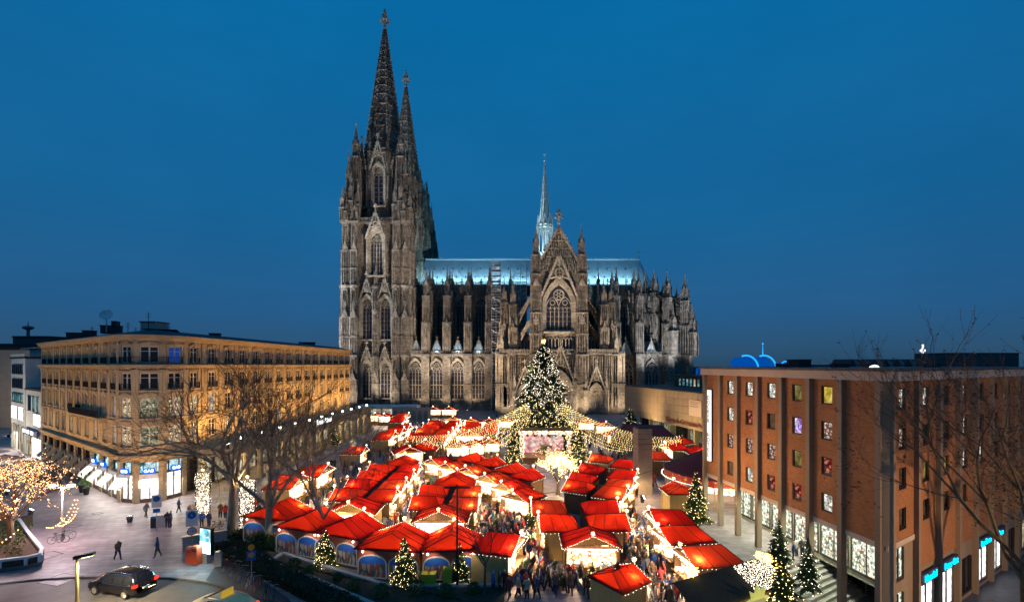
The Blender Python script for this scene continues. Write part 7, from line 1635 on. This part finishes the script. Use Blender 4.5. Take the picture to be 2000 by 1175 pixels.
    def xsec(x, wf): S_ = side(x); return (x, S_[5]*wf, S_[3]+.03)
    a, b = xsec(.66, .9), xsec(1.34, .95); w = MB(); c_ = xsec(1.0, .95)
    w.face([(a[0], -a[1], a[2]+.02), (a[0], a[1], a[2]+.02), (c_[0], c_[1], c_[2]+.02), (c_[0], -c_[1], c_[2]+.02)][::-1]); w.face([(c_[0], -c_[1], c_[2]+.02), (c_[0], c_[1], c_[2]+.02), (b[0], b[1], b[2]+.02), (b[0], -b[1], b[2]+.02)][::-1]); mkobj('windscreen', w, G_, o)
    w = MB(); w.face([(-2.06, -.62, top-.16), (-2.06, .62, top-.16), (-2.285, .68, 1.14), (-2.285, -.68, 1.14)]); w.T = None; mkobj('rear_window', w, G_, o)
    w = MB(); w.box(-2.42, -.26, .62, -2.36, .26, .74); mkobj('number_plate', w, mat('plate_white', (.7, .72, .75), .5), o)
    if taxi:
        w = MB(); w.box(-.5, -.42, top+.06, -.42, .42, top+.46); w.box(-.62, -.42, top+.02, -.3, .42, top+.07); sg = mkobj('roof_sign', w, mat('taxi_yellow', (.75, .48, .03), .5, emit=(.9, .55, .05), estr=.35), o)
        lettering('TAXI', .3, mat('taxi_black', (.02, .02, .02), .5), sg, (-.40, 0, top+.26), pi/2, .005)
    return o
BLK = mat('black_car_paint', (.006, .005, .007), .18, .0, spec=.7); CRM = mat('cream_car_paint', (.80, .60, .30), .55, spec=.3)
car('parked_car', 'black people carrier with lit tail lights on the roadway', (-29.3, 34.6, .006), pi-radians(14), BLK)
car('taxi', 'cream taxi with a yellow roof sign at the kerb', (-19.6, 31.2, .006), radians(158), CRM, False, True)

def bicycle(x, y, rz, label, col, group):
    o = thing('bicycle', label, 'bicycle', (x, y, 0), rz, group); fm_ = mat('bike_paint_%s' % col[0], col[1], .4, .3); rub = MATS['tyre_rubber']
    for wx in (-.52, .52):
        w = MB(); n = 18; w.poly([(wx+.33*cos(2*pi*i/n), 0, .34+.33*sin(2*pi*i/n)) for i in range(n+1)], .018, 4); wh = mkobj('wheel', w, rub, o); w = MB()
        for k in range(8): w.tube((wx, 0, .34), (wx+.32*cos(k*pi/4), 0, .34+.32*sin(k*pi/4)), .004, .004, 3)
        mkobj('spokes', w, STEEL, wh)
    w = MB(); A, B, C_, D_ = (-.52, 0, .34), (-.08, 0, .30), (-.2, 0, .82), (.36, 0, .80)
    for p, q in ((A, B), (B, C_), (A, C_), (C_, D_), (B, D_), (D_, (.52, 0, .34)), (D_, (.33, 0, .98))): w.tube(p, q, .018, .018, 5)
    mkobj('frame', w, fm_, o); w = MB(); w.poly([(.25, -.28, 1.02), (.34, -.1, 1.0), (.34, .1, 1.0), (.25, .28, 1.02)], .014, 4); mkobj('handlebar', w, STEEL, o)
    w = MB(); w.tube((-.2, 0, .82), (-.22, 0, .93), .014, .014, 4); w.cbox(-.24, 0, .93, .26, .14, .06, 0, .02); mkobj('saddle', w, SHOE, o); return o
BC = [('black', (.02, .02, .022)), ('red', (.35, .03, .02)), ('silver', (.4, .4, .42)), ('blue', (.03, .08, .25))]
for i, (u, v) in enumerate(((448, 1112), (462, 1122), (475, 1131), (488, 1146), (502, 1153), (520, 1165), (535, 1172))): x, y = G(u, v); bicycle(x, y, radians(70+i*7), 'parked bicycle leaning by the dark hedge, %s frame' % BC[(i*3+1) % 4][0], BC[(i*3+1) % 4], 'bicycles along the hedge')
for i, (u, v) in enumerate(((114, 1060), (130, 1054))): x, y = G(u, v); bicycle(x, y, radians(20+i*60), 'bicycle locked to the twin globe street lamp', BC[i*2], 'bicycles at the street lamp')
for i, (u, v) in enumerate(((423, 1035), (434, 1033))): x, y = G(u, v); bicycle(x, y, radians(10+i*25), 'dark bicycle standing beside the tall plane tree', BC[0], 'bicycles by the plane tree')

# ================================================================== street furniture
LPOLE = mat('lamp_post_paint', (.10, .085, .04), .5, .3)
x, y = -28.6, 30.3; h = PZ(1090, 30.3); o = thing('street_lamp', 'modern street lamp with flat angled head beside the roadway', 'street lamp', (x, y, 0)); m = MB(); m.frust(0, 0, 0, h, .11, .08, 8); mkobj('post', m, LPOLE, o)
m = MB(); m.T = Matrix.Translation((0, 0, h)) @ Matrix.Rotation(radians(14), 4, 'Z'); m.prism([(-.15, -.02), (.95, .16), (.95, .34), (-.15, .2)], -.16, .16); mkobj('head', m, IRON, o)
m = MB(); m.T = Matrix.Translation((0, 0, h)) @ Matrix.Rotation(radians(14), 4, 'Z'); m.prism([(.3, .028), (.9, .125), (.9, .152), (.3, .055)], -.12, .12); mkobj('lens', m, glow('lamp_lens', (1, .86, .35), 12), o); lamp('street_light', 'SPOT', (.6, .1, h-.05), 6500, (1, .78, .42), o, spot_size=radians(150), spot_blend=.6, shadow_soft_size=.2)
x, y = G(122, 1056); o = thing('street_lamp', 'slim street lamp with two white glowing heads and bicycles below', 'street lamp', (x, y, 0)); m = MB(); m.frust(0, 0, 0, 5.2, .1, .07, 8); mkobj('post', m, mat('pale_post', (.45, .42, .36), .5), o)
for s_ in (-1, 1): m = MB(); m.tube((0, 0, 5.1), (s_*.75, 0, 5.3), .04, .03, 5); mkobj('arm', m, IRON, o); m = MB(); m.lathe([(.05, 5.2), (.32, 5.3), (.3, 5.42), (.05, 5.5)], 12, s_*.85); mkobj('head', m, glow('cool_lamp_head', (.95, .97, 1), 12), o)
lamp('street_light', 'POINT', (0, -.3, 4.9), 2700, (1, .76, .82), o, shadow_soft_size=.3)
x, y = G(893, 1152); o = thing('thin_pole', 'thin dark cable pole rising from the flower bed', 'pole', (x, y, 0)); m = MB(); m.frust(0, 0, 0, 8.0, .09, .06, 8); mkobj('shaft', m, IRON, o); m = MB(); m.box(-1.0, -.03, 7.7, 1.0, .03, 7.8); mkobj('crossbar', m, IRON, o)
for k, (xa, ya, xb, yb, z) in enumerate(((-16, 47, -3.8, 35, 6.8), (-3.8, 35, 14, 44, 6.9), (-16, 47.5, 9, 47, 6.4))):
    o = thing('overhead_cable', ('cable from the long double row to the thin pole', 'cable from the thin pole to the stone pillar side', 'cable spanning above the short double row')[k], 'cable', (xa, ya, z)); m = MB(); p, q = Vector((0, 0, 0)), Vector((xb-xa, yb-ya, .2)); m.poly([p.lerp(q, t/8)-Vector((0, 0, .7*4*(t/8)*(1-t/8))) for t in range(9)], .02, 4); mkobj('wire', m, IRON, o)
SB = mat('sign_blue_paint', (.02, .12, .42), .4); SWP = mat('sign_white_paint', (.72, .75, .76), .4); SRD = mat('sign_red_paint', (.55, .03, .02), .4); SOR = mat('sign_orange_paint', (.75, .28, .05), .4)
def disc(r, y, m_, parent, z, name='sign_face'): m = MB(); m.T = Matrix.Translation((0, y, z)) @ Matrix.Rotation(pi/2, 4, 'X'); m.frust(0, 0, 0, .02, r, r, 20); return mkobj(name, m, m_, parent)
def post_sign(u, v, h, label, kind):
    x, y = G(u, v); o = thing('traffic_sign', label, 'sign', (x, y, 0), .45 if u < 600 else 0); m = MB(); m.tube((0, 0, 0), (0, 0, h), .035, .035, 8); mkobj('post', m, STEEL, o); return o
o = post_sign(306, 1036, 3.6, 'pedestrian zone sign board on a post before the corner shop', 0); m = MB(); m.box(-.42, -.06, 2.4, .42, -.03, 3.7); mkobj('board', m, SWP, o); disc(.3, -.06, SB, o, 3.3); m = MB(); m.box(-.3, -.07, 1.9, .3, -.03, 2.3); mkobj('small_board', m, SB, o)
o = post_sign(375, 1092, 4.2, 'post with pedestrian zone board and red ringed speed disc', 0); m = MB(); m.box(-.45, -.06, 2.95, .45, -.03, 4.3); mkobj('board', m, SWP, o); disc(.32, -.06, SB, o, 3.9); disc(.36, -.05, SRD, o, 2.5); disc(.27, -.075, SWP, o, 2.5); lettering('10', .34, SHOE, o, (0, -.1, 2.5), 0, .004)
lettering('h', .3, SWP, o, (0, -.09, 3.9), 0, .004)
o = post_sign(491, 1136, 2.9, 'no stopping sign pair on a post by the hedge', 0); disc(.24, -.05, SOR, o, 2.75); m = MB(); m.box(-.32, -.06, 1.75, .32, -.03, 2.45); mkobj('board', m, SB, o); disc(.2, -.06, SOR, o, 2.15)
x, y = G(404, 1098); o = thing('light_box_billboard', 'tall lit advertising light box on a stone foot', 'billboard', (x, y, 0), radians(-22)); m = MB(); m.cbox(0, 0, 0, .5, .4, .75); mkobj('foot', m, CONC, o); m = MB(); m.box(-.72, -.14, .75, .72, .14, 3.05); mkobj('case', m, IRON, o)
m = MB(); m.box(-.64, -.17, .85, .64, -.14, 1.85); mkobj('poster', m, glow('poster_white', (.8, .97, 1), 2.6), o); m = MB(); m.box(-.64, -.17, 1.85, .64, -.14, 2.95); mkobj('poster_top', m, lit_goods('poster_cyan', [(.25, .75, .85), (.5, .9, .95), (.15, .55, .7), (.8, .97, 1)], 1.4, 2.2), o); lamp('poster_glow', 'AREA', (0, -.3, 1.8), 130, (.45, .92, 1), o, size=1.4).rotation_euler = (-pi/2+.5, 0, 0)
for u, v, hh, lab in ((373, 1097, 1.35, 'smaller orange red post box beside the sign post'), (384, 1100, 1.55, 'larger orange red post box beside the light box')):
    x, y = G(u, v); o = thing('post_box', lab, 'post box', (x, y, 0), radians(-20)); m = MB(); m.cbox(0, 0, 0, .72, .5, hh-.15); m.cbox(0, 0, hh-.15, .72, .5, .15, 0, .08); mkobj('box', m, mat('orange_red_enamel', (.62, .09, .03), .45), o); m = MB(); m.box(-.2, -.27, hh-.4, .2, -.25, hh-.34); mkobj('slot', m, IRON, o)
for u, v, lab in ((427, 1104, 'pale litter bin with a dark opening beside the light box'), (301, 1029, 'dark litter bin with a blue rim before the corner shop')):
    x, y = G(u, v); o = thing('litter_bin', lab, 'bin', (x, y, 0), .3); m = MB(); m.cbox(0, 0, 0, .5, .45, 1.0); mkobj('body', m, CONC if u > 400 else IRON, o); m = MB(); m.prism([(-.25, 1.0), (.25, 1.0), (.1, 1.25), (-.25, 1.2)], -.22, .22); mkobj('hood', m, STEEL if u > 400 else SB, o)
x, y = G(318, 1027); o = thing('service_kiosk', 'low grey switch cabinet beside the pair of people', 'cabinet', (x, y, 0), .3); m = MB(); m.cbox(0, 0, 0, 1.3, .6, 1.2); mkobj('cabinet', m, mat('grey_cabinet', (.3, .32, .33), .5), o); m = MB(); m.cbox(0, 0, 1.2, 1.36, .66, .06); mkobj('lid', m, STEEL, o)
x, y = G(399, 1060); o = thing('metro_entrance_wall', 'low grey wall enclosing steps beside the post boxes', 'wall', (x, y, 0), .55); m = MB(); m.box(-1.6, -1.4, 0, 1.6, -1.15, 1.25); mkobj('front_wall', m, CONC, o); m = MB(); m.box(1.6, -1.4, 0, 1.85, 1.8, 1.25); mkobj('side_wall', m, CONC, o); m = MB(); m.box(-1.7, -1.45, 1.25, 1.9, -1.1, 1.33); mkobj('coping', m, STEEL, o)
for i, (u, v) in enumerate(((832, 1148), (843, 1148), (874, 1146))):
    x, y = G(u, v); o = thing('yellow_bin', ('yellow recycling bin touching the lit fir', 'yellow recycling bin in the middle of three', 'taller yellow recycling bin by the thin pole')[i], 'bin', (x, y, 0), .05*i); hh = 1.05+.3*(i == 2); m = MB(); m.cbox(0, 0, .05, .62, .62, hh, 0, -.02); mkobj('body', m, mat('yellow_plastic', (.62, .42, .03), .5), o); m = MB(); m.cbox(0, 0, hh+.05, .7, .7, .1); mkobj('lid', m, MATS['yellow_plastic'], o)

# ================================================================== flower beds, hedges, planter
LEAFD = mat('dark_hedge_leaf', (.02, .028, .012), .8, col2=(.045, .055, .02), scale=3); LEAFG = mat('box_leaf', (.03, .06, .015), .8, col2=(.09, .11, .025), scale=3)
def leafy(pts_fn, n, size, rn):
    m = MB()
    for i in range(n):
        p = Vector(pts_fn(rn)); a = rn.uniform(0, 6.28); e = rn.uniform(-1, 1); u = Vector((cos(a), sin(a), e)).normalized()*size*rn.uniform(.6, 1.3); v = u.cross(Vector((rn.uniform(-1, 1), rn.uniform(-1, 1), rn.uniform(-1, 1)))).normalized()*size*.5
        m.face([p, p+u*.5+v, p+u, p+u*.5-v])
    return m
rn = random.Random(8)
def kerbs(pts, label, wd=.35, h=.45, closed=False):
    o = thing('stone_kerb', label, 'kerb wall', (pts[0][0], pts[0][1], 0))
    for (x0, y0), (x1, y1) in zip(pts, pts[1:]):
        d = Vector((x1-x0, y1-y0)); n_ = Vector((-d.y, d.x)).normalized()*wd/2; k = max(1, round(d.length/2.2)); e = d.normalized()*.012
        for i in range(k):
            a = Vector((x0, y0))+d*i/k-Vector(pts[0])+e; b = Vector((x0, y0))+d*(i+1)/k-Vector(pts[0])-e
            m = MB(); m.slab([(a.x-n_.x, a.y-n_.y), (b.x-n_.x, b.y-n_.y), (b.x+n_.x, b.y+n_.y), (a.x+n_.x, a.y+n_.y)], 0, h+rn.uniform(-.01, .01)); mkobj('kerb_stone', m, CONC, o)
    return o
K1 = [G(u, v) for u, v in ((428, 1056), (530, 1104), (640, 1150), (730, 1190))]; K2 = [G(u, v) for u, v in ((530, 1104), (552, 1087), (680, 1128), (756, 1151), (985, 1151))]; K3 = [G(u, v) for u, v in ((985, 1139), (1130, 1137), (1150, 1165))]
kerbs(K1, 'long grey stone kerb between the hedge and the flower bed'); kerbs(K2[1:], 'grey stone kerb along the paved strip of the painted stalls'); kerbs(K3, 'grey stone kerb around the basin near the street'); kerbs(K2[:2], 'short grey kerb crossing the flower bed')
m = MB(); m.slab([(a, b) for a, b in K1[:1]+K1[1:]]+[G(u, v) for u, v in ((985, 1200),)]+K2[::-1][:4], .0, .3)
bd = tag(mkobj('flower_bed', m, SOIL), 'dark soil flower bed between the stone kerbs', 'flower bed')
m = MB(); m.slab([G(u, v) for u, v in ((430, 1052), (552, 1085), (500, 1050), (440, 1035))], 0, .1); tag(mkobj('flower_bed', m, SOIL), 'planted bed at the feet of the plane trees', 'flower bed')
for u, v, r, lab in ((575, 1115, .5, 'at the lower end of the steps'), (690, 1160, .55, 'in the middle of the bed'), (745, 1172, .6, 'in front of the lit fir'), (605, 1127, .45, 'beside the grey kerb'), (812, 1168, .7, 'below the yellow bins'), (870, 1172, .6, 'below the thin pole'), (1098, 1150, .55, 'inside the stone basin'), (925, 1165, .5, 'under the young bare tree'), (660, 1140, .4, 'between the kerbs')):
    x, y = G(u, v); o = thing('box_shrub', 'round clipped green shrub '+lab, 'shrub', (x, y, .25)); m = leafy(lambda q: (lambda a, b, c: (c*cos(a)*cos(b), c*sin(a)*cos(b), r*.8+c*sin(b)*.8))(q.uniform(0, 6.28), q.uniform(-1.2, 1.5), r*q.uniform(.75, 1)), 420, .13, rn); stuff(mkobj('foliage', m, LEAFG, o)); m = MB(); m.frust(0, 0, 0, r*.9, .05, .03, 6); mkobj('stem', m, BARK, o)
def hedge(p0, p1, wd, h, label, m_=None, n=None):
    a, b = Vector((*p0, 0)), Vector((*p1, 0)); d = b-a; o = thing('hedge', label, 'hedge', tuple(a), atan2(d.y, d.x)); L_ = d.length
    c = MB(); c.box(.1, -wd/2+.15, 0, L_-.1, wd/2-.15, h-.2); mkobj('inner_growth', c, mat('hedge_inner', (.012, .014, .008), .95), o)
    def fn(q):
        f = q.random(); x = q.uniform(0, L_)
        if f < .5: return (x, q.uniform(-wd/2, wd/2), h-.15+q.uniform(-.1, .12)+.08*sin(x*2))
        return (x, q.choice((-1, 1))*(wd/2-.1+q.uniform(-.08, .1)), q.uniform(.05, h))
    stuff(mkobj('foliage', leafy(fn, n or int(L_*wd*260+L_*h*200), .12, rn), m_ or LEAFD, o)); return o
for i, (a, b) in enumerate((((434, 1075), (515, 1117)), ((517, 1118), (600, 1160)), ((600, 1160), (690, 1205)))): hedge(G(*a), G(*b), 1.5, 1.0, ('dark hedge between the bicycles and the long kerb', 'dark hedge beside the no stopping sign', 'dark hedge at the bottom of the flower bed')[i])
for u, v, r, lab in ((508, 1072, 1.15, 'spreading evergreen bush at the foot of the forked plane tree'), (468, 1055, .8, 'low evergreen bush beside the tall plane tree'), (545, 1072, 1.0, 'spreading evergreen bush before the painted stalls')):
    x, y = G(u, v); o = thing('evergreen_bush', lab, 'bush', (x, y, 0)); m = leafy(lambda q: (lambda a, b, c: (c*cos(a)*cos(b)*1.2, c*sin(a)*cos(b), max(.03, r*.6+c*sin(b)*.7)))(q.uniform(0, 6.28), q.uniform(-.9, 1.5), r*q.uniform(.35, 1.05)), 900, .2, rn); stuff(mkobj('foliage', m, LEAFG if u != 468 else LEAFD, o)); m = MB()
    for k in range(5): m.tube((0, 0, 0), (r*.5*cos(k*1.3), r*.5*sin(k*1.3), r*.8), .04, .02, 4)
    mkobj('stems', m, BARK, o)
m = leafy(lambda q: (lambda u, v: (*G(u, v), .15))(q.uniform(428, 560), q.uniform(1040, 1084)), 2600, .12, rn); stuff(tag(mkobj('ground_cover', m, LEAFG), 'green ground cover under the plane trees', 'ground cover'))
m = leafy(lambda q: (*Vector(G(560, 1110)).lerp(Vector(G(900, 1180)), q.random()), .34), 1500, .1, rn); stuff(tag(mkobj('ground_cover', m, LEAFD), 'sparse low plants on the flower bed soil', 'ground cover'))
# white walled planter under the bulb tree
PW = mat('white_metal_planter', (.55, .60, .62), .5)
pts = [Vector(G(u, v)) for u, v in ((-60, 1120), (0, 1117), (50, 1111), (82, 1103), (86, 1092), (60, 1060), (40, 1030))]
o = thing('planter_wall', 'curved white planter wall with dark grilles under the bulb tree', 'planter', (pts[0].x, pts[0].y, 0))
for i, (a, b) in enumerate(zip(pts, pts[1:])):
    d = b-a; L_ = d.length; an = atan2(d.y, d.x); m = MB(); m.box(0, 0, 0, L_, .25, .35); m.box(0, 0, .85, L_, .25, 1.05); k = max(1, int(L_/1.1))
    for j in range(k+1): m.box(L_*j/k-.1, 0, .35, L_*j/k+.1, .25, .85)
    mkobj('wall_section', m, PW, o, (a.x-pts[0].x, a.y-pts[0].y, 0), an)
    m = MB()
    for j in range(int(L_/.14)): m.box(j*.14, .1, .35, j*.14+.05, .14, .85)
    mkobj('grille', m, IRON, o, (a.x-pts[0].x, a.y-pts[0].y, 0), an)
m = MB(); m.slab([tuple(p) for p in pts]+[(-52, 50), (-58, 40)], 0, .8); tag(mkobj('planter_soil', m, SOIL), 'dark planted soil inside the white planter', 'flower bed')
m = leafy(lambda q: (lambda y: (q.uniform(-54, -41.6-(y-39)*.9), y, .95))(q.uniform(38.6, 47)), 2600, .16, rn); stuff(tag(mkobj('ground_cover', m, LEAFG), 'green plants in the white planter', 'ground cover')); lamp('planter_light', 'SPOT', (-40.5, 32.2, 2.8), 900, (.75, .9, 1), o, spot_size=radians(110), shadow_soft_size=.3).location = (Vector((-41, 33.0, 3.0))-Vector((pts[0].x, pts[0].y, 0)))
# street parasols and cafe tables
for i, (u, v) in enumerate(((10, 925), (40, 937), (-15, 910))):
    x, y = G(u, v); o = thing('parasol', ('large pale parasol over the street terrace', 'pale parasol nearest the bulb tree', 'pale parasol at the street corner terrace')[i], 'parasol', (x, y, 0), .4); m = MB(); m.tube((0, 0, 0), (0, 0, 3.1), .04, .04, 6); mkobj('pole', m, STEEL, o); m = MB(); m.frust(0, 0, 2.3, 3.05, 2.3, .05, 8, 0, .2, False); mkobj('canopy', m, mat('pale_parasol', (.62, .54, .52), .8, trans=(.5, .42, .4)), o)
for i in range(7):
    q = L0+dL*(13+i*3.3)+nL*(2.6+.5*(i % 2)); o = thing('cafe_table', 'small round cafe table with chairs on the hotel street terrace', 'table', (q.x, q.y, 0), i, 'cafe tables on the street terrace'); m = MB(); m.frust(0, 0, .7, .74, .38, .38, 12); mkobj('top', m, WOODL, o); m = MB(); m.tube((0, 0, 0), (0, 0, .7), .04, .04, 6); m.frust(0, 0, 0, .03, .25, .25, 8); mkobj('leg', m, IRON, o)
    for s_ in (-1, 1): 
        c = thing('cafe_chair', 'dark cafe chair on the hotel street terrace', 'chair', (q.x+s_*.65*cos(i), q.y+s_*.65*sin(i), 0), i+(pi if s_ > 0 else 0), 'cafe chairs on the street terrace'); m = MB(); m.cbox(0, 0, .43, .42, .42, .04); mkobj('seat', m, IRON, c); m = MB(); m.box(-.21, -.21, .47, -.17, .21, .88); mkobj('backrest', m, IRON, c)
        for a in (-.18, .18):
            for b in (-.18, .18): m = MB(); m.box(a-.015, b-.015, 0, a+.015, b+.015, .43); mkobj('leg', m, IRON, c)
for i in range(12):
    q = L0+dL*(12+i*2.1)+nL*(2.4+1.6*prn.random()); person(q.x, q.y, 'guest in dark clothes at the hotel street terrace', prn.choice(('black', 'brown', 'red')), 'guests at the street terrace', 3, None)
# clipped cypress pots by the bright shop
for t, lab in ((9.6, 'green cone shrub in a dark pot at the left of the shop door'), (7.6, 'green cone shrub in a dark pot at the right of the shop door')):
    q = L0+dL*t+nL*1.5; o = thing('potted_cone_shrub', lab, 'shrub', (q.x, q.y, 0)); m = MB(); m.lathe([(.25, 0), (.36, .9), (.38, .95), (.3, .9)], 10); mkobj('pot', m, IRON, o); m = leafy(lambda q_: (lambda z, a: (.34*(1-z/1.9)*cos(a), .34*(1-z/1.9)*sin(a), .9+z))(q_.uniform(0, 1.7), q_.uniform(0, 6.28)), 300, .1, rn); stuff(mkobj('foliage', m, mat('bright_shrub', (.06, .12, .02), .8), o))
# entrance gate with stars in the near right
gx, gy = 13.6, 29.3; o = thing('entrance_gate', 'dark roofed market entrance gate with light net and yellow stars', 'gate', (gx, gy, 0), radians(27)); GR = mat('dark_green_felt', (.018, .022, .016), .9, col2=(.03, .032, .022), scale=2)
m = MB(); m.face([(-4.2, -1.4, 2.9), (4.2, -1.4, 2.9), (4.2, .4, 3.9), (-4.2, .4, 3.9)]); m.face([(4.2, 1.2, 3.3), (-4.2, 1.2, 3.3), (-4.2, .4, 3.9), (4.2, .4, 3.9)]); m.face([(-4.2, -1.4, 2.75), (4.2, -1.4, 2.75), (4.2, -1.4, 2.9), (-4.2, -1.4, 2.9)]); mkobj('roof', m, GR, o)
for sx_ in (-1, 1):
    for y_ in (-1.1, .9): m = MB(); m.cbox(sx_*3.9, y_, 0, .25, .25, 3.2); mkobj('post', m, WOOD, o)
m = MB(); m.box(-3.9, -1.2, 2.3, 3.9, -1.0, 2.8); mkobj('beam', m, WOOD, o)
l = MB()
for i in range(900): x_ = rn.uniform(1.0, 4.2); t = rn.random(); l.tetra((x_, -1.45+1.75*t, 2.93+.98*t), .010)
stuff(mkobj('light_net', l, FAIRYC, o))
for x_, y_, z_, k in ((-2.4, .5, 4.2, 1.3), (3.7, .3, 4.1, 1.1), (4.0, -.2, 3.9, 1.0), (4.2, -.8, 3.6, 1.1), (4.1, -1.3, 3.3, .9), (4.25, .1, 4.0, .9)): m = MB(); m.T = Matrix.Scale(k, 4); m.add(star_mesh(.34, 12)); mkobj('star_lamp', m, STAR, o, (x_, y_, z_))
m = MB(); ps = []
for i in range(18): a = 2*pi*i/18+pi/2; r_ = 1.0 if i % 2 == 0 else .55; ps.append((r_*cos(a), r_*sin(a)))
m.prism([(x_*1.0, z_) for x_, z_ in ps], -.1, .1); mkobj('star_board', m, mat('star_board_yellow', (.55, .55, .12), .6, emit=(.8, .75, .2), estr=.5), o, (.6, -1.75, 2.6))
m = MB(); m.box(-3.4, -.06, 0, 1.2, .06, .6); mkobj('name_board', m, mat('name_board', (.5, .46, .2), .6, emit=(.7, .6, .25), estr=.3), o, (-.2, -1.95, 2.25)); lettering('WEIHNACHTSMARKT AM DOM', .33, mat('name_red', (.4, .05, .02), .6), o, (-1.3, -2.04, 2.55), 0, .01)
# pale pavilion below the tower and site cabin
x0, y0 = PX(757, 142), 142; o = thing('pale_pavilion', 'long pale flat roofed pavilion below the tower', 'pavilion', (x0, y0, 0)); m = MB(); m.box(-10, 0, 3.4, 9, 6, 4.3); mkobj('roof', m, WPL, o); m = MB(); m.box(-9.5, 4, 0, 8.5, 5.5, 3.4); mkobj('wall', m, lit_goods('pavilion_lit', [(.8, .7, .5), (.5, .4, .3), (.95, .85, .65)], .8, .6), o)
for i in range(6): m = MB(); m.cbox(-9+3.5*i, .5, 0, .4, .4, 3.4); mkobj('post', m, WPL, o)
x0, y0 = PX(812, 138), 138; o = thing('arched_hoarding', 'grey hoarding wall with a row of painted arches', 'hoarding', (x0, y0, 0)); m = MB(); m.box(-7, 0, 0, 4.5, .3, 4.2); mkobj('panel', m, mat('hoarding_grey', (.35, .32, .27), .8), o)
for i in range(6): m = MB(); m.prism([(-.6, .4), (.6, .4), (.6, 2.6), (.35, 3.2), (0, 3.4), (-.35, 3.2), (-.6, 2.6)], -.06, .01); mkobj('arch_panel', m, mat('hoarding_arch', (.2, .19, .17), .8), o, (-6+i*1.8, 0, 0))
# scaffold beside the transept
SX0, SX1, SYa, SYb = -7.6, -4.2, 168.6, 171.6
o = thing('scaffold', 'tall tubular scaffold tower against the nave beside the transept', 'scaffold', ((SX0+SX1)/2, SYa, 0)); c0 = Vector(((SX0+SX1)/2, SYa, 0))
for x in (SX0, (SX0+SX1)/2, SX1):
    for y in (SYa, SYb): m = MB(); m.tube((x-c0.x, y-c0.y, 0), (x-c0.x, y-c0.y, 54), .09, .09, 5); mkobj('standard', m, STEEL, o)
for k in range(27):
    z = 2*k+1.8; m = MB()
    for y in (SYa, SYb):
        for dz in (0, 1.0): m.tube((SX0-c0.x, y-c0.y, z+dz), (SX1-c0.x, y-c0.y, z+dz), .06, .06, 4)
    m.tube((SX0-c0.x, 0, z), (SX1-c0.x, 0, z+2) if k % 2 else (SX1-c0.x, 0, z-1.8), .05, .05, 4); mkobj('ledger', m, STEEL, o)
    m = MB(); m.box(SX0-c0.x, .3, z-.12, SX1-c0.x, SYb-SYa-.2, z-.04); mkobj('deck', m, FLM, o)
o = thing('roof_scaffold', 'small scaffold bridge at the eaves beside the transept turret', 'scaffold', (2.2, 178, 21)); m = MB()
for x in (-3.5, -1.2, 1.2, 3.5):
    for y in (0, 4): m = MB(); m.tube((x, y, 0), (x, y, 33+x), .08, .08, 4); mkobj('standard', m, STEEL, o)
for k in range(14):
    m = MB()
    for y in (0, 4): m.tube((-3.5, y, 4+2*k), (3.5, y, 4+2*k), .06, .06, 4); m.tube((-3.5, y, 4+2*k), (3.5, y, 6+2*k), .04, .04, 3)
    mkobj('ledger', m, STEEL, o)
